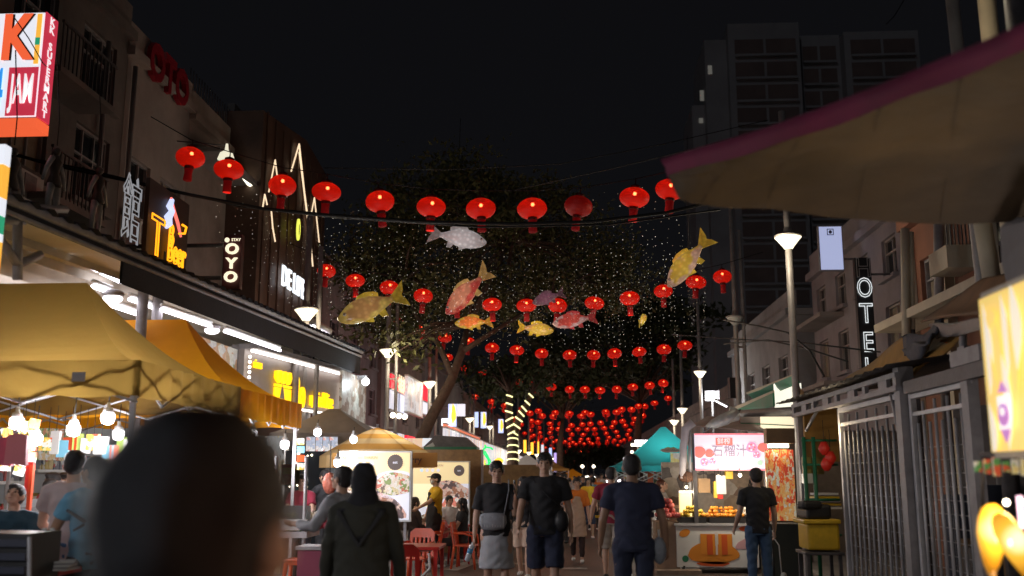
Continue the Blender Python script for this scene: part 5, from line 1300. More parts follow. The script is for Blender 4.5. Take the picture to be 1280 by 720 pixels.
projsign('white rectangular projecting sign beside the blue and orange one', 571, 581, 505, 520, 46, m_wb); projsign('small tilted white lightbox at the foot of the blue and orange sign', 552, 562, 523, 532, 43.5, glow('bright white lightbox', (.8, .85, .95), 1.6, True))
projsign('narrow pale blue projecting sign between lamp posts', 593.5, 597.5, 515, 534, 52, m_nbl); projsign('narrow blue sign with orange drop, left of the forked lit trunk', 601, 607.5, 515, 535, 56, m_nbl, m_nor); projsign('slim blue and orange sign nearest the forked lit trunk', 623, 629, 524, 541, 60, m_nbl, m_nor)
for k, (px, pt, pb, mm) in enumerate(((641, 552, 566, m_nor), (647, 552, 583, m_wb), (656, 550, 566, m_nor), (665, 553, 568, m_nor), (672, 552, 568, m_nor), (678, 556, 590, m_wb), (688, 560, 575, m_nbl), (694, 566, 590, glow('violet sign light', (.45, .35, .8), .8, True)))):
    projsign('%s narrow lit sign from the left in the far left row' % NTH[k], px-1.6, px+1.8, pt, pb, 75+k*9, mm)
sideboard('far pale shopfront strip behind the walking man, lit white', 640, 690, 566, 592, -6., m_strip2)
# green neon
T = thing('neon_sign', 'bright green curved neon sign above the wooden stall', 'neon sign', P(608, 570, Y=38)); m_gn = glow('green neon tube', (.01, .75, .16), .9, True)
for l in ([(606, 556), (607, 559), (604, 562), (605, 567), (610, 574), (611, 580), (607, 582), (607, 578)], [(604, 562), (608, 559), (614, 560), (616, 562)], [(606, 564), (609, 569), (613, 577), (610, 582)]):
    b = MB(); b.tube([P(x_, y_, Y=38) for x_, y_ in l], .035, m_gn, 6); b.build('tube', T)
b = MB(); b.tube([P(606, 583, Y=38), P(606, 575, Y=38)], .03, m_nor, 6); b.tube([P(602, 571, Y=38.1), P(590, 571, Y=38.1)], .03, m_dsteel, 5); b.build('bracket', T)
b = MB(); p = P(624, 578, Y=40); b.disc(Fr(p, (1, 0, 0)), 0, 0, .16, .2, 0, .08, m_nor, 14, 0, .15); tag(b.build('yellow_sign'), 'small yellow orange lit shape right of the green neon', 'sign')
# strings of tiny lamps along the far left shops: stall canopies
for k, (px, Y_, c_, lab) in enumerate(((660, 62, m_white, 'white topped stall tent in the far left row behind the walking man'), (690, 84, m_u1, 'ochre stall tent farther along the left'))):
    p = P(px, 585, Y=Y_); tent(lab, p.x-1.6, p.x+1.4, Y_, Y_+3, 2.3, 3.0, c_, .2, .2)
p = P(717, 584, Y=92); tent('small orange yellow peaked tent far down the street centre', p.x-1.9, p.x+1.7, 92, 95.5, P(717, 597, Y=92).z, P(717, 586, Y=93).z, m_t2, .1, .2)
lamp('far_light', (p.x+2, 90, 2.6), 90, (1, .95, .85), .3)
b = MB(); b.tube([P(726, 597, Y=90), P(740, 596, Y=90)], .10, glow('far strip light', (1, .98, .85), 5), 6); b.tube([P(726, 597, Y=90), P(726, 620, Y=90)], .03, m_dsteel, 5); tag(b.build('strip_light'), 'short white strip light beside the far orange tent', 'strip light')
for k, (px, py, Y_) in enumerate(((757.5, 602, 60), (774, 601, 62), (745, 596, 110), (728, 583, 150), (742, 583, 152))):
    p = P(px, py, Y=Y_); b = MB(); b.ball(p, .10*Y_/60, m_warmled if k > 2 else m_led, 8); b.tube([p, Vector((p.x, p.y, 0))], .03, m_pole, 5); tag(b.build('stall_lamp'), '%s small bright lamp from the left among the far crowd' % NTH[[1, 2, 0, 3, 4][k]], 'lamp')

# ---------------------------------------------------------------- goods of the left stalls
def table(label, x, y, w_, d_, h_, m_top, m_leg, rz=0., z0=.11, cat='table', name='table', cloth_=None):
    z0 = z0 if x < -4.2 else road_z(y)
    T = thing(name, label, cat, (x, y, z0), None, rz); ROOT[T.name] = Vector((0, 0, 0))
    b = MB(); b.box((0, 0, h_-.02), (w_, d_, .04), m_top); b.build('top', T, bevel=.008)
    for sx_ in (-1, 1):
        for sy_ in (-1, 1): b = MB(); b.box((sx_*(w_/2-.05), sy_*(d_/2-.05), (h_-.04)/2), (.045, .045, h_-.04), m_leg); b.build('leg', T)
    return T
def stool(label, x, y, mat, h_=.46, z0=.11, name='plastic_stool', group=None, rz=0.):
    T = thing(name, label, 'stool', (x, y, z0), group, rz); ROOT[T.name] = Vector((0, 0, 0))
    b = MB(); b.box((0, 0, h_-.015), (.30, .30, .03), mat); b.box((0, 0, h_-.05), (.27, .27, .04), mat); b.build('seat', T, bevel=.01)
    for sx_ in (-1, 1):
        for sy_ in (-1, 1): b = MB(); b.tube([(sx_*.12, sy_*.12, h_-.05), (sx_*.17, sy_*.17, 0)], [.028, .022], mat, 6); b.build('leg', T)
    b = MB()
    for sx_ in (-1, 1): b.box((sx_*.15, 0, .16), (.015, .27, .035), mat)
    b.build('brace', T); return T
def pchair(label, x, y, rz, mat, z0=0., group=None, sc_=1.):
    z0 = max(z0, road_z(y)) if x > -4.2 else z0
    T = thing('plastic_chair', label, 'chair', (x, y, z0), group, rz); ROOT[T.name] = Vector((0, 0, 0))
    b = MB(); b.box((0, 0, .43), (.44, .42, .035), mat); b.build('seat', T, bevel=.012)
    f_ = Fr((-.21, -.19, .45), (1, 0, 0), (0, -.18, 1)); b = MB()
    b.poly(f_, [(0, 0), (.05, 0), (.06, .28), (.36, .28), (.37, 0), (.42, 0), (.41, .36), (.34, .42), (.08, .42), (.01, .36)], -.015, .015, mat)
    for k in range(4): b.fbox(f_, .09+k*.07, .12+k*.07, 0, .29, -.01, .01, mat)
    b.build('backrest', T)
    for sx_ in (-1, 1):
        b = MB(); b.tube([(sx_*.21, -.2, .66), (sx_*.24, 0, .66), (sx_*.23, .17, .62), (sx_*.22, .2, .45)], .02, mat, 6); b.build('armrest', T)
        for sy_ in (-1, 1): b = MB(); b.tube([(sx_*.19, sy_*.18, .43), (sx_*.23, sy_*.23, 0)], [.03, .022], mat, 6); b.build('leg', T)
    T.scale = (sc_,)*3
    return T
def GX(px, Y): return P(px, 600, Y=Y).x
# front stall: dark crates and cart at the lower left
p = P(22, 690, Y=7.4); T = thing('black_crate', 'tall black slatted crate at the lower left corner', 'crate', (p.x, 7.4, .11))
b = MB(); f = Fr((p.x-.55, 7.2, .11), (1, 0, 0)); b.fbox(f, 0, .72, .35, 1.22, -.5, -.04, m_black)
for k in range(9): b.fbox(f, 0, .72, .37+k*.095, .42+k*.095, -.04, 0, M('dark blue plastic', (.035, .04, .065), .45))
b.build('shell', T); b = MB(); b.fbox(f, 0, .72, .2, .24, -.02, .02, m_steel); b.tube([f.p(.74, 1.2, 0), f.p(.8, .5, 0), f.p(.74, .1, 0)], .015, m_steel, 6); b.build('rail', T)
for x_ in (.08, .64): b = MB(); b.lathe([(.05, -.02), (.05, .02)], f.p(x_, .05, -.1), m_rubber, 12, mtx=Matrix.Rotation(R(90), 3, 'Y')); b.build('wheel', T)
table('red topped folding table with bottles and trays at the lower left', GX(60, 8.0), 8.0, .62, .6, .92, m_red, m_gsteel)
for k, px in enumerate((56.5, 66.5)):
    p = P(px, 650, Y=7.9); T = thing('water_bottle', '%s of the two big water bottles with blue labels' % ('left' if k == 0 else 'right'), 'bottle', (p.x, 7.9, 1.03), 'water bottles on the red table')
    m_pet = M('clear plastic bottle', (.62, .68, .74), .15, spec=.6, noise=(20, .1))
    z0_ = 1.032; b = MB(); b.lathe([(.035, 0), (.043, .02), (.043, .19), (.040, .22), (.018, .27), (.016, .285)], (p.x, 7.9, z0_), m_pet, 16); b.build('bottle_body', T)
    b = MB(); b.lathe([(.044, .13), (.0445, .14), (.0445, .19), (.044, .195)], (p.x, 7.9, z0_), M('blue bottle label', (.08, .35, .62), .4), 16); b.build('label', T)
    b = MB(); b.lathe([(.018, .285), (.018, .305)], (p.x, 7.9, z0_), m_white, 12); b.build('cap', T)
p = P(55, 655, Y=7.75); T = thing('magazine_stack', 'stack of grey and white trays beside the water bottles', 'tray stack', (p.x, 7.8, 1.03)); b = MB()
for k in range(5): b.box((p.x+.12+random.uniform(-.01, .01), 7.72, 1.04+k*.014-.0), (.30, .22, .011), [m_white, m_gsteel][k % 2], .1*k)
b.build('trays', T)
stool('red stool under the folding table at the lower left', GX(63, 8.6), 8.6, m_red)
# hanging pink bags and bright snack strings by the first bulbs
for k, (px, py, w_, h_, mm) in enumerate(((4, 565, .15, .24, M('dark pink bag', (.55, .10, .16), .5)), (19, 562, .20, .26, M('pink bag', (.68, .22, .25), .5)))):
    yq = 9.2-k*.08; p = P(px, py, Y=yq); f = Fr((p.x, yq, p.z), (1, 0, 0)); b = MB(); b.poly(f, [(-w_/2, -h_/2), (w_/2*1.1, -h_/2*1.1), (w_/2, h_/2), (0, h_/2+.02), (-w_/2*.9, h_/2)], -.05, 0, mm)
    b.tube([f.p(-.04, h_/2, -.02), f.p(0, h_/2+.12, -.02), f.p(.04, h_/2, -.02)], .006, mm, 5); tag(b.build('hanging_bag'), ['dark pink bag hanging at the left edge under the tent', 'pink bag hanging second from the left edge under the tent'][k], 'bag')
m_snack = picture('snack packet colours', [(.75, .5, .08), (.6, .1, .05), (.75, .65, .3), (.1, .3, .1), (.7, .7, .65)], 14, .15)
for k, (px, py, n_) in enumerate(((10, 541, 4), (26, 548, 3), (31, 533, 5), (42, 530, 4))):
    p = P(px, py, Y=9.9); b = MB()
    for j in range(n_): b.box(p+Vector((random.uniform(-.02, .02), 0, -j*.11)), (.10, .03, .10), m_snack, rot=Matrix.Rotation(random.uniform(-.3, .3), 3, 'Y'))
    b.tube([p+Vector((0, 0, .3)), p+Vector((0, 0, -.11*n_))], .004, m_wire, 4); tag(b.build('snack_string'), '%s string of bright snack packets from the left under the mustard tent' % NTH[k], 'snack string')
b = MB(); p = P(39, 600, Y=9.6); b.box((p.x, 9.6, 1.35), (.035, .04, 1.0), m_orange); b.box((p.x-.02, 9.6, 1.72), (.07, .03, .32), m_red); tag(b.build('red_standing_banner'), 'red narrow banner on a post beside the seated boy', 'banner')
# chair of the boy, red table
pchair('orange red chair behind the boy at the far left', GX(8, 9.4), 9.4, math.pi, m_orange, .35)
table('red table behind the boy with papers', GX(45, 10), 10.0, 1.3, .6, .75, m_orange, m_red)
b = MB(); p = P(47, 622, Y=10); b.box((p.x, 9.9, .885), (.35, .25, .04), m_paper); b.box((p.x+.22, 9.95, .93), (.12, .12, .1), m_yellow); b.box((p.x-.1, 10.05, 1.02), (.24, .2, .3), m_red, .2); tag(b.build('boxed_goods'), 'red box and papers on the red table behind the boy', 'goods')
# grey upholstered partition behind
b = MB(); p = P(58, 605, Y=11.2); b.box((p.x, 11.2, .11+.7), (.62, .5, 1.35), M('dark grey cover', (.09, .09, .09), .9, noise=(4, .2)), .1); tag(b.build('covered_machine'), 'dark grey covered machine behind the red table', 'machine', ); C.objects['covered_machine'].modifiers.new('b', 'BEVEL').width = .08
# stall with fruit at x 310-440
Yf = 13.6; xa, xb = GX(312, Yf), GX(394, Yf); T = thing('fruit_stall', 'stainless steel fruit stall counter under the orange tent, left of the headscarf woman', 'stall', ((xa+xb)/2, Yf, .11))
b = MB(); b.box(((xa+xb)/2, Yf, .98), (xb-xa, .7, .08), m_steel); b.build('counter_top', T)
b = MB(); b.box(((xa+xb)/2+.1, Yf-.34, P(370, 656, Y=Yf-.34).z), (xb-xa-.2, .03, .14), m_white); b.build('front_rail', T)
for x_ in (xa+.05, (xa+xb)/2, xb-.05): b = MB(); b.tube([(x_, Yf-.3, .11), (x_, Yf-.3, 2.0 if x_ > xa+.1 else .95)], .025, m_steel, 8); b.build('post', T)
b = MB(); b.fbox(Fr((xa, Yf-.2, 1.03), (1, 0, 0)), 0, xb-xa, 0, .32, -.02, 0, M('pale acrylic guard', (.35, .38, .38), .15, trans=.6)); b.build('guard', T)
m_lime = M('green limes', (.28, .42, .06), .45, noise=(12, .2)); m_dfr = M('pink dragon fruit', (.60, .10, .16), .5, noise=(12, .3)); m_lemon = M('yellow mangoes', (.80, .55, .06), .45, noise=(12, .2)); m_wfr = M('white peeled coconut', (.72, .66, .56), .6, noise=(12, .15)); m_orf = M('oranges', (.85, .32, .03), .45, noise=(14, .2)); m_pome = M('red pomegranates', (.50, .10, .09), .45, noise=(8, .4))
def pile(label, x, y, z, w_, d_, mat, r, n, rows=2, name='fruit_pile', cat='fruit', seed=0):
    rg = random.Random(seed+int(x*100)); b = MB()
    for l in range(rows):
        k = 0
        while k < n//(l+1):
            b.ball((x+rg.uniform(-.5, .5)*w_*(1-l*.25), y+rg.uniform(-.5, .5)*d_*(1-l*.25), z+r*(.9+1.5*l)), r*rg.uniform(.85, 1.1), mat, 8, (1, 1, .93)); k += 1
    return tag(b.build(name), label, cat, kind='stuff')
pile('heap of yellow mangoes on the steel fruit stall', GX(363, Yf), Yf-.1, 1.02, .35, .3, m_lemon, .05, 16, 3)
pile('heap of green limes on the steel fruit stall', GX(377, Yf), Yf-.15, 1.02, .28, .3, m_lime, .038, 20)
pile('heap of white peeled coconuts at the right end of the steel stall', GX(397, Yf-.1), Yf-.1, 1.04, .5, .3, m_wfr, .07, 9)
pile('red and pink fruit beside the white coconuts', GX(405, Yf-.1), Yf-.05, 1.04, .22, .3, m_dfr, .05, 9)
pile('green mangoes left on the steel stall', GX(333, Yf), Yf-.15, 1.02, .45, .3, m_lime, .05, 16, 3)
b = MB(); p = P(363, 593, Y=15.1); b.box(p, (.24, .15, .30), m_orange); b.box(p+Vector((0, -.08, .05)), (.18, .01, .1), m_yellow); tag(b.build('red_box'), 'red packet hanging above the yellow mangoes', 'box')
p = P(412, 604, Y=14.4); b.ball(p, .13, M('coral plastic bag', (.72, .22, .15), .4, bump=(20, .6)), 12, (.8, .7, 1.2)); b.tube([p+Vector((0, 0, .12)), p+Vector((0, 0, .6))], .006, m_wire, 4); tag(b.build('hanging_bag'), 'coral red plastic bag hanging beside the woman in grey', 'bag')
stool('orange red stool under the fruit stall counter', GX(377, 12.6), 12.6, m_orange, .62); 
b = MB(); p = P(376, 710, Y=11.5); xq = GX(376, 11.5); f = Fr((xq-.13, 11.4, .11), (1, 0, 0)); b.fbox(f, 0, .26, 0, .34, -.3, 0, m_yellow); b.fbox(f, -.015, .275, .30, .35, -.31, .012, m_yellow); tag(b.build('yellow_basket'), 'yellow plastic basket on the ground under the fruit stall', 'basket')
b = MB(); b.box((GX(396, 12.2), 12.2, .5), (.3, .4, .75), M('maroon crate', (.22, .04, .08), .5)); b.box((GX(396, 12.2), 12.2, .9), (.34, .44, .04), m_gsteel); tag(b.build('maroon_bin'), 'maroon bin with grey rim beside the fruit stall', 'bin')
# dark grill panel with tiny lamps and banner strips above
p0, p1 = P(380, 563, Y=19.8), P(428, 612, Y=19.8); f = Fr((p0.x, 19.8, 0), (1, 0, 0)); Wd = p1.x-p0.x
T = thing('dark_shop_window', 'dark shop window with tiny lights behind the fruit stall', 'shop window', (p0.x+Wd/2, 19.8, .11)); b = MB(); b.fbox(f, -1.4, Wd, .12, p0.z, -.1, 0, M('dark glass front', (.03, .04, .05), .15)); b.build('glass', T)
b = MB()
for k in range(34): b.ball(f.p(random.uniform(-1.2, Wd-.05), random.uniform(p1.z, p0.z-.05), .03), random.uniform(.010, .022), m_warmled, 5)
b.build('tiny_lights', T); b = MB(); b.fbox(f, Wd*.62, Wd*.98, .12, p0.z-.2, .01, .2, M('blue grey kitchen unit', (.22, .27, .32), .35, .4, noise=(4, .2))); b.build('kitchen_unit', T)
for k, (px0, px1) in enumerate(((383, 394), (395, 403), (404, 411), (412, 422))):
    a_, c_ = P(px0, 546, Y=19.4), P(px1, 564, Y=19.4); f = Fr((a_.x, 19.4, c_.z), (1, 0, 0)); b = MB(); b.fbox(f, 0, c_.x-a_.x-.01, 0, a_.z-c_.z, -.02, 0, picture('small menu card %d' % k, [(.6, .56, .55), (.6, .32, .3), (.62, .62, .62), (.35, .4, .5)], 9, .5)); tag(b.build('menu_card'), '%s of four lit menu cards above the dark shop window' % NTH[k], 'menu card', 'menu cards')
b = MB(); a_ = P(425, 548, Y=24); f = Fr((a_.x-.3, 24, 0), (1, 0, 0)); b.fbox(f, 0, 2.6, P(440, 600, Y=24).z-.6, a_.z, -.05, 0, m_strip2); tag(b.build('pale_banner'), 'pale printed banner behind the striped parasol', 'banner')
# hanging garments / packets on the tent leg at 375
for k, py in enumerate((552, 562, 573, 583)):
    p = P(376, py, Y=15); b = MB(); b.box(p, (.11, .04, .10), [m_snack, M('sky blue packet', (.2, .5, .65), .4), m_orange, m_snack][k], .3*k); tag(b.build('hanging_packet'), '%s packet from the top hanging on the orange tent leg' % NTH[k], 'packet', 'packets hanging on the tent leg')
# back-lit goods wall at 310-350
b = MB(); a_, c_ = P(305, 545, Y=16.2), P(352, 640, Y=16.2); f = Fr((a_.x, 16.2, .2), (1, 0, 0)); b.fbox(f, 0, c_.x-a_.x, 0, a_.z-.2, -.1, 0, picture('hanging goods', [(.5, .5, .46), (.2, .16, .1), (.5, .42, .25), (.35, .4, .4), (.1, .1, .09)], 8, .05, (1, 1, .5))); tag(b.build('goods_rack'), 'rack of pale hanging goods behind the foreground head', 'rack')
# dining tables and red chairs around px 500-590
pt = table('red dining table crowded with white tableware at the centre left', GX(512, 13.2), 13.2, .9, .75, .75, m_red, m_red, 0, 0.)
b = MB(); x_ = GX(511, 13.2)
for k in range(7): b.tube([(x_-.35+random.uniform(0, .4), 13+random.uniform(-.1, .3), .78), (x_+.1+random.uniform(0, .3), 13.1+random.uniform(-.1, .3), .80)], .010, m_paper, 5)
b.tube([(x_+.33, 12.85, .78), (x_+.35, 12.8, .6), (x_+.22, 12.8, .48)], .018, m_paper, 6)
tag(b.build('tableware'), 'bundle of white straws and strings on the red dining table', 'tableware')
for k, (px, Y_, rz, mm, lab) in enumerate(((503, 11.8, .2, m_red, 'red chair right beside the headscarf woman'), (522, 15.6, 2.9, m_orange, 'orange red chair behind the red dining table'), (538, 19.5, 1.8, m_orange, 'orange red chair in front of the waiter'), (568, 20.2, -1.9, m_red, 'red chair left of the seated woman in black'), (583, 19.4, -1.7, m_orange, 'orange red chair the seated woman in black leans on'), (530, 21.2, 1.2, m_red, 'red chair of the diner behind the waiter'))):
    pchair(lab, GX(px, Y_), Y_, rz, mm)
table('low red table between the waiter and the seated woman', GX(560, 21.3), 21.3, .9, .7, .72, m_red, m_red, 0, 0.)

# lit open shopfronts in the middle distance and more hanging goods in the near stall
m_shopin = picture('painted glow shop interior', [(.62, .56, .46), (.35, .28, .2), (.66, .64, .6), (.5, .2, .12), (.2, .2, .22), (.7, .6, .35)], 2.6, .55)
for k, (y0_, y1_, lab) in enumerate(((25.5, 29.5, 'lit open shopfront behind the striped parasol'), (30.2, 37.5, 'lit open shopfront under the red and white signboards'), (38.2, 47, 'lit open shopfront behind the slanting trunk'), (48, 60, 'farther lit open shopfront near the green neon'))):
    T = thing('shopfront', lab, 'shopfront', (-7.6, (y0_+y1_)/2, .11)); f = Fr((-7.5, y0_, 0), (0, 1, 0)); W_ = y1_-y0_
    b = MB(); b.fbox(f, 0, W_, .11, 2.45, -.2, 0, m_shopin); b.build('display', T)  # flat glowing picture stands in for the lit interior
    b = MB(); b.fbox(f, 0, W_, 2.46, 2.62, -.2, 1.6, m_gsteel); b.build('canopy', T)
    b = MB(); b.fbox(f, .1, W_-.1, 2.38, 2.44, .9, .96, m_tube); b.build('tube_light', T)
    b = MB(); b.fbox(f, 0, W_, 2.63, 3.25, 1.2, 1.3, [m_wb, m_strip, m_rb, m_strip2][k]); b.build('fascia_sign', T)
rg = random.Random(8)
for k in range(12):
    px = 60+k*9.5; p = P(px, rg.uniform(552, 566), Y=11.9); b = MB(); w_ = rg.uniform(.10, .2); h_ = rg.uniform(.14, .28)
    b.box(p, (w_, .05, h_), [m_snack, m_white, M('sky blue packet', (.2, .5, .65), .4), m_orange, M('lime packet', (.35, .5, .1), .5), m_paper][k % 6], rg.uniform(-.3, .3)); b.tube([p, p+Vector((0, 0, .45))], .004, m_wire, 4)
    tag(b.build('hanging_goods'), '%s packet from the left in the row hanging deep inside the near tent' % NTH[k], 'packet', 'packets hanging inside the near tent')
# ---------------------------------------------------------------- big tan canopy at the upper right
m_can = M('tan awning cloth', (.125, .085, .05), .85, noise=(1.4, .35), bump=(5, .7)); m_val = M('magenta valance cloth', (.21, .022, .07), .75, noise=(3, .25))
T = thing('street_canopy', 'big tan cloth canopy with a magenta edge reaching in from the upper right', 'canopy', (2.5, 4.5, 0))
A = P(836, 222, Y=5.2); Bn = P(1330, 30, Z=A.z+.10); 
Bn = P(1330, 40, Y=3.3)
Fc = P(1258, 262, Y=6.0)
Fn = Vector((Fc.x+1.5, Fc.y-.2, Fc.z+.3)); Bn2 = Vector((Bn.x+2.2, Bn.y-.3, Bn.z+.2))
b = MB(); nU, nV = 26, 14; vs = []; fs = []
far = [P(836, 222, Y=5.2), P(850, 252, Y=5.2), P(905, 262, Y=5.3), P(960, 262, Y=5.4), P(1040, 272, Y=5.6), P(1130, 277, Y=5.8), P(1190, 279, Y=5.9), P(1280, 276, Y=6.0), P(1380, 268, Y=6.1)]
near = [P(836, 214, Y=5.2), P(900, 196, Y=4.9), P(965, 178, Y=4.6), P(1040, 152, Y=4.35), P(1120, 122, Y=4.05), P(1200, 90, Y=3.8), P(1280, 58, Y=3.5), P(1420, -8, Y=3.1)]
def lerp_list(L_, t):
    k = min(len(L_)-2, int(t*(len(L_)-1))); return L_[k].lerp(L_[k+1], t*(len(L_)-1)-k)
for i in range(nU+1):
    t = i/nU
    for j in range(nV+1):
        s = j/nV; q = lerp_list(near, t).lerp(lerp_list(far, t), s)
        q = q+Vector((0, 0, .05*math.sin(math.pi*s)*t+.014*math.sin(t*26+s*9)*math.sin(math.pi*s)+.008*math.sin(s*31+t*7)))
        vs.append(q)
for i in range(nU):
    for j in range(nV): a_ = i*(nV+1)+j; fs.append((a_, a_+1, a_+nV+2, a_+nV+1))
b.add(vs, fs, m_can, True)
b.build('cloth', T)
b = MB(); vs = []; fs = []
for i in range(nU+1):
    t = i/nU; q = lerp_list(near, t); dn = Vector((-.02, -.02, 0))
    vs += [q+Vector((0, 0, .012)), q+Vector((-.03, -.02, .055))+dn, q+Vector((-.02, -.02, .015+.006*math.sin(t*30))), q+Vector((-.012, -.01, -.028+.006*math.sin(t*24)))]
for i in range(nU):
    for j in (0, 1, 2): a_ = i*4+j; fs.append((a_, a_+1, a_+5, a_+4))
b.add(vs, fs, m_val, True)
tipv = [A+Vector((0, 0, .10)), A+Vector((0, 0, -.02)), P(905, 228, Y=5.05), P(905, 192, Y=4.9)]
b.add([P(832, 205, Y=5.22), P(834, 224, Y=5.22), P(862, 222, Y=5.18), P(905, 190, Y=4.9)], [(0, 1, 2, 3)], m_val)
b.build('magenta_edge', T)
for k_ in (.18, .36, .54, .72, .9):
    b = MB(); b.tube([lerp_list(near, k_).lerp(lerp_list(far, k_), s_/14)+Vector((0, 0, .05*math.sin(math.pi*s_/14)*k_-.006)) for s_ in range(15)], .002, M('seam thread', (.11, .08, .055), .9), 4); b.build('seam', T)
b = MB(); b.tube([(far[-1].x+.02, 6, 0), (far[-1].x+.02, 6, far[-1].z+.05)], .045, m_gsteel, 8); b.build('pole', T)
b = MB(); f_ = [P(1250, 285, Y=6.1), P(1262, 272, Y=6.1), P(1300, 272, Y=5.4), P(1300, 345, Y=5.4), P(1258, 352, Y=6.1), P(1252, 330, Y=6.1)]; b.quad(f_, M('grey hanging sheet', (.20, .19, .20), .8, noise=(3, .2))); b.build('side_curtain', T)

# ---------------------------------------------------------------- banana sign and lamps, right edge
Xb = 2.0
T = thing('banana_sign', 'bright yellow lit sign with banana pictures and a purple emblem at the right edge', 'sign', (Xb+.2, 4.6, 1.8))
a0 = P(1223, 375, X=Xb); zb = P(1223, 566, X=Xb).z; y0 = P(1345, 400, X=Xb).y; Wd = a0.y-y0; Hh = a0.z-zb
f = Fr((Xb, a0.y, zb), (0, -1, 0))
b = MB(); b.fbox(f, 0, Wd, -.03, Hh+.03, -.16, -.012, m_gsteel); b.build('box', T)
m_by = glow('yellow lit sign film', (.80, .58, .16), .5, True); m_bp = glow('pale banana flesh print', (.76, .72, .62), .5, True); m_bo = glow('banana peel print', (.82, .52, .14), .62, True); m_pur = glow('purple print', (.42, .16, .50), .55, True); m_whp = glow('white print', (.76, .74, .80), .6, True)
b = MB(); b.fbox(f, 0, Wd, 0, Hh, -.012, 0, m_by); fc = b.build('face', T)
b = MB(); z_ = .002
for (u, v, rx, ry, rot, mm) in ((.05, .66, .035, .22, .10, m_bp), (.09, .30, .03, .24, -.05, m_bo), (.16, .62, .03, .20, -.25, m_bo), (.22, .30, .035, .22, .12, m_bp), (.27, .70, .032, .20, .2, m_bp), (.13, .85, .05, .05, .9, m_bo), (.33, .55, .035, .2, -.1, m_bo), (.06, .12, .03, .14, .1, m_bp), (.40, .75, .045, .2, .35, m_bp), (.48, .3, .04, .2, .1, m_bo)):
    pts = []
    for k in range(15): t = math.pi*k/14; pts.append((u+rx*math.cos(t)*1.0+.03*math.sin(t), v*Hh/.74*.74/1+ry*(k/14-.5)*2*1.0))
    for k in range(14, -1, -1): t = math.pi*k/14; pts.append((u-rx*math.sin(t)*1.2+.0, v*Hh+ry*(k/14-.5)*2))
    mb_ = [(min(max(x, .003), Wd-.01), min(max(y, .003), Hh-.003)) for x, y in [(u+(rx*math.sin(math.pi*k/14)*1.1+.03*math.sin(math.pi*k/14)), v*Hh+ry*(k/7-1)) for k in range(15)]+[(u-(rx*math.sin(math.pi*k/14)*1.1)+.03*math.sin(math.pi*k/14), v*Hh+ry*(k/7-1)) for k in range(13, 0, -1)]]
    mb_ = [(x*math.cos(rot*.3)-0*y, y) for x, y in mb_]
    b.poly(f, mb_, z_, z_+.002, mm); z_ += .0022
b.build('banana_pictures', fc)
b = MB(); ex = .245; b.poly(f, [(ex-.045, Hh*.36), (ex, Hh*.43), (ex+.045, Hh*.36)], .028, .032, m_pur); b.fbox(f, ex-.06, ex+.06, Hh*.13, Hh*.34, .028, .032, m_whp); b.disc(f, ex, Hh*.22, .055, .05, .033, .036, m_pur, 14); b.disc(f, ex, Hh*.24, .025, .02, .037, .04, m_whp, 10); b.poly(f, [(ex-.05, Hh*.13), (ex, Hh*.05), (ex+.05, Hh*.13)], .028, .032, m_pur); b.build('emblem', fc)
lamp('sign_spill', (Xb-.5, 4.5, 2.3), 3.2, (1, .85, .5), .3)
m_bl = glow('lit yellow banana shell', (1, .44, .02), .80, True)
nt = m_bl.node_tree; bs = nt.nodes['Principled BSDF']; tc = nt.nodes.new('ShaderNodeTexCoord'); dn = nt.nodes.new('ShaderNodeVectorMath'); dn.operation = 'DISTANCE'; dn.inputs[1].default_value = (0, -.03, .02)
rm = nt.nodes.new('ShaderNodeMapRange'); rm.inputs['From Min'].default_value = .02; rm.inputs['From Max'].default_value = .13; cr_ = nt.nodes.new('ShaderNodeValToRGB'); cr_.color_ramp.elements[0].color = (1.6, 1.3, .7, 1); cr_.color_ramp.elements[1].color = (.45, .17, .01, 1)
e3 = cr_.color_ramp.elements.new(.4); e3.color = (1.1, .55, .05, 1)
nt.links.new(tc.outputs['Object'], dn.inputs[0]); nt.links.new(dn.outputs['Value'], rm.inputs['Value']); nt.links.new(rm.outputs['Result'], cr_.inputs['Fac']); nt.links.new(cr_.outputs['Color'], bs.inputs['Emission Color'])  # hot spot and its falloff painted into the shell's emission colour
m_blw = glow('hot lamp core', (1, .90, .50), 2.5)
lamp('banana_light', (1.75, 4.15, 1.62), 7, (1, .7, .35), .06)
for k, (px, py, Y_, w_, h_, lab) in enumerate(((1240, 668, 4.3, .066, .17, 'glowing yellow banana shaped lamp with a white hot core at the lower right'), (1268, 680, 4.1, .06, .18, 'second glowing yellow banana shaped lamp at the lower right corner'))):
    p = P(px, py, Y=Y_); T = thing('banana_lamp', lab, 'lamp', p); mt = Matrix.Rotation(.10 if k == 0 else -.45, 3, 'Y')
    b = MB(); b.lathe([(.012, -h_*.95), (.035, -h_*.7), (w_*.8, -h_*.35), (w_, 0), (w_*.95, h_*.35), (w_*.7, h_*.6), (.02, h_*.72)], p, m_bl, 14, .9, .7, mtx=mt); b.build('shell', T)
    b = MB(); b.ball(p+mt @ Vector((0.008-.03*k, -w_*.55, h_*.12)), .034 if k == 0 else .012, m_blw, 10, (.8, .6, 1.6)); b.build('core', T)
    b = MB(); b.tube([p+mt @ Vector((0, 0, -h_*.7)), p+Vector((-.01, 0, -.34))], .016, m_wood, 6); b.build('stick', T)
b = MB(); b.box((2.25, 4.5, .55), (.9, .9, 1.1), m_dsteel); b.box((2.25, 4.5, 1.115), (.95, .95, .03), m_steel); tag(b.build('stall_counter'), 'dark steel stall counter under the banana lamps', 'counter')
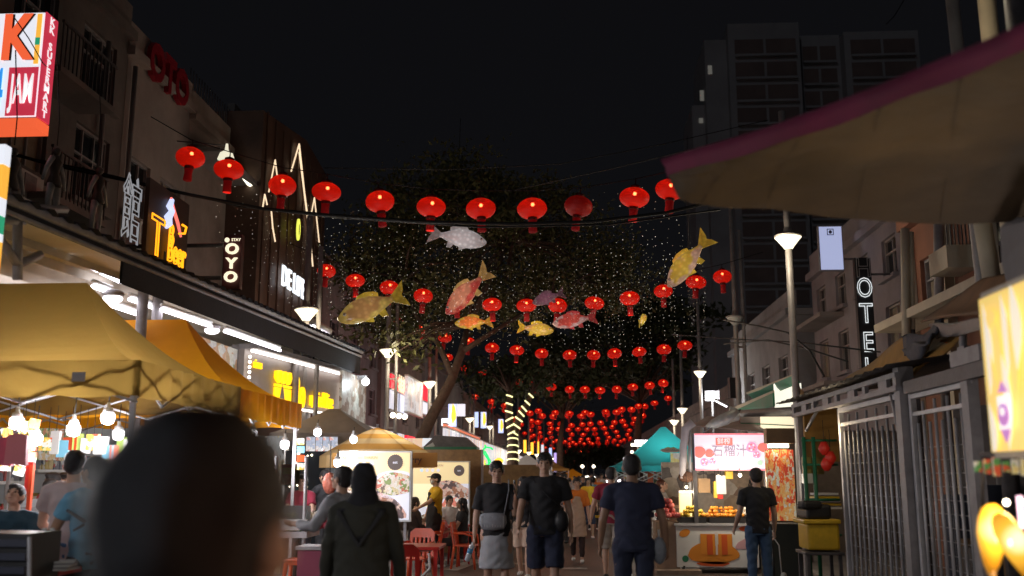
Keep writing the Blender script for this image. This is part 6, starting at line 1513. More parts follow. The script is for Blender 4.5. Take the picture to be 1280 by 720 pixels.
b = MB(); b.tube([P(1228, 568, X=2.05), P(1345, 568, X=2.05)], .012, m_dsteel, 6); b.tube([P(1228, 568, X=2.05), P(1228, 640, X=2.05)], .008, m_dsteel, 6)
for k in range(6): q = P(1232+k*12, 575, Y=4.9); b.box(q+Vector((0, .1, -.03)), (.03, .02, .05+.02*(k % 3)), m_snack)
tag(b.build('hanging_rail'), 'dark rail with small dangling packets under the banana sign', 'rail')
b = MB(); q = P(1276, 640, Y=4.6); b.box(q, (.02, .02, .14), glow('pink lamp', (1, .6, .75), 1.5)); tag(b.build('pink_lamp'), 'small pink tube lamp at the right edge', 'lamp')
b = MB(); q = P(1258, 628, Y=6.4); b.ball(q, .025, m_warmled, 8); b.ball(q+Vector((.1, 0, .0)), .02, m_warmled, 8); tag(b.build('far_bulb'), 'pair of small warm bulbs behind the banana lamps', 'light bulb')

# ---------------------------------------------------------------- steel grille stalls on the right
Xg = 3.6
def gy(px): return P(px, 500, X=Xg).y
def gz(px, py): return P(px, py, X=Xg).z
yA, yB, yC, yD = gy(1000), gy(1047), gy(1131), gy(1213)
zt = gz(1131, 500)-gz(1131, 500)+P(1131, 470, X=Xg).z
T = thing('steel_stall_frame', 'grey steel stall frame with a truss beam and tin roof on the right', 'stall', (Xg+1.2, (yA+yD)/2, 0))
for px, w_ in ((999, .13), (1131, .22), (1213, .20)):
    b = MB(); y_ = gy(px); b.box((Xg, y_, (zt+.1)/2), (.10 if px != 1131 else .16, w_*.8, zt+.1), m_gsteel); b.build('post', T)
f = Fr((Xg-.06, yA+.1, 0), (0, -1, 0)); LL = yA+.1-(yC-.1)
b = MB(); zlo, zhi = zt-.16, zt+.04
b.fbox(f, 0, LL, zhi-.055, zhi, 0, .06, m_gsteel); b.fbox(f, 0, LL, zlo, zlo+.055, 0, .06, m_gsteel)
nn = 8
for k in range(nn+1): b.fbox(f, min(LL*k/nn, LL-.12), min(LL*k/nn, LL-.12)+(.30 if k % 2 else .12), zlo+.056, zhi-.056, .005, .05, m_gsteel)
b.fbox(f, LL+.12, LL+2.6, zhi-.25, zhi-.12, -.06, .02, m_dsteel)
b.build('truss_beam', T)
b = MB(); vs = []; fs = []
for i in range(61):
    y = yA+.4-(yA+.4-(yC-.4))*i/60; cz = .02*math.sin(i*1.6); vs += [(Xg-.30, y, zhi+.03+cz), (Xg+3.0, y, zhi+.55+cz)]
for i in range(60): fs.append((2*i, 2*i+1, 2*i+3, 2*i+2))
b.add(vs, fs, m_dsteel); b.build('tin_roof', T)
for (p0, p1) in (((1113, 484), (1124, 540)), ((1220, 458), (1206, 505)), ((1022, 512), (1008, 538))): b = MB(); b.tube([P(*p0, X=Xg), P(*p1, X=Xg)], .028, m_gsteel, 6); b.build('brace', T)
b = MB(); b.box((Xg-.02, (yD+gy(1232))/2, P(1215, 446, X=Xg).z), (.14, yD-gy(1240)+.2, .14), m_gsteel); b.build('near_beam', T)
def grille(label, ya, yb, zb, zt_, nb, Xp):
    T = thing('steel_grille', label, 'grille', (Xp, (ya+yb)/2, zb)); f = Fr((Xp, ya, 0), (0, -1, 0)); L_ = ya-yb
    b = MB()
    for q in ((0, .07, zb, zt_), (L_-.07, L_, zb, zt_), (.07, L_-.07, zt_-.06, zt_), (.07, L_-.07, zb, zb+.06)): b.fbox(f, *q, -.03, .03, m_steel)
    b.fbox(f, .07, L_-.07, zt_-.24, zt_-.2, -.02, .02, m_steel); b.fbox(f, -.05, L_+.05, zt_+.01, zt_+.09, -.05, .05, m_steel); b.build('frame', T)
    b = MB()
    for k in range(1, nb): x_ = L_*k/nb; top_ = zt_-.1-(.22 if k % 2 else 0); b.tube([f.p(x_, zb+.05), f.p(x_, top_)], .016, m_steel, 6)
    b.build('bars', T)
    b = MB(); k = 0
    while zb+.2+k*.13 < zt_-.5: b.tube([f.p(.05, zb+.2+k*.13, -.03), f.p(L_-.05, zb+.2+k*.13, -.03)], .0045, m_steel, 4); k += 1
    kk = 0
    while .05+kk*.13 < L_-.05: b.tube([f.p(.05+kk*.13, zb+.1, -.035), f.p(.05+kk*.13, zt_-.5, -.035)], .0035, m_steel, 4); kk += 1
    b.build('wire_mesh', T); return T
ztg = P(1047, 522, X=Xg).z
grille('far steel bar grille with vertical bars, left of the thick post', yB, yC+.12, .14, ztg+.12, 13, Xg+.02)
grille('near steel bar grille with wire mesh, between the two thick posts', yC-.14, yD+.10, .14, P(1170, 484, X=Xg).z, 9, Xg+.02)
# inside of the closed stall
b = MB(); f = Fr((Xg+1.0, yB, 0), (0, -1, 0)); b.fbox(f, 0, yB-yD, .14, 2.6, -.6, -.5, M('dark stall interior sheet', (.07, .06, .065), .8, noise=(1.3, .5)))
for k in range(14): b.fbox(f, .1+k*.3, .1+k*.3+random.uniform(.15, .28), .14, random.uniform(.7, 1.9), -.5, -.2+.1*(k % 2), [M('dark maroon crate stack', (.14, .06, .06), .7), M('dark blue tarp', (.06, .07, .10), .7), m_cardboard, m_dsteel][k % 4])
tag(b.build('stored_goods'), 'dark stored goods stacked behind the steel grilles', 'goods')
# pieces above the near grille: tarps and roofs
m_otarp = M('faded orange tarpaulin', (.42, .22, .05), .7, noise=(2, .35), bump=(5, .6))
def sheet(label, name, cat, pts, mat, nx=14, ny=8, wv=.06, th=.0):
    a_, b_, c_, d_ = [Vector(q) for q in pts]; vs, fs = [], []; 
    for i in range(nx+1):
        for j in range(ny+1):
            s, t = i/nx, j/ny; q = a_.lerp(b_, s).lerp(d_.lerp(c_, s), t); q.z += wv*math.sin(s*9+t*3)*math.sin(t*math.pi+.4)-wv*1.5*math.sin(math.pi*s)*math.sin(math.pi*t); vs.append(q)
    for i in range(nx):
        for j in range(ny): k = i*(ny+1)+j; fs.append((k, k+1, k+ny+2, k+ny+1))
    mb = MB(); mb.add(vs, fs, mat, True); o = mb.build(name); md = o.modifiers.new('s', 'SOLIDIFY'); md.thickness = .02; tag(o, label, cat); return o
sheet('faded orange tarpaulin draped over the tin roof of the steel stall', 'tarpaulin', 'tarpaulin', (P(1046, 482, Y=15), P(1135, 418, Y=12.5), P(1215, 412, Y=10.5), P(1140, 468, Y=11)), m_otarp)
sheet('dark blue grey tarpaulin bundle lying on the orange tarpaulin', 'tarpaulin', 'tarpaulin', (P(1130, 445, Y=12.2), P(1128, 422, Y=12.2), P(1180, 396, Y=10.8), P(1160, 428, Y=10.8)), M('dark blue grey tarp', (.05, .055, .075), .7, noise=(3, .3), bump=(6, .6)), wv=.1)
sheet('brown roof slope above the steel stall at the right', 'roof_sheet', 'roof', (P(1150, 402, Y=12), P(1228, 348, Y=9.5), P(1300, 330, Y=7.5), P(1236, 388, Y=7.6)), M('brown roof sheet', (.20, .10, .045), .8, noise=(2, .3)), wv=.015)
sheet('dark sagging roof strip right of the blue grey tarpaulin', 'roof_sheet', 'roof', (P(1160, 406, Y=11.6), P(1230, 398, Y=8), P(1234, 412, Y=8), P(1170, 424, Y=11.4)), m_dsteel, wv=.03)
b = MB(); q = P(1204, 446, Y=9.6); b.tube([q, P(1204, 404, Y=9.6)], .035, m_gsteel, 6); b.tube([P(1190, 450, Y=9.6), P(1230, 448, Y=9.0)], .03, m_dsteel, 6); tag(b.build('roof_prop'), 'grey prop standing above the near grille', 'prop')
for k, (pa, pc, r_, lab) in enumerate((((1131, 286), (1133, 420), .09, 'cream vertical pipe left of the brown wall'), ((1139, 290), (1141, 412), .05, 'thin cream pipe beside the brown wall'), ((1173, 280), (1174, 400), .10, 'grey vertical pipe right of the brown wall'), ((1228, 278), (1240, 350), .12, 'light concrete post under the canopy near the right edge'))):
    Yp = 17 if k < 3 else 11; b = MB(); b.tube([P(*pa, Y=Yp), P(*pc, Y=Yp)], r_*.8, m_cream if k != 2 else m_gsteel, 10); b.tube([P(*pc, Y=Yp), Vector((P(*pc, Y=Yp).x, Yp, 0))], r_*.8, m_dsteel, 8); tag(b.build('wall_pipe'), lab, 'pipe')
b = MB(); a_, c_ = P(1182, 300, Y=16), P(1225, 332, Y=16); f = Fr((a_.x, 16, c_.z), (1, 0, 0)); b.fbox(f, 0, c_.x-a_.x, -.02, .35, -.8, 0, m_cream); 
for k in range(9): b.fbox(f, .03+k*.06, .05+k*.06, .351, .75, -.05, -.03, m_dsteel)
b.fbox(f, 0, c_.x-a_.x, .75, .79, -.06, -.02, m_dsteel); tag(b.build('balcony'), 'small cream balcony with dark railing under the tan canopy', 'balcony')
# open bay between truss posts: yellow bins, green rack, lanterns
p0, p1 = P(1003, 651, X=Xg+.5), P(1046, 686, X=Xg+.5); T = thing('yellow_cooler', 'big yellow plastic cooler box in the open bay of the steel stall', 'cooler box', (Xg+.7, (p0.y+p1.y)/2, .8))
yy = 14.2; xa, xb = P(1010, 670, Y=yy).x, P(1050, 670, Y=yy).x; z0_, z1_ = P(1030, 688, Y=yy).z, P(1030, 655, Y=yy).z
b = MB(); b.box(((xa+xb)/2, yy+.3, (z0_+z1_)/2), (xb-xa, .6, z1_-z0_), m_yellow); b.build('box', T, bevel=.03); b = MB(); b.box(((xa+xb)/2-.02, yy+.3, z1_+.03), (xb-xa+.08, .66, .06), m_yellow); b.build('lid', T, bevel=.015)
table('dark stand carrying the yellow cooler box', (xa+xb)/2, yy+.3, xb-xa+.1, .6, z0_-.115, m_dsteel, m_dsteel)
b = MB(); b.box(((xa+xb)/2-.05, yy+.3, z1_+.16), (xb-xa-.08, .5, .2), m_black, .08); b.box(((xa+xb)/2-.15, yy+.1, z1_+.25), (.3, .2, .12), m_black, .3); o = b.build('black_cover', None, None, .04); tag(o, 'crumpled black cover on the yellow cooler box', 'cover')
b = MB()
for px in (1005, 1017): b.tube([(P(px, 560, Y=15).x, 15, .11), (P(px, 560, Y=15).x, 15, 2.3)], .03, m_green, 6)
for z_ in (.9, 1.4, 1.9, 2.25): b.tube([(P(1002, 560, Y=15).x, 15, z_), (P(1046, 560, Y=15).x, 15, z_)], .02, m_green, 6)
b.box((P(1012, 598, Y=15).x, 15.1, P(1012, 598, Y=15).z), (.16, .1, .14), m_white); b.box((P(1020, 582, Y=15).x, 15.2, P(1020, 582, Y=15).z), (.3, .1, .25), M('olive box', (.25, .20, .04), .6))
for k in range(5): b.box((P(1034, 610, Y=15).x, 15.2, 1.28+k*.05), (.42-.03*k, .3, .03), [m_paper, m_yellow][k % 2], .05*k)
tag(b.build('green_rack'), 'green tube rack holding white and yellow boxes in the open bay', 'rack')
for k, (px, py) in enumerate(((1030, 560), (1038, 572), (1033, 580))):
    p = P(px, py, Y=14.8); b = MB(); b.lathe([(.03, -.10), (.07, -.05), (.085, 0), (.06, .05), (.04, .09)], p, M('faint glow red paper', (.5, .03, .02), .5, emit=((1, .02, .01), .03)), 12); b.tube([p, p+Vector((0, 0, .4))], .004, m_wire, 4); tag(b.build('paper_lantern'), ['uppermost of three red paper lanterns stored in the open bay', 'right hand one of three red paper lanterns stored in the open bay', 'lowest of three red paper lanterns stored in the open bay'][k], 'lantern', 'stored paper lanterns')  # stored paper carries a faint painted glow
b = MB(); f_ = Fr((P(1006, 540, Y=15.6).x, 15.6, 0), (1, 0, 0)); b.fbox(f_, 0, .5, 1.95, 2.75, -.1, 0, m_otarp); tag(b.build('orange_cloth'), 'orange brown cloth hanging behind the truss beam', 'cloth')
lamp('bay_light', (P(1030, 560, Y=14).x, 13.6, 2.3), 7, (1, .8, .5), .1)
# lit poster behind the man in black
yy = 17.3; T = thing('lit_poster', 'tall lit orange food poster right of the fruit juice cart', 'poster', (P(977, 600, Y=yy).x, yy, 1)); a_, c_ = P(956, 562, Y=yy), P(996, 651, Y=yy); f = Fr((a_.x, yy, c_.z), (1, 0, 0))
b = MB(); b.fbox(f, 0, c_.x-a_.x, 0, a_.z-c_.z, -.05, 0, picture('orange food print', [(.62, .10, .03), (.62, .28, .08), (.55, .45, .28), (.50, .06, .03), (.62, .35, .12), (.5, .5, .42)], 20, .36, (1, 1, .5))); b.build('print', T)
b = MB(); b.fbox(f, .05, c_.x-a_.x-.1, a_.z-c_.z+.03, a_.z-c_.z+.09, .02, .14, glow('warm strip light', (1, .85, .6), 7)); b.fbox(f, 0, c_.x-a_.x, a_.z-c_.z+.10, a_.z-c_.z+.35, -.05, .2, m_cardboard); b.build('strip_light', T)
b = MB(); b.box((P(978, 690, Y=yy).x, yy+.1, .48), (c_.x-a_.x+.1, .6, .95), M('dark green cupboard', (.04, .045, .035), .6)); tag(b.build('dark_cupboard'), 'dark cupboard below the tall orange food poster', 'cupboard')
b = MB(); p = P(966, 690, Y=16.2)
b.tube([p+Vector((0, 0, .25)), p+Vector((.1, 0, .1)), p+Vector((.12, 0, -.35))], .010, m_white, 5)
b.ball(p+Vector((0, 0, .28)), .05, m_white, 8); b.ball(p+Vector((.15, 0, -.35)), .05, m_white, 8); b.tube([p+Vector((0, 0, .25)), Vector((p.x, p.y, 0))], .02, m_black, 6); tag(b.build('metal_stand'), 'small stand with white knobs beside the man in black', 'stand')

# ---------------------------------------------------------------- fruit juice cart
Yc = 18.6
xa, xb = P(846, 680, Y=Yc).x, P(948, 680, Y=Yc).x; zc0, zc1 = P(880, 709, Y=Yc).z, P(880, 657, Y=Yc).z
T = thing('juice_cart', 'white fruit juice cart with an orange juice picture on its front', 'cart', ((xa+xb)/2, Yc+.4, 0)); f = Fr((xa, Yc, zc0), (1, 0, 0)); W_, H_ = xb-xa, zc1-zc0
b = MB(); b.fbox(f, 0, W_, 0, H_, -.9, 0, m_white); b.fbox(f, -.03, W_+.03, H_, H_+.04, -.93, .04, m_steel); bd = b.build('body', T)
b = MB(); mo1, mo2, mo3 = M('orange juice print', (.72, .26, .03), .5), M('dark orange print', (.62, .10, .02), .5), M('pale print', (.70, .62, .60), .5)
b.disc(f, W_*.44, H_*.25, W_*.30, H_*.17, .002, .006, mo1, 26, 0, .06); b.disc(f, W_*.30, H_*.35, W_*.16, H_*.22, .007, .010, mo1, 22, .2, .04); b.disc(f, W_*.60, H_*.35, W_*.16, H_*.2, .007, .010, mo1, 22, -.2, .04)
b.fbox(f, W_*.29, W_*.47, H_*.30, H_*.80, .011, .014, mo1); b.fbox(f, W_*.51, W_*.68, H_*.30, H_*.80, .011, .014, mo1); b.fbox(f, W_*.37, W_*.44, H_*.30, H_*.78, .015, .018, mo2); b.fbox(f, W_*.55, W_*.62, H_*.30, H_*.78, .015, .018, mo2); b.fbox(f, W_*.475, W_*.50, H_*.3, H_*.85, .015, .018, mo3)
b.disc(f, W_*.10, H_*.82, W_*.07, H_*.09, .002, .006, mo1, 14, .4); b.disc(f, W_*.85, H_*.93, W_*.08, H_*.06, .002, .006, mo2, 14); b.disc(f, W_*.83, H_*.55, W_*.11, H_*.12, .002, .006, M('pink print', (.6, .35, .38), .5), 14, .3, .1); b.disc(f, W_*.1, H_*.2, W_*.04, H_*.08, .002, .006, m_green, 12)
b.disc(f, W_*.44, H_*.08, W_*.2, H_*.06, .002, .006, mo2, 18, 0, .05); b.build('juice_picture', bd)
for x_ in (.12, W_-.12):
    b = MB(); b.lathe([(.11, -.02), (.11, .02)], f.p(x_, -zc0+.11, -.1), m_rubber, 16, mtx=Matrix.Rotation(R(90), 3, 'Y')); b.build('wheel', T)
b = MB(); b.fbox(f, .05, W_-.05, -zc0+.12, -.002, -.85, -.08, m_dsteel); b.build('undercarriage', T)
za, zb2 = P(900, 542, Y=Yc).z, P(900, 588, Y=Yc).z; xs0, xs1 = P(868, 560, Y=Yc).x, P(959, 560, Y=Yc).x
for px, mm in ((869, m_dsteel), (958, m_dsteel)):
    b = MB(); x_ = P(px, 600, Y=Yc).x; b.box((x_, Yc+.02, (zc1+za)/2+.02), (.07, .07, za-zc1-.05), mm); b.build('canopy_post', T)
T2 = thing('juice_sign', 'white lit sign with pomegranates and Chinese characters above the juice cart', 'sign', ((xs0+xs1)/2, Yc, zb2)); f = Fr((xs0, Yc-.06, zb2), (1, 0, 0)); W_, H_ = xs1-xs0, za-zb2
b = MB(); b.fbox(f, 0, W_, 0, H_, -.12, 0, glow('white juice sign', (.70, .64, .74), .62, True)); fc = b.build('panel', T2)
mr = glow('sign red print', (.82, .16, .14), .75, True); mpk = glow('sign pink print', (.75, .25, .42), .75, True); mgy = glow('sign grey characters', (.34, .26, .34), .5, True)
b = MB(); 
for q in ((0, W_, H_-.03, H_), (0, W_, 0, .03)): b.fbox(f, *q, .002, .012, glow('sign pink red edge', (.80, .20, .25), .8, True))
b.build('border', T2)
b = MB(); b.text('石榴汁', f, W_*.475, H_*.50, .235, .004, .006, mgy, .004, sx=.92); b.text('鲜榨', f, W_*.40, H_*.78, .12, .010, .004, m_whp, .006); b.fbox(f, W_*.29, W_*.52, H_*.68, H_*.88, .003, .007, mr); b.fbox(f, W_*.36, W_*.62, H_*.25, H_*.28, .003, .006, m_whp); b.build('characters', fc)
b = MB()
for (u, v, r_, mm) in ((.06, .50, .11, mr), (.20, .46, .08, mr), (.13, .22, .08, mpk), (.24, .24, .065, mpk), (.78, .62, .10, mpk), (.93, .62, .09, mr), (.84, .42, .07, mpk), (.88, .20, .05, glow('sign green print', (.35, .6, .4), .7, True))):
    b = MB()
    b.disc(f, W_*u, H_*v+.0, r_, r_*.95, .003+u*.002, .009+u*.002, mm, 18, 0, .06)
    if mm is mpk:
        for k in range(7): b.disc(f, W_*u+r_*.5*math.cos(k*.9), H_*v+r_*.5*math.sin(k*.9), r_*.17, r_*.17, .012, .014, m_whp if k % 2 else mr, 8)
    b.v = [tuple(min_clip(f, v_, W_, H_)) for v_ in b.v]; b.build('fruit_picture', fc)
# goods on the cart, piled fruit, hanging things
zt_ = zc1+.045; xm = xa+.1
b = MB()
for k in range(3): b.fbox(Fr((xa+.08+k*.52, Yc+.02, zt_), (1, 0, 0)), 0, .46, 0, .10, -.6, 0, m_black)
tag(b.build('black_trays'), 'row of black trays on the fruit juice cart', 'trays')
pile('heap of oranges in the middle of the juice cart', xa+.85, Yc+.2, zt_+.1, .75, .35, m_orf, .04, 34, 3, seed=1)
pile('heap of yellow lemons and mangoes at the left of the juice cart', xa+.32, Yc+.2, zt_+.1, .42, .35, m_lemon, .042, 24, 3, seed=2)
pile('pale peeled fruit packs at the right of the juice cart', xa+1.45, Yc+.25, zt_+.12, .5, .35, m_wfr, .05, 16, 2, seed=3)
pile('heap of dark pomegranates at the left end of the juice cart', xa-.12, Yc+.35, zt_+.08, .4, .5, m_pome, .055, 22, 4, seed=4)
b = MB(); b.box((xa-.15, Yc+.45, zt_/2+.02), (.42, .7, zt_), M('plain brown side table', (.3, .2, .13), .7, noise=(4, .2))); tag(b.build('side_table'), 'brown side table left of the juice cart carrying pomegranates', 'table')
m_bag = M('pale paper bag', (.6, .52, .40), .7)
for k, (px, py, w_, h_, mm, lab) in enumerate(((880, 607, .22, .26, m_cardboard, 'round brown basket hanging at the left in the juice cart'), (901, 606, .18, .34, m_white, 'white plastic bag roll hanging in the middle of the juice cart'), (911, 594, .14, .14, m_yellow, 'yellow card hanging under the juice sign'), (894, 612, .06, .3, m_lemon, 'yellow cloth strip hanging beside the white bag roll'), (900, 621, .10, .08, m_red, 'red packet below the white bag roll'))):
    p = P(px, py, Y=Yc+.5); b = MB(); b.box(p, (w_, .08, h_), mm, .1, ); b.tube([p, p+Vector((0, 0, h_/2+.25))], .006, m_wire, 4); o = b.build('hanging_item', None, None, .03); tag(o, lab, 'hanging item')
b = MB(); f = Fr((xa-.1, Yc+1.5, 0), (1, 0, 0)); b.fbox(f, 0, 2.2, .1, 2.0, -.1, 0, picture('crowded stall back wall', [(.30, .22, .15), (.12, .10, .09), (.40, .34, .26), (.2, .12, .08), (.45, .40, .33)], 4)); tag(b.build('stall_back_wall'), 'cluttered brown back wall behind the fruit juice cart', 'wall')
b = MB(); p = P(856, 624, Y=Yc+.5); b.fbox(Fr((p.x-.09, Yc+.5, zt_+.1), (1, 0, 0)), 0, .22, 0, .42, -.2, 0, glow('lit juice dispenser', (.85, .62, .28), .8)); b.fbox(Fr((p.x-.11, Yc+.5, zt_+.52), (1, 0, 0)), 0, .26, 0, .05, -.22, .02, m_steel); tag(b.build('juice_dispenser'), 'glowing yellow juice dispenser left of the cart post', 'dispenser')
for k, (px, py) in enumerate(((898, 596), (925, 594), (869, 608), (858, 609))):
    p = P(px, py, Y=Yc+(-.12 if k < 2 else .35)); b = MB(); b.ball(p, .035 if k < 2 else .03, m_warmled, 10); b.tube([p, p+Vector((0, 0, .25))], .005, m_wire, 4); tag(b.build('cart_bulb'), '%s bright bulb from the left over the juice cart' % NTH[[2, 3, 1, 0][k]], 'light bulb', 'bulbs over the juice cart'); lamp('cart_light', p+Vector((0, -.25, -.08)), 14 if k < 2 else 4, (1, .88, .68), .06)
b = MB(); p = P(858, 596, Y=Yc+.6); b.ball(p, .12, M('dark dried bunch', (.16, .08, .05), .9, noise=(20, .5), bump=(30, 1)), 12, (1.3, .6, .9)); b.tube([p, p+Vector((0, 0, .5))], .006, m_wire, 4); tag(b.build('dried_bunch'), 'dark dried bunch hanging left of the juice sign', 'bunch')
b = MB(); pts = [P(866, 528, Y=19.2), P(857, 536, Y=19.2), P(854, 560, Y=19.2), P(853, 598, Y=19.2)]; b.tube(pts, [.09, .08, .07, .06], M('pale rolled awning cloth', (.55, .52, .56), .6, noise=(4, .15)), 10); b.tube([P(862, 530, Y=19.3), P(863, 655, Y=19.3)], .03, m_steel, 8); tag(b.build('rolled_awning'), 'pale rolled cloth hanging down left of the juice sign', 'rolled cloth')
m_sil = M('silver grey tarp', (.50, .52, .50), .45, .2, noise=(6, .25), bump=(9, .8))
T = thing('folded_parasol', 'silver grey folded parasol lying above the juice sign', 'parasol', P(905, 525, Y=19)); b = MB()
b.tube([P(883, 534, Y=19), P(892, 530, Y=19), P(906, 524, Y=19), P(922, 514, Y=19)], [.05, .13, .17, .10], m_sil, 10, flat=.7); b.tube([P(912, 518, Y=19.1), P(924, 519, Y=19.1)], [.16, .10], m_sil, 8); b.build('cloth', T)
b = MB(); b.tube([P(880, 540, Y=18.95), P(926, 512, Y=18.95)], .02, m_dsteel, 6); b.build('shaft', T)
sheet('pinkish brown canvas roof of the juice cart', 'cart_roof', 'roof', (P(862, 532, Y=20.5), P(885, 520, Y=22), P(935, 524, Y=22), P(962, 541, Y=19)), M('pinkish canvas', (.34, .26, .24), .8, noise=(2, .2)), wv=.02)
# white plastic bag on the ground
b = MB(); p = Vector((*P(890, 712, Z=.02).xy, road_z(17))); b.ball(p+Vector((0, 0, .10)), .13, M('white plastic bag', (.55, .52, .5), .35, bump=(25, .8)), 12, (1.3, .9, .8)); b.tube([p+Vector((.05, 0, .18)), p+Vector((.12, 0, .27)), p+Vector((.18, 0, .16))], .012, m_white, 6); tag(b.build('plastic_bag'), 'white knotted plastic bag on the ground in front of the juice cart', 'bag')
b = MB(); b.box((P(858, 706, Y=18.4).x-.15, 18.4, .06), (.8, .3, .08), M('worn timber plank', (.30, .22, .16), .8, noise=(8, .3)), .05); tag(b.build('timber_plank'), 'worn timber plank on the ground left of the juice cart', 'plank')
# teal tent
m_teal = M('teal tent cloth', (.03, .36, .42), .75, noise=(1.5, .12), bump=(5, .2))
nt = m_teal.node_tree; bs = nt.nodes['Principled BSDF']; tl = nt.nodes.new('ShaderNodeBsdfTranslucent'); tl.inputs['Color'].default_value = (.03, .42, .48, 1); mx = nt.nodes.new('ShaderNodeMixShader'); mx.inputs['Fac'].default_value = .45
nt.links.new(bs.outputs[0], mx.inputs[1]); nt.links.new(tl.outputs[0], mx.inputs[2]); nt.links.new(mx.outputs[0], nt.nodes['Material Output'].inputs['Surface']); Yt = 26.
pk = P(835, 536, Y=Yt+1.5); xl, xr = P(768, 580, Y=Yt+.2).x, P(906, 580, Y=Yt).x
T = tent('teal peaked market tent left of the juice cart', xl, xr, Yt, Yt+3., P(800, 582, Y=Yt).z, pk.z+.05, m_teal, .12, .14, sag=.12)
f = Fr(P(838, 566, Y=Yt+.55), (1, 0, 0), (0, .75, .62)); b = MB(); b.disc(f, 0, .02, .26, .085, .06, .07, M('pale logo oval', (.50, .42, .42), .6), 22); b.text('COCONUT', f, 0, .02, .085, .072, .003, M('logo green letters', (.05, .2, .12), .6), .008); b.poly(f, [(-.14, .10), (-.05, .17), (.02, .12), (.1, .16), (.16, .09)], .06, .07, M('logo olive hills', (.25, .28, .05), .6)); b.build('logo', T)
lamp('teal_tent_light', ((xl+xr)/2, Yt+1.4, 2.0), 40, (1, .92, .8), .1)
b = MB(); f = Fr((P(838, 560, Y=25.5).x, 25.5, 0), (1, 0, 0)); b.fbox(f, 0, .22, 1.0, 2.3, -.03, 0, picture('narrow banner print', [(.55, .45, .4), (.6, .55, .2), (.5, .5, .48)], 6, .1)); b.fbox(f, .25, .42, 1.0, 2.4, -.03, 0, M('cream banner cloth', (.55, .48, .38), .8)); tag(b.build('hanging_banner'), 'two narrow pale banners hanging at the right side of the teal tent', 'banner')
table('pale counter under the teal tent', (xl+xr)/2+.3, Yt+.8, 1.9, .6, .85, m_white, m_steel, 0, 0)
b = MB(); q = P(813, 598, Y=27); b.box((q.x, 27, 1.75), (.14, .05, .55), m_orange); b.box((q.x-.2, 27, 1.95), (.5, .05, .1), m_yellow); tag(b.build('orange_banner'), 'small orange banner inside the teal tent', 'banner')
b = MB()
for k in range(8): b.box((xl+.5+k*.25, Yt+.8, .96), (.12, .12, random.uniform(.12, .3)), [m_goods, m_white, m_steel][k % 3])
tag(b.build('counter_goods'), 'boxes and jars on the counter under the teal tent', 'goods')
# green awning shop
Ys = 22.; T = thing('green_awning', 'green and cream striped shop awning above the lit cream shopfront', 'awning', P(970, 500, Y=Ys)); b = MB()
b.quad([P(936, 491, Y=Ys+2), P(994, 468, Y=Ys-2), P(1000, 478, Y=Ys-2), P(946, 500, Y=Ys+2)], m_green); b.quad([P(934, 490, Y=Ys+2), P(995, 466, Y=Ys-2), P(997, 470, Y=Ys-2), P(936, 492, Y=Ys+2)], m_cream)
b.quad([P(922, 510, Y=Ys+1.8), P(968, 489, Y=Ys-1), P(969, 508, Y=Ys-1), P(925, 518, Y=Ys+1.8)], m_green); b.quad([P(921, 508, Y=Ys+1.8), P(968, 488, Y=Ys-1), P(968, 491, Y=Ys-1), P(922, 512, Y=Ys+1.8)], m_cream)
o = b.build('cloth', T); o.modifiers.new('s', 'SOLIDIFY').thickness = .04
b = MB(); b.tube([P(928, 517, Y=Ys), P(1048, 510, Y=Ys-3)], .09, m_dsteel, 6); b.build('beam', T)
b = MB(); a_, c_ = P(968, 479, Y=21.5), P(1003, 509, Y=21.5); f = Fr((a_.x, 21.5, c_.z), (1, 0, 0)); b.fbox(f, 0, c_.x-a_.x, 0, a_.z-c_.z, -.1, 0, glow('cream panel glow', (.75, .74, .62), .95, True)); b.disc(f, .5, .3, .12, .2, .002, .006, M('brown peeling patch', (.25, .15, .08), .8), 12, .4, .3); tag(b.build('glowing_wall_panel'), 'lit cream upper shop panel with a brown patch under the green awning', 'panel')  # wall panel whose lit look is painted in as glow
b = MB(); a_, c_ = P(925, 521, Y=21), P(998, 546, Y=21); f = Fr((a_.x, 21, c_.z), (1, 0, 0)); b.fbox(f, .42, c_.x-a_.x, 0, a_.z-c_.z, -.1, 0, glow('glow painted cream wall', (.72, .62, .44), .8, True)); b.fbox(f, 0, .41, 0, a_.z-c_.z, -.1, 0, m_w3); b.box(f.p(.2, .1, .1), (.16, .1, .2), m_dsteel); b.box(f.p(.40, .08, .1), (.14, .1, .16), m_white); b.tube([f.p(0, .28, .05), f.p(c_.x-a_.x, .22, .05)], .01, m_green, 5); tag(b.build('lit_shopfront'), 'warm cream lit shopfront strip above the juice sign', 'shopfront')  # light falling on the cream wall is painted as emission
lamp('shopfront_light', P(960, 540, Y=20.2), 12, (1, .9, .7), .2)
# goods wall fill right of poster, right pavement
b = MB(); f = Fr((3.9, 22.5, .11), (1, 0, 0)); b.fbox(f, 0, 3.6, 0, 2.6, -.2, 0, M('dim stall back sheet', (.16, .12, .09), .8, noise=(2, .4))); tag(b.build('stall_back_wall'), 'dim brown sheet wall behind the orange food poster', 'wall')
# yellow stools in the distance
for k, (px, Y_) in enumerate(((734, 32), (745, 32.3), (700, 34))): 
    if k < 2: stool(['left yellow stool beside the woman in the apron', 'right yellow stool beside the woman in the apron'][k], GX(px, Y_), Y_, m_yellow, .5, 0.)
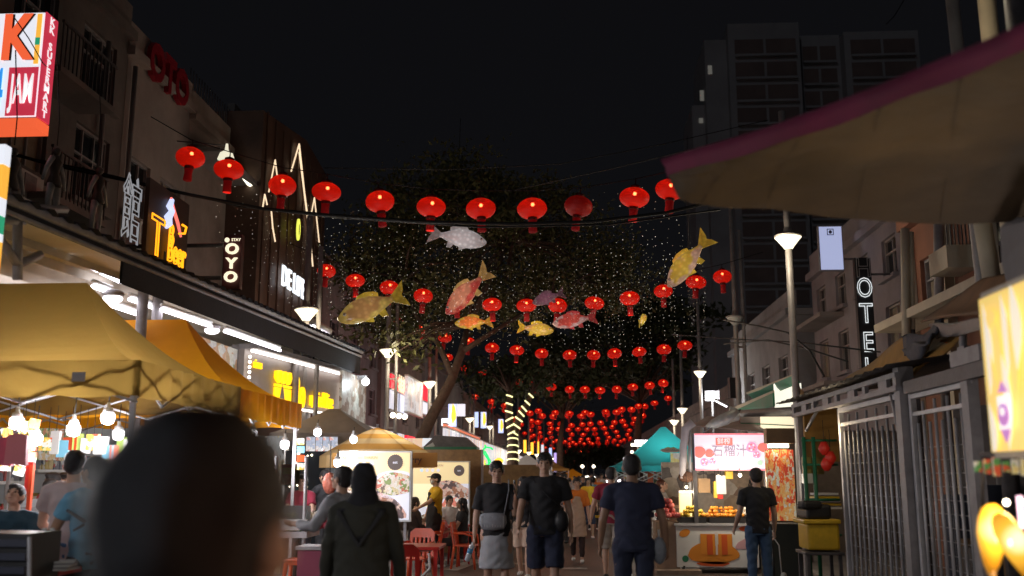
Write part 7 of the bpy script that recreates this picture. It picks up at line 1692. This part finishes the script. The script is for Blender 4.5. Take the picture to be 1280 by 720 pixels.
# right side far signs and lamps
for k, (px, pt, pb, Y_, mm) in enumerate(((797, 552, 560, 70, m_warmled), (803, 550, 554, 62, m_led), (791, 563, 567, 80, m_warmled))):
    p = P(px, (pt+pb)/2, Y=Y_); b = MB(); b.box(p, (.9 if k < 2 else .35, .2, .18), mm); b.tube([p, Vector((p.x+.1, p.y, 0))], .05, m_pole, 6); tag(b.build('street_light'), '%s bright street light head above the left slope of the teal tent' % NTH[k], 'street light')
for k, (px, Y_, zz) in enumerate(((781, 90, 2.6), (792, 75, 2.5), (786, 105, 2.7))):
    x_ = GX(px, Y_); b = MB(); b.fbox(Fr((x_, Y_, 0), (1, 0, 0)), 0, 2.5, zz, zz+.7, -2, 0, [m_wb, m_strip, m_rb][k]); b.fbox(Fr((x_, Y_, 0), (1, 0, 0)), 0, 2.5, 0, zz-.01, -2, -.3, m_goods); tag(b.build('stall'), '%s far stall with lit fascia on the right, behind the teal tent' % NTH[k], 'stall')

# unseen bulbs added beside and behind the camera to light the near walkers
for k, (x_, y_, z_, pw, cl) in enumerate(((1.35, .45, 1.62, 15, (1, .62, .42)), (-2.6, .3, 2.3, 32, (.75, .85, 1)), (-4.9, 4.6, 2.35, 36, (.97, .95, 1)), (-3.2, 3.3, 2.3, 30, (1, .94, .88)), (3.0, 6.3, 2.0, 20, (1, .9, .85)))):
    p = Vector((x_, y_, z_)); T = thing('hanging_bulb', '%s added fill bulb outside the view beside the camera' % NTH[k], 'light bulb', p, 'bulbs of the stalls beside the camera')
    b = MB(); b.lathe([(.02, -.085), (.055, -.07), (.068, -.03), (.066, .02), (.05, .035)], p, m_led, 14); b.build('globe', T)
    b = MB(); b.lathe([(.052, .035), (.045, .075), (.02, .09), (.018, .6)], p, m_white, 12); b.build('socket', T)
    lamp('bulb_light', p+Vector((0, 0, -.16)), pw, cl, .08)
# ---------------------------------------------------------------- people
c_pink = cloth('pale pink cotton', (.60, .47, .46)); c_sky = cloth('sky blue cotton', (.16, .40, .58)); c_navy = cloth('navy cotton', (.035, .042, .085)); c_black = cloth('black cotton', (.030, .030, .034)); c_dkb = cloth('dark navy denim', (.03, .038, .075))
c_jean = cloth('blue denim', (.07, .13, .24)); c_grey = cloth('light grey cotton', (.42, .42, .45)); c_olive = cloth('dark olive cloth', (.050, .050, .040)); c_scarf = cloth('black headscarf cloth', (.022, .022, .028)); c_skirt = cloth('grey skirt cloth', (.50, .52, .56))
c_mar = cloth('maroon cotton', (.32, .03, .06)); c_khaki = cloth('pale khaki', (.45, .38, .32)); c_or = cloth('orange cotton', (.80, .22, .03)); c_beige = cloth('beige apron cloth', (.62, .44, .33)); c_yel = cloth('yellow cotton', (.85, .52, .03)); c_dg = cloth('dark grey cloth', (.05, .05, .055)); c_wh = cloth('white cotton', (.65, .63, .62)); c_red = cloth('red cotton', (.55, .04, .04)); c_teal = cloth('dark teal cotton', (.02, .06, .09))
c_brn = cloth('dark brown cloth', (.05, .03, .028))
sh_w = M('white shoes', (.70, .68, .66), .5); sh_b = M('black shoes', (.02, .02, .02), .5); sh_s = M('beige slippers', (.45, .36, .28), .6)
def bag_strap(pts, mat, r=.012): 
    b = MB(); b.tube(pts, r, mat, 6, flat=.5); return b
# foreground person
person('out of focus dark haired person seen from behind, nearest the camera', P(250, 600, Y=.95).x, .95, road_z(1), -16, 1.685, top=('tee', c_brn, .5), hair='round', hairmat=HAIRB, width=1.05, head=(0, 0), shoes=sh_b, vox=.012, skin=SKIN)
# the nearest walker with headscarf
person('woman in a black headscarf and dark olive tunic seen from behind', P(455, 600, Y=7.2).x, 7.2, road_z(7), 4, 1.71, True, top=('robe', c_olive, 1.9), bottom=('trousers', c_black, 1.), hair='hijab', hairmat=c_scarf, arms=((6, 14, 12), (4, 14, 18)), legs=((8, 4), (-6, 10)), width=1.12, shoes=sh_b,
       extra=lambda i: [S.mesh('scarf_edge', cloth('dark grey scarf trim', (.040, .040, .044)), .008, i['T'], 3, .001) for S in [Solid()] if not [S.limb(i['sp'](Vector((sd*.155, -.135, 1.40))), i['sp'](Vector((0, -.185, 1.17))), .022, .014, None, 10, .5) for sd in (-1, 1)][2:]])
person('woman in an open light grey shirt looking left beside the headscarf woman', P(428, 600, Y=9.6).x, 9.6, road_z(9), 62, 1.71, True, top=('tee', c_grey, 1.7), bottom=('trousers', c_black, 1.), hair='bun', head=(6, -12), arms=((35, 8, 60), (10, 8, 20)), legs=((6, 4), (-6, 8)), shoes=sh_b)
T_, i_ = person('man in a pale pink t-shirt and blue shorts seen from behind, far left', P(92, 600, Y=8.7).x, 8.7, .11, 12, 1.84, top=('tee', c_pink, .55), bottom=('shorts', c_jean, .48), hair='short', arms=((22, 12, 55), (14, 10, 40)), width=1.0, shoes=sh_s)
person('man in a sky blue t-shirt looking left beside the pink shirt man', P(117, 600, Y=8.2).x, 8.2, .11, 60, 1.78, top=('tee', c_sky, .55), bottom=('shorts', c_dg, .55), hair='short', head=(12, -10), arms=((26, 10, 50), (10, 8, 30)), shoes=sh_b, skin=SKIN2)
p_ = P(112, 650, Y=7.9); b = MB(); b.tube([P(84, 638, Y=7.95), P(105, 652, Y=7.9)], [.012, .016], m_black, 8); b.tube([P(92, 663, Y=7.95), P(104, 656, Y=7.9)], [.010, .012], m_black, 8); tag(b.build('folded_umbrella'), 'dark folded umbrella held by the man in sky blue', 'umbrella')
person('boy in a dark teal t-shirt looking down at the far left edge', P(21, 600, Y=8.9).x, 8.9, .11+.0, 196, 1.55, top=('tee', c_teal, .6), bottom=('shorts', c_dg, .5), hair='short', arms=((30, 14, 55), (30, 14, 55)), head=(-10, -28), shoes=sh_b)
# walkers in the centre
T_, i_ = person('woman in a black blouse and grey skirt walking towards the camera, phone at her ear', P(621, 600, Y=12.4).x, 12.4, road_z(12.4), 180, 1.80, True, width=1.1, top=('blouse', c_black, .8), bottom=('skirt', c_skirt, .46), hair='bun', head=(8, 6), arms=((8, 8, 148), (-6, 12, 14)), legs=((9, 4), (-8, 14)), shoes=sh_w)
ph = hand_world(T_, i_, 0, 1.80/1.75, .08); b = MB(); b.box(ph+Vector((-.02, 0, .03)), (.014, .075, .15), m_black, .2, ); tag(b.build('mobile_phone'), 'black mobile phone held to the ear of the woman in the grey skirt', 'phone')
hb = hand_world(T_, i_, 1, 1.80/1.75, .10); T2 = thing('water_bottle', 'small blue labelled water bottle hanging from the hand of the skirt woman', 'bottle', hb)
mt = Matrix.Rotation(.35, 3, 'Y'); b = MB(); b.lathe([(.012, .02), (.015, 0), (.032, -.03), (.032, -.20), (.026, -.215)], hb+Vector((-.01, -.01, .0)), m_pet, 14, mtx=mt); b.build('bottle_body', T2); b = MB(); b.lathe([(.033, -.06), (.033, -.12)], hb+Vector((-.01, -.01, .0)), MATS['blue bottle label'], 14, mtx=mt); b.build('label', T2)
k_ = 1.86/1.75; sp0 = Vector(T_.location); T2 = thing('shoulder_bag', 'pale striped shoulder bag on the hip of the woman in the grey skirt', 'bag', sp0+Vector((.02, -.2, 1.02))); m_sb2 = M('striped pale grey bag', (.40, .42, .47), .7, noise=(18, .2))
b = MB(); cx = sp0+Vector((-.03, -.20, 1.10)); b.lathe([(.02, -.115), (.13, -.10), (.165, -.03), (.16, .05), (.13, .085), (.05, .09)], cx, m_sb2, 20, 1.0, .38)
for q in range(9): b.box(cx+Vector((-.13+q*.032, -.058+abs(q-4)*.0045, -.01)), (.006, .006, .13), m_white)
b.build('pouch', T2); b = bag_strap([cx+Vector((.13, 0, .06)), cx+Vector((.17, .02, .26)), sp0+Vector((.155, -.10, 1.46)), sp0+Vector((.145, 0, 1.575)), sp0+Vector((.15, .12, 1.45)), sp0+Vector((.05, .19, 1.15)), cx+Vector((-.16, .12, .06)), cx+Vector((-.14, 0, .06))], m_sb2, .016); b.build('strap', T2)
T_, i_ = person('tall young man in a black t-shirt and dark shorts walking towards the camera', P(681, 600, Y=12.2).x, 12.2, road_z(12.2), 180, 1.90, top=('tee', c_black, .62), bottom=('shorts', c_dkb, .46), hair='short', arms=((-10, 12, 14), (14, 12, 22)), legs=((10, 6), (-9, 16)), width=1.08, shoes=sh_b)
sp0 = Vector(T_.location); T2 = thing('shoulder_bag', 'black bag slung at the side of the tall young man', 'bag', sp0+Vector((.2, -.1, 1)))
b = MB(); b.ball(sp0+Vector((.20, -.12, 1.10)), .10, m_black, 14, (.9, .7, 1.3)); b.build('pouch', T2); b = bag_strap([sp0+Vector((.22, -.12, 1.25)), sp0+Vector((.05, -.17, 1.38)), sp0+Vector((-.13, -.09, 1.56)), sp0+Vector((-.12, .08, 1.54)), sp0+Vector((.1, .17, 1.3))], m_black, .014); b.build('strap', T2)
person('broad man in a dark navy t-shirt seen from behind in the street centre', P(790, 600, Y=10.2).x, 10.2, road_z(10), -2, 1.83, top=('tee', c_navy, .62), bottom=('trousers', c_dkb, 1.), hair='short', hairmat=HAIR, arms=((4, 16, 16), (-4, 16, 18)), legs=((6, 4), (-6, 10)), width=1.08, shoes=sh_b, skin=SKIN2)
pb = P(824, 688, Y=10.2); b = MB(); b.ball(pb, .09, M('translucent pale bag', (.30, .33, .38), .3, bump=(20, .8)), 12, (.8, .6, 1.5)); b.tube([pb+Vector((0, 0, .1)), pb+Vector((0, 0, .2))], .012, m_white, 5); tag(b.build('plastic_bag'), 'pale plastic bag in the hand of the man in navy', 'bag')
person('man in a maroon t-shirt and khaki shorts walking away, left of the man in navy', P(764, 600, Y=17.3).x, 17.3, road_z(17.3), 2, 1.84, top=('tee', c_mar, .6), bottom=('shorts', c_khaki, .5), hair='short', arms=((10, 18, 20), (0, 10, 10)), legs=((12, 5), (-14, 26)), width=1.08, shoes=sh_b)
person('woman in an orange blouse and long beige apron walking towards the camera', P(721, 600, Y=21).x, 21, 0, 178, 1.70, True, top=('tee', c_or, .9), bottom=('trousers', c_brn, .9), hair='bun', arms=((6, 12, 16), (4, 14, 12)), legs=((8, 4), (-8, 12)), shoes=sh_w, vox=.013,
       extra=lambda i: [S.mesh('apron', c_beige, .013, i['T'], 3, .003) for S in [Solid()] if not S.add(loft([(i['sp'](Vector((0, .03, z_))), Vector((1, 0, 0)), Vector((0, 1, 0))) for z_ in (.52, .75, .95, 1.1, 1.3, 1.36)], [(.20, .15), (.19, .145), (.175, .13), (.14, .112), (.115, .112), (.10, .10)], 20))])
person('woman in black behind the walking couple, looking to the right', P(654, 600, Y=17.5).x, 17.5, road_z(17.5), 170, 1.68, True, top=('tee', c_black, 1.5), bottom=('shorts', c_beige, .45), hair='long', head=(-14, 0), legs=((8, 4), (-8, 12)), shoes=sh_w, vox=.013)
person('waiter in a yellow shirt, dark apron and cap, wearing a face mask', P(545, 600, Y=20).x, 20, 0, 118, 1.78, top=('tee', c_yel, .8), bottom=('trousers', c_dg, 1.), hair='cap', head=(0, -6), arms=((46, 6, 18), (6, 10, 14)), legs=((6, 4), (-8, 8)), shoes=sh_w, vox=.013,
       extra=lambda i: [S.mesh(nm, mt_, .013, i['T'], 2, .003) for nm, mt_, S in (('apron', c_dg, Solid()), ('face_mask', c_wh, Solid())) if not (S.add(loft([(i['sp'](Vector((0, .03, z_))), Vector((1, 0, 0)), Vector((0, 1, 0))) for z_ in (.62, .9, 1.1, 1.3, 1.38)], [(.18, .15), (.178, .148), (.15, .128), (.13, .128), (.10, .12)], 20)) if nm == 'apron' else S.ball(i['hd']+i['HM'] @ Vector((0, .05, -.045)), .058, .055, .05, i['HM']))])
person('seated woman with long black hair in a black top, right of the waiter', P(578, 600, Y=19.8).x, 19.8, 0, 100, 1.68, True, top=('tee', c_black, .5), bottom=('trousers', c_dg, 1.), hair='long', sit=True, legs=((85, 88), (85, 80)), arms=((30, 8, 40), (20, 8, 20)), head=(0, -14), vox=.013, shoes=sh_w)
person('seated diner with long dark hair behind the waiter, left', P(519, 600, Y=20.5).x, 20.5, 0, -60, 1.68, True, top=('tee', c_brn, 1.2), bottom=('trousers', c_dg, 1.), hair='long', hairmat=HAIRB, sit=True, legs=((85, 88), (85, 88)), arms=((30, 8, 40), (20, 8, 20)), vox=.013, shoes=sh_b)
person('seated diner in white half hidden between the waiter and the woman in black', P(562, 600, Y=22.2).x, 22.2, 0, -150, 1.68, True, top=('tee', c_wh, .6), bottom=('trousers', c_dg, 1.), hair='ponytail', sit=True, legs=((85, 88), (85, 88)), arms=((30, 8, 40), (20, 8, 20)), vox=.014, shoes=sh_b)
person('seated dark haired diner at the plywood wall edge', P(597, 600, Y=23.5).x, 23.5, 0, 150, 1.66, True, top=('tee', c_brn, .8), bottom=('trousers', c_dg, 1.), hair='short', sit=True, legs=((85, 88), (85, 88)), arms=((30, 8, 40), (20, 8, 20)), vox=.014, shoes=sh_b)
person('man in a black t-shirt and jeans seen from behind at the juice cart', P(945, 600, Y=14.2).x, 14.2, road_z(14.2), 10, 1.74, top=('tee', c_black, .6), bottom=('trousers', c_jean, 1.), hair='short', arms=((10, 10, 30), (4, 12, 14)), legs=((3, 2), (-4, 4)), shoes=sh_b)
person('vendor in a white t-shirt with reddish hair left of the juice cart', P(827, 600, Y=20).x, 20.0, 0, 250, 1.66, True, top=('tee', c_wh, .5), bottom=('trousers', c_dg, 1.), hair='bun', hairmat=M('reddish brown hair', (.10, .03, .015), .4, noise=(30, .4)), head=(0, -20), arms=((40, 8, 50), (40, 8, 50)), vox=.013, shoes=sh_b)
person('juice vendor reaching across the cart behind the man in black', P(938, 600, Y=19.9).x, 19.9, 0, 200, 1.70, True, top=('tee', c_brn, .5), bottom=('trousers', c_dg, 1.), hair='long', arms=((20, 20, 60), (62, 12, 30)), lean=10, vox=.013, shoes=sh_b)
# people inside the restaurant on the left
person('restaurant worker in a red shirt under the far bulbs, left', P(66, 600, Y=12.4).x, 12.4, .11, 160, 1.66, top=('tee', c_red, .5), bottom=('trousers', c_dg, 1.), hair='short', vox=.014, shoes=sh_b)
person('worker in a yellow shirt bending at the restaurant shelf', P(57, 600, Y=11.6).x, 11.8, .11, 40, 1.62, top=('tee', c_yel, .6), bottom=('trousers', c_dg, 1.), hair='short', lean=18, vox=.014, shoes=sh_b)
person('worker in white at the restaurant door, left', P(80, 600, Y=12.9).x, 12.9, .11, 200, 1.66, top=('tee', c_wh, .6), bottom=('trousers', c_dg, 1.), hair='short', vox=.014, shoes=sh_b)
person('fruit seller in a maroon top behind the steel fruit stall', P(378, 600, Y=15.4).x, 15.4, .11, 180, 1.64, True, top=('tee', c_mar, .6), bottom=('trousers', c_dg, 1.), hair='short', arms=((30, 10, 50), (30, 10, 50)), vox=.014, shoes=sh_b)
person('cook in black in front of the grey kitchen unit', P(401, 600, Y=17.6).x, 17.9, .11, 60, 1.72, top=('tee', c_black, .6), bottom=('trousers', c_dg, 1.), hair='short', arms=((45, 10, 40), (30, 10, 40)), vox=.014, shoes=sh_b)
# far crowd: copies of four simple walkers, each with its own clothes
protos = []
for k, (kw) in enumerate((dict(top=('tee', c_wh, .6), bottom=('trousers', c_dg, 1.), hair='short', legs=((10, 5), (-10, 16))), dict(girl=True, top=('tee', c_grey, .6), bottom=('skirt', c_navy, .6), hair='long', legs=((8, 5), (-8, 14))),
                          dict(top=('long', c_sky, 1.8), bottom=('trousers', c_jean, 1.), hair='short', legs=((6, 4), (-8, 12))), dict(girl=True, top=('tee', c_pink, .8), bottom=('trousers', c_black, 1.), hair='bun', legs=((8, 4), (-10, 14))))):
    T_, i_ = person('proto', 0, 0, 0, 0, 1.7, vox=.016, shoes=sh_w if k % 2 else sh_b, **kw); protos.append(T_)
cols = [('white', c_wh), ('grey', c_grey), ('sky blue', c_sky), ('pink', c_pink), ('black', c_black), ('orange', c_or), ('red', c_red), ('yellow', c_yel), ('maroon', c_mar), ('khaki', c_khaki)]
spots = [(697, 40, 0), (705, 27, 0), (735, 29, 1), (741, 33, 3), (729, 38, 2), (748, 42, 0), (712, 48, 3), (724, 52, 1), (739, 56, 2), (690, 50, 1), (701, 60, 2), (718, 66, 0), (731, 70, 3), (752, 52, 1), (759, 62, 0), (745, 74, 2), (708, 78, 3), (737, 86, 0), (723, 92, 1), (766, 48, 2), (786, 36, 3), (800, 40, 0), (809, 34, 1), (640, 34, 0), (633, 40, 3), (668, 30, 2), (644, 48, 1), (655, 56, 0), (665, 62, 3), (676, 44, 1), (750, 95, 3), (713, 105, 2)]
first = [True]*4
for k, (px, Y_, w_) in enumerate(spots):
    o = protos[w_] if first[w_] else copy_tree(protos[w_]); first[w_] = False
    o.location = (P(px, 600, Y=Y_).x, Y_, 0); away = k % 3 == 0; o.rotation_euler = (0, 0, (0 if away else math.pi)+random.uniform(-.4, .4)); s_ = random.uniform(.92, 1.05); o.scale = (s_,)*3
    cn, cm = cols[(k*3+w_) % len(cols)]
    for c in o.children:
        if c.name.startswith(('t_shirt', 'shirt')): c.material_slots[0].link = 'OBJECT'; c.material_slots[0].material = cm
    order = sorted(q[1]+q[0]*1e-4 for q in spots).index(Y_+px*1e-4)
    ORD = NTH+['twenty-fifth', 'twenty-sixth', 'twenty-seventh', 'twenty-eighth', 'twenty-ninth', 'thirtieth', 'thirty-first', 'thirty-second']
    o['label'] = '%s nearest of the distant crowd, a %s in a %s top %s' % (ORD[order], 'woman' if w_ in (1, 3) else 'man', cn, 'seen from behind' if away else 'facing the camera')
    o['group'] = 'people in the distant crowd'
# a few lamps that the far stalls give the crowd
for (x_, y_, p_) in ((-4.6, 36, 60), (-4.8, 46, 80), (-5, 60, 110), (4.2, 38, 50), (4.6, 56, 80), (-5, 80, 130), (4.8, 80, 130), (-3.8, 21.5, 26), (-4.6, 27, 40), (2.6, 23.5, 30)): lamp('stall_light', (x_, y_, 2.35), p_, (1, .9, .78), .25)
# ---------------------------------------------------------------- output settings
sc.view_settings.view_transform = 'Standard'; sc.view_settings.look = 'None'; sc.view_settings.gamma = 1; sc.view_settings.exposure = 0.45
sc.render.engine = 'CYCLES'
cy = sc.cycles; cy.use_denoising = True; cy.max_bounces = 5; cy.diffuse_bounces = 3; cy.glossy_bounces = 2; cy.transmission_bounces = 3; cy.transparent_max_bounces = 8
cy.sample_clamp_indirect = 4; cy.sample_clamp_direct = 0; cy.caustics_reflective = False; cy.caustics_refractive = False; cy.use_light_tree = True
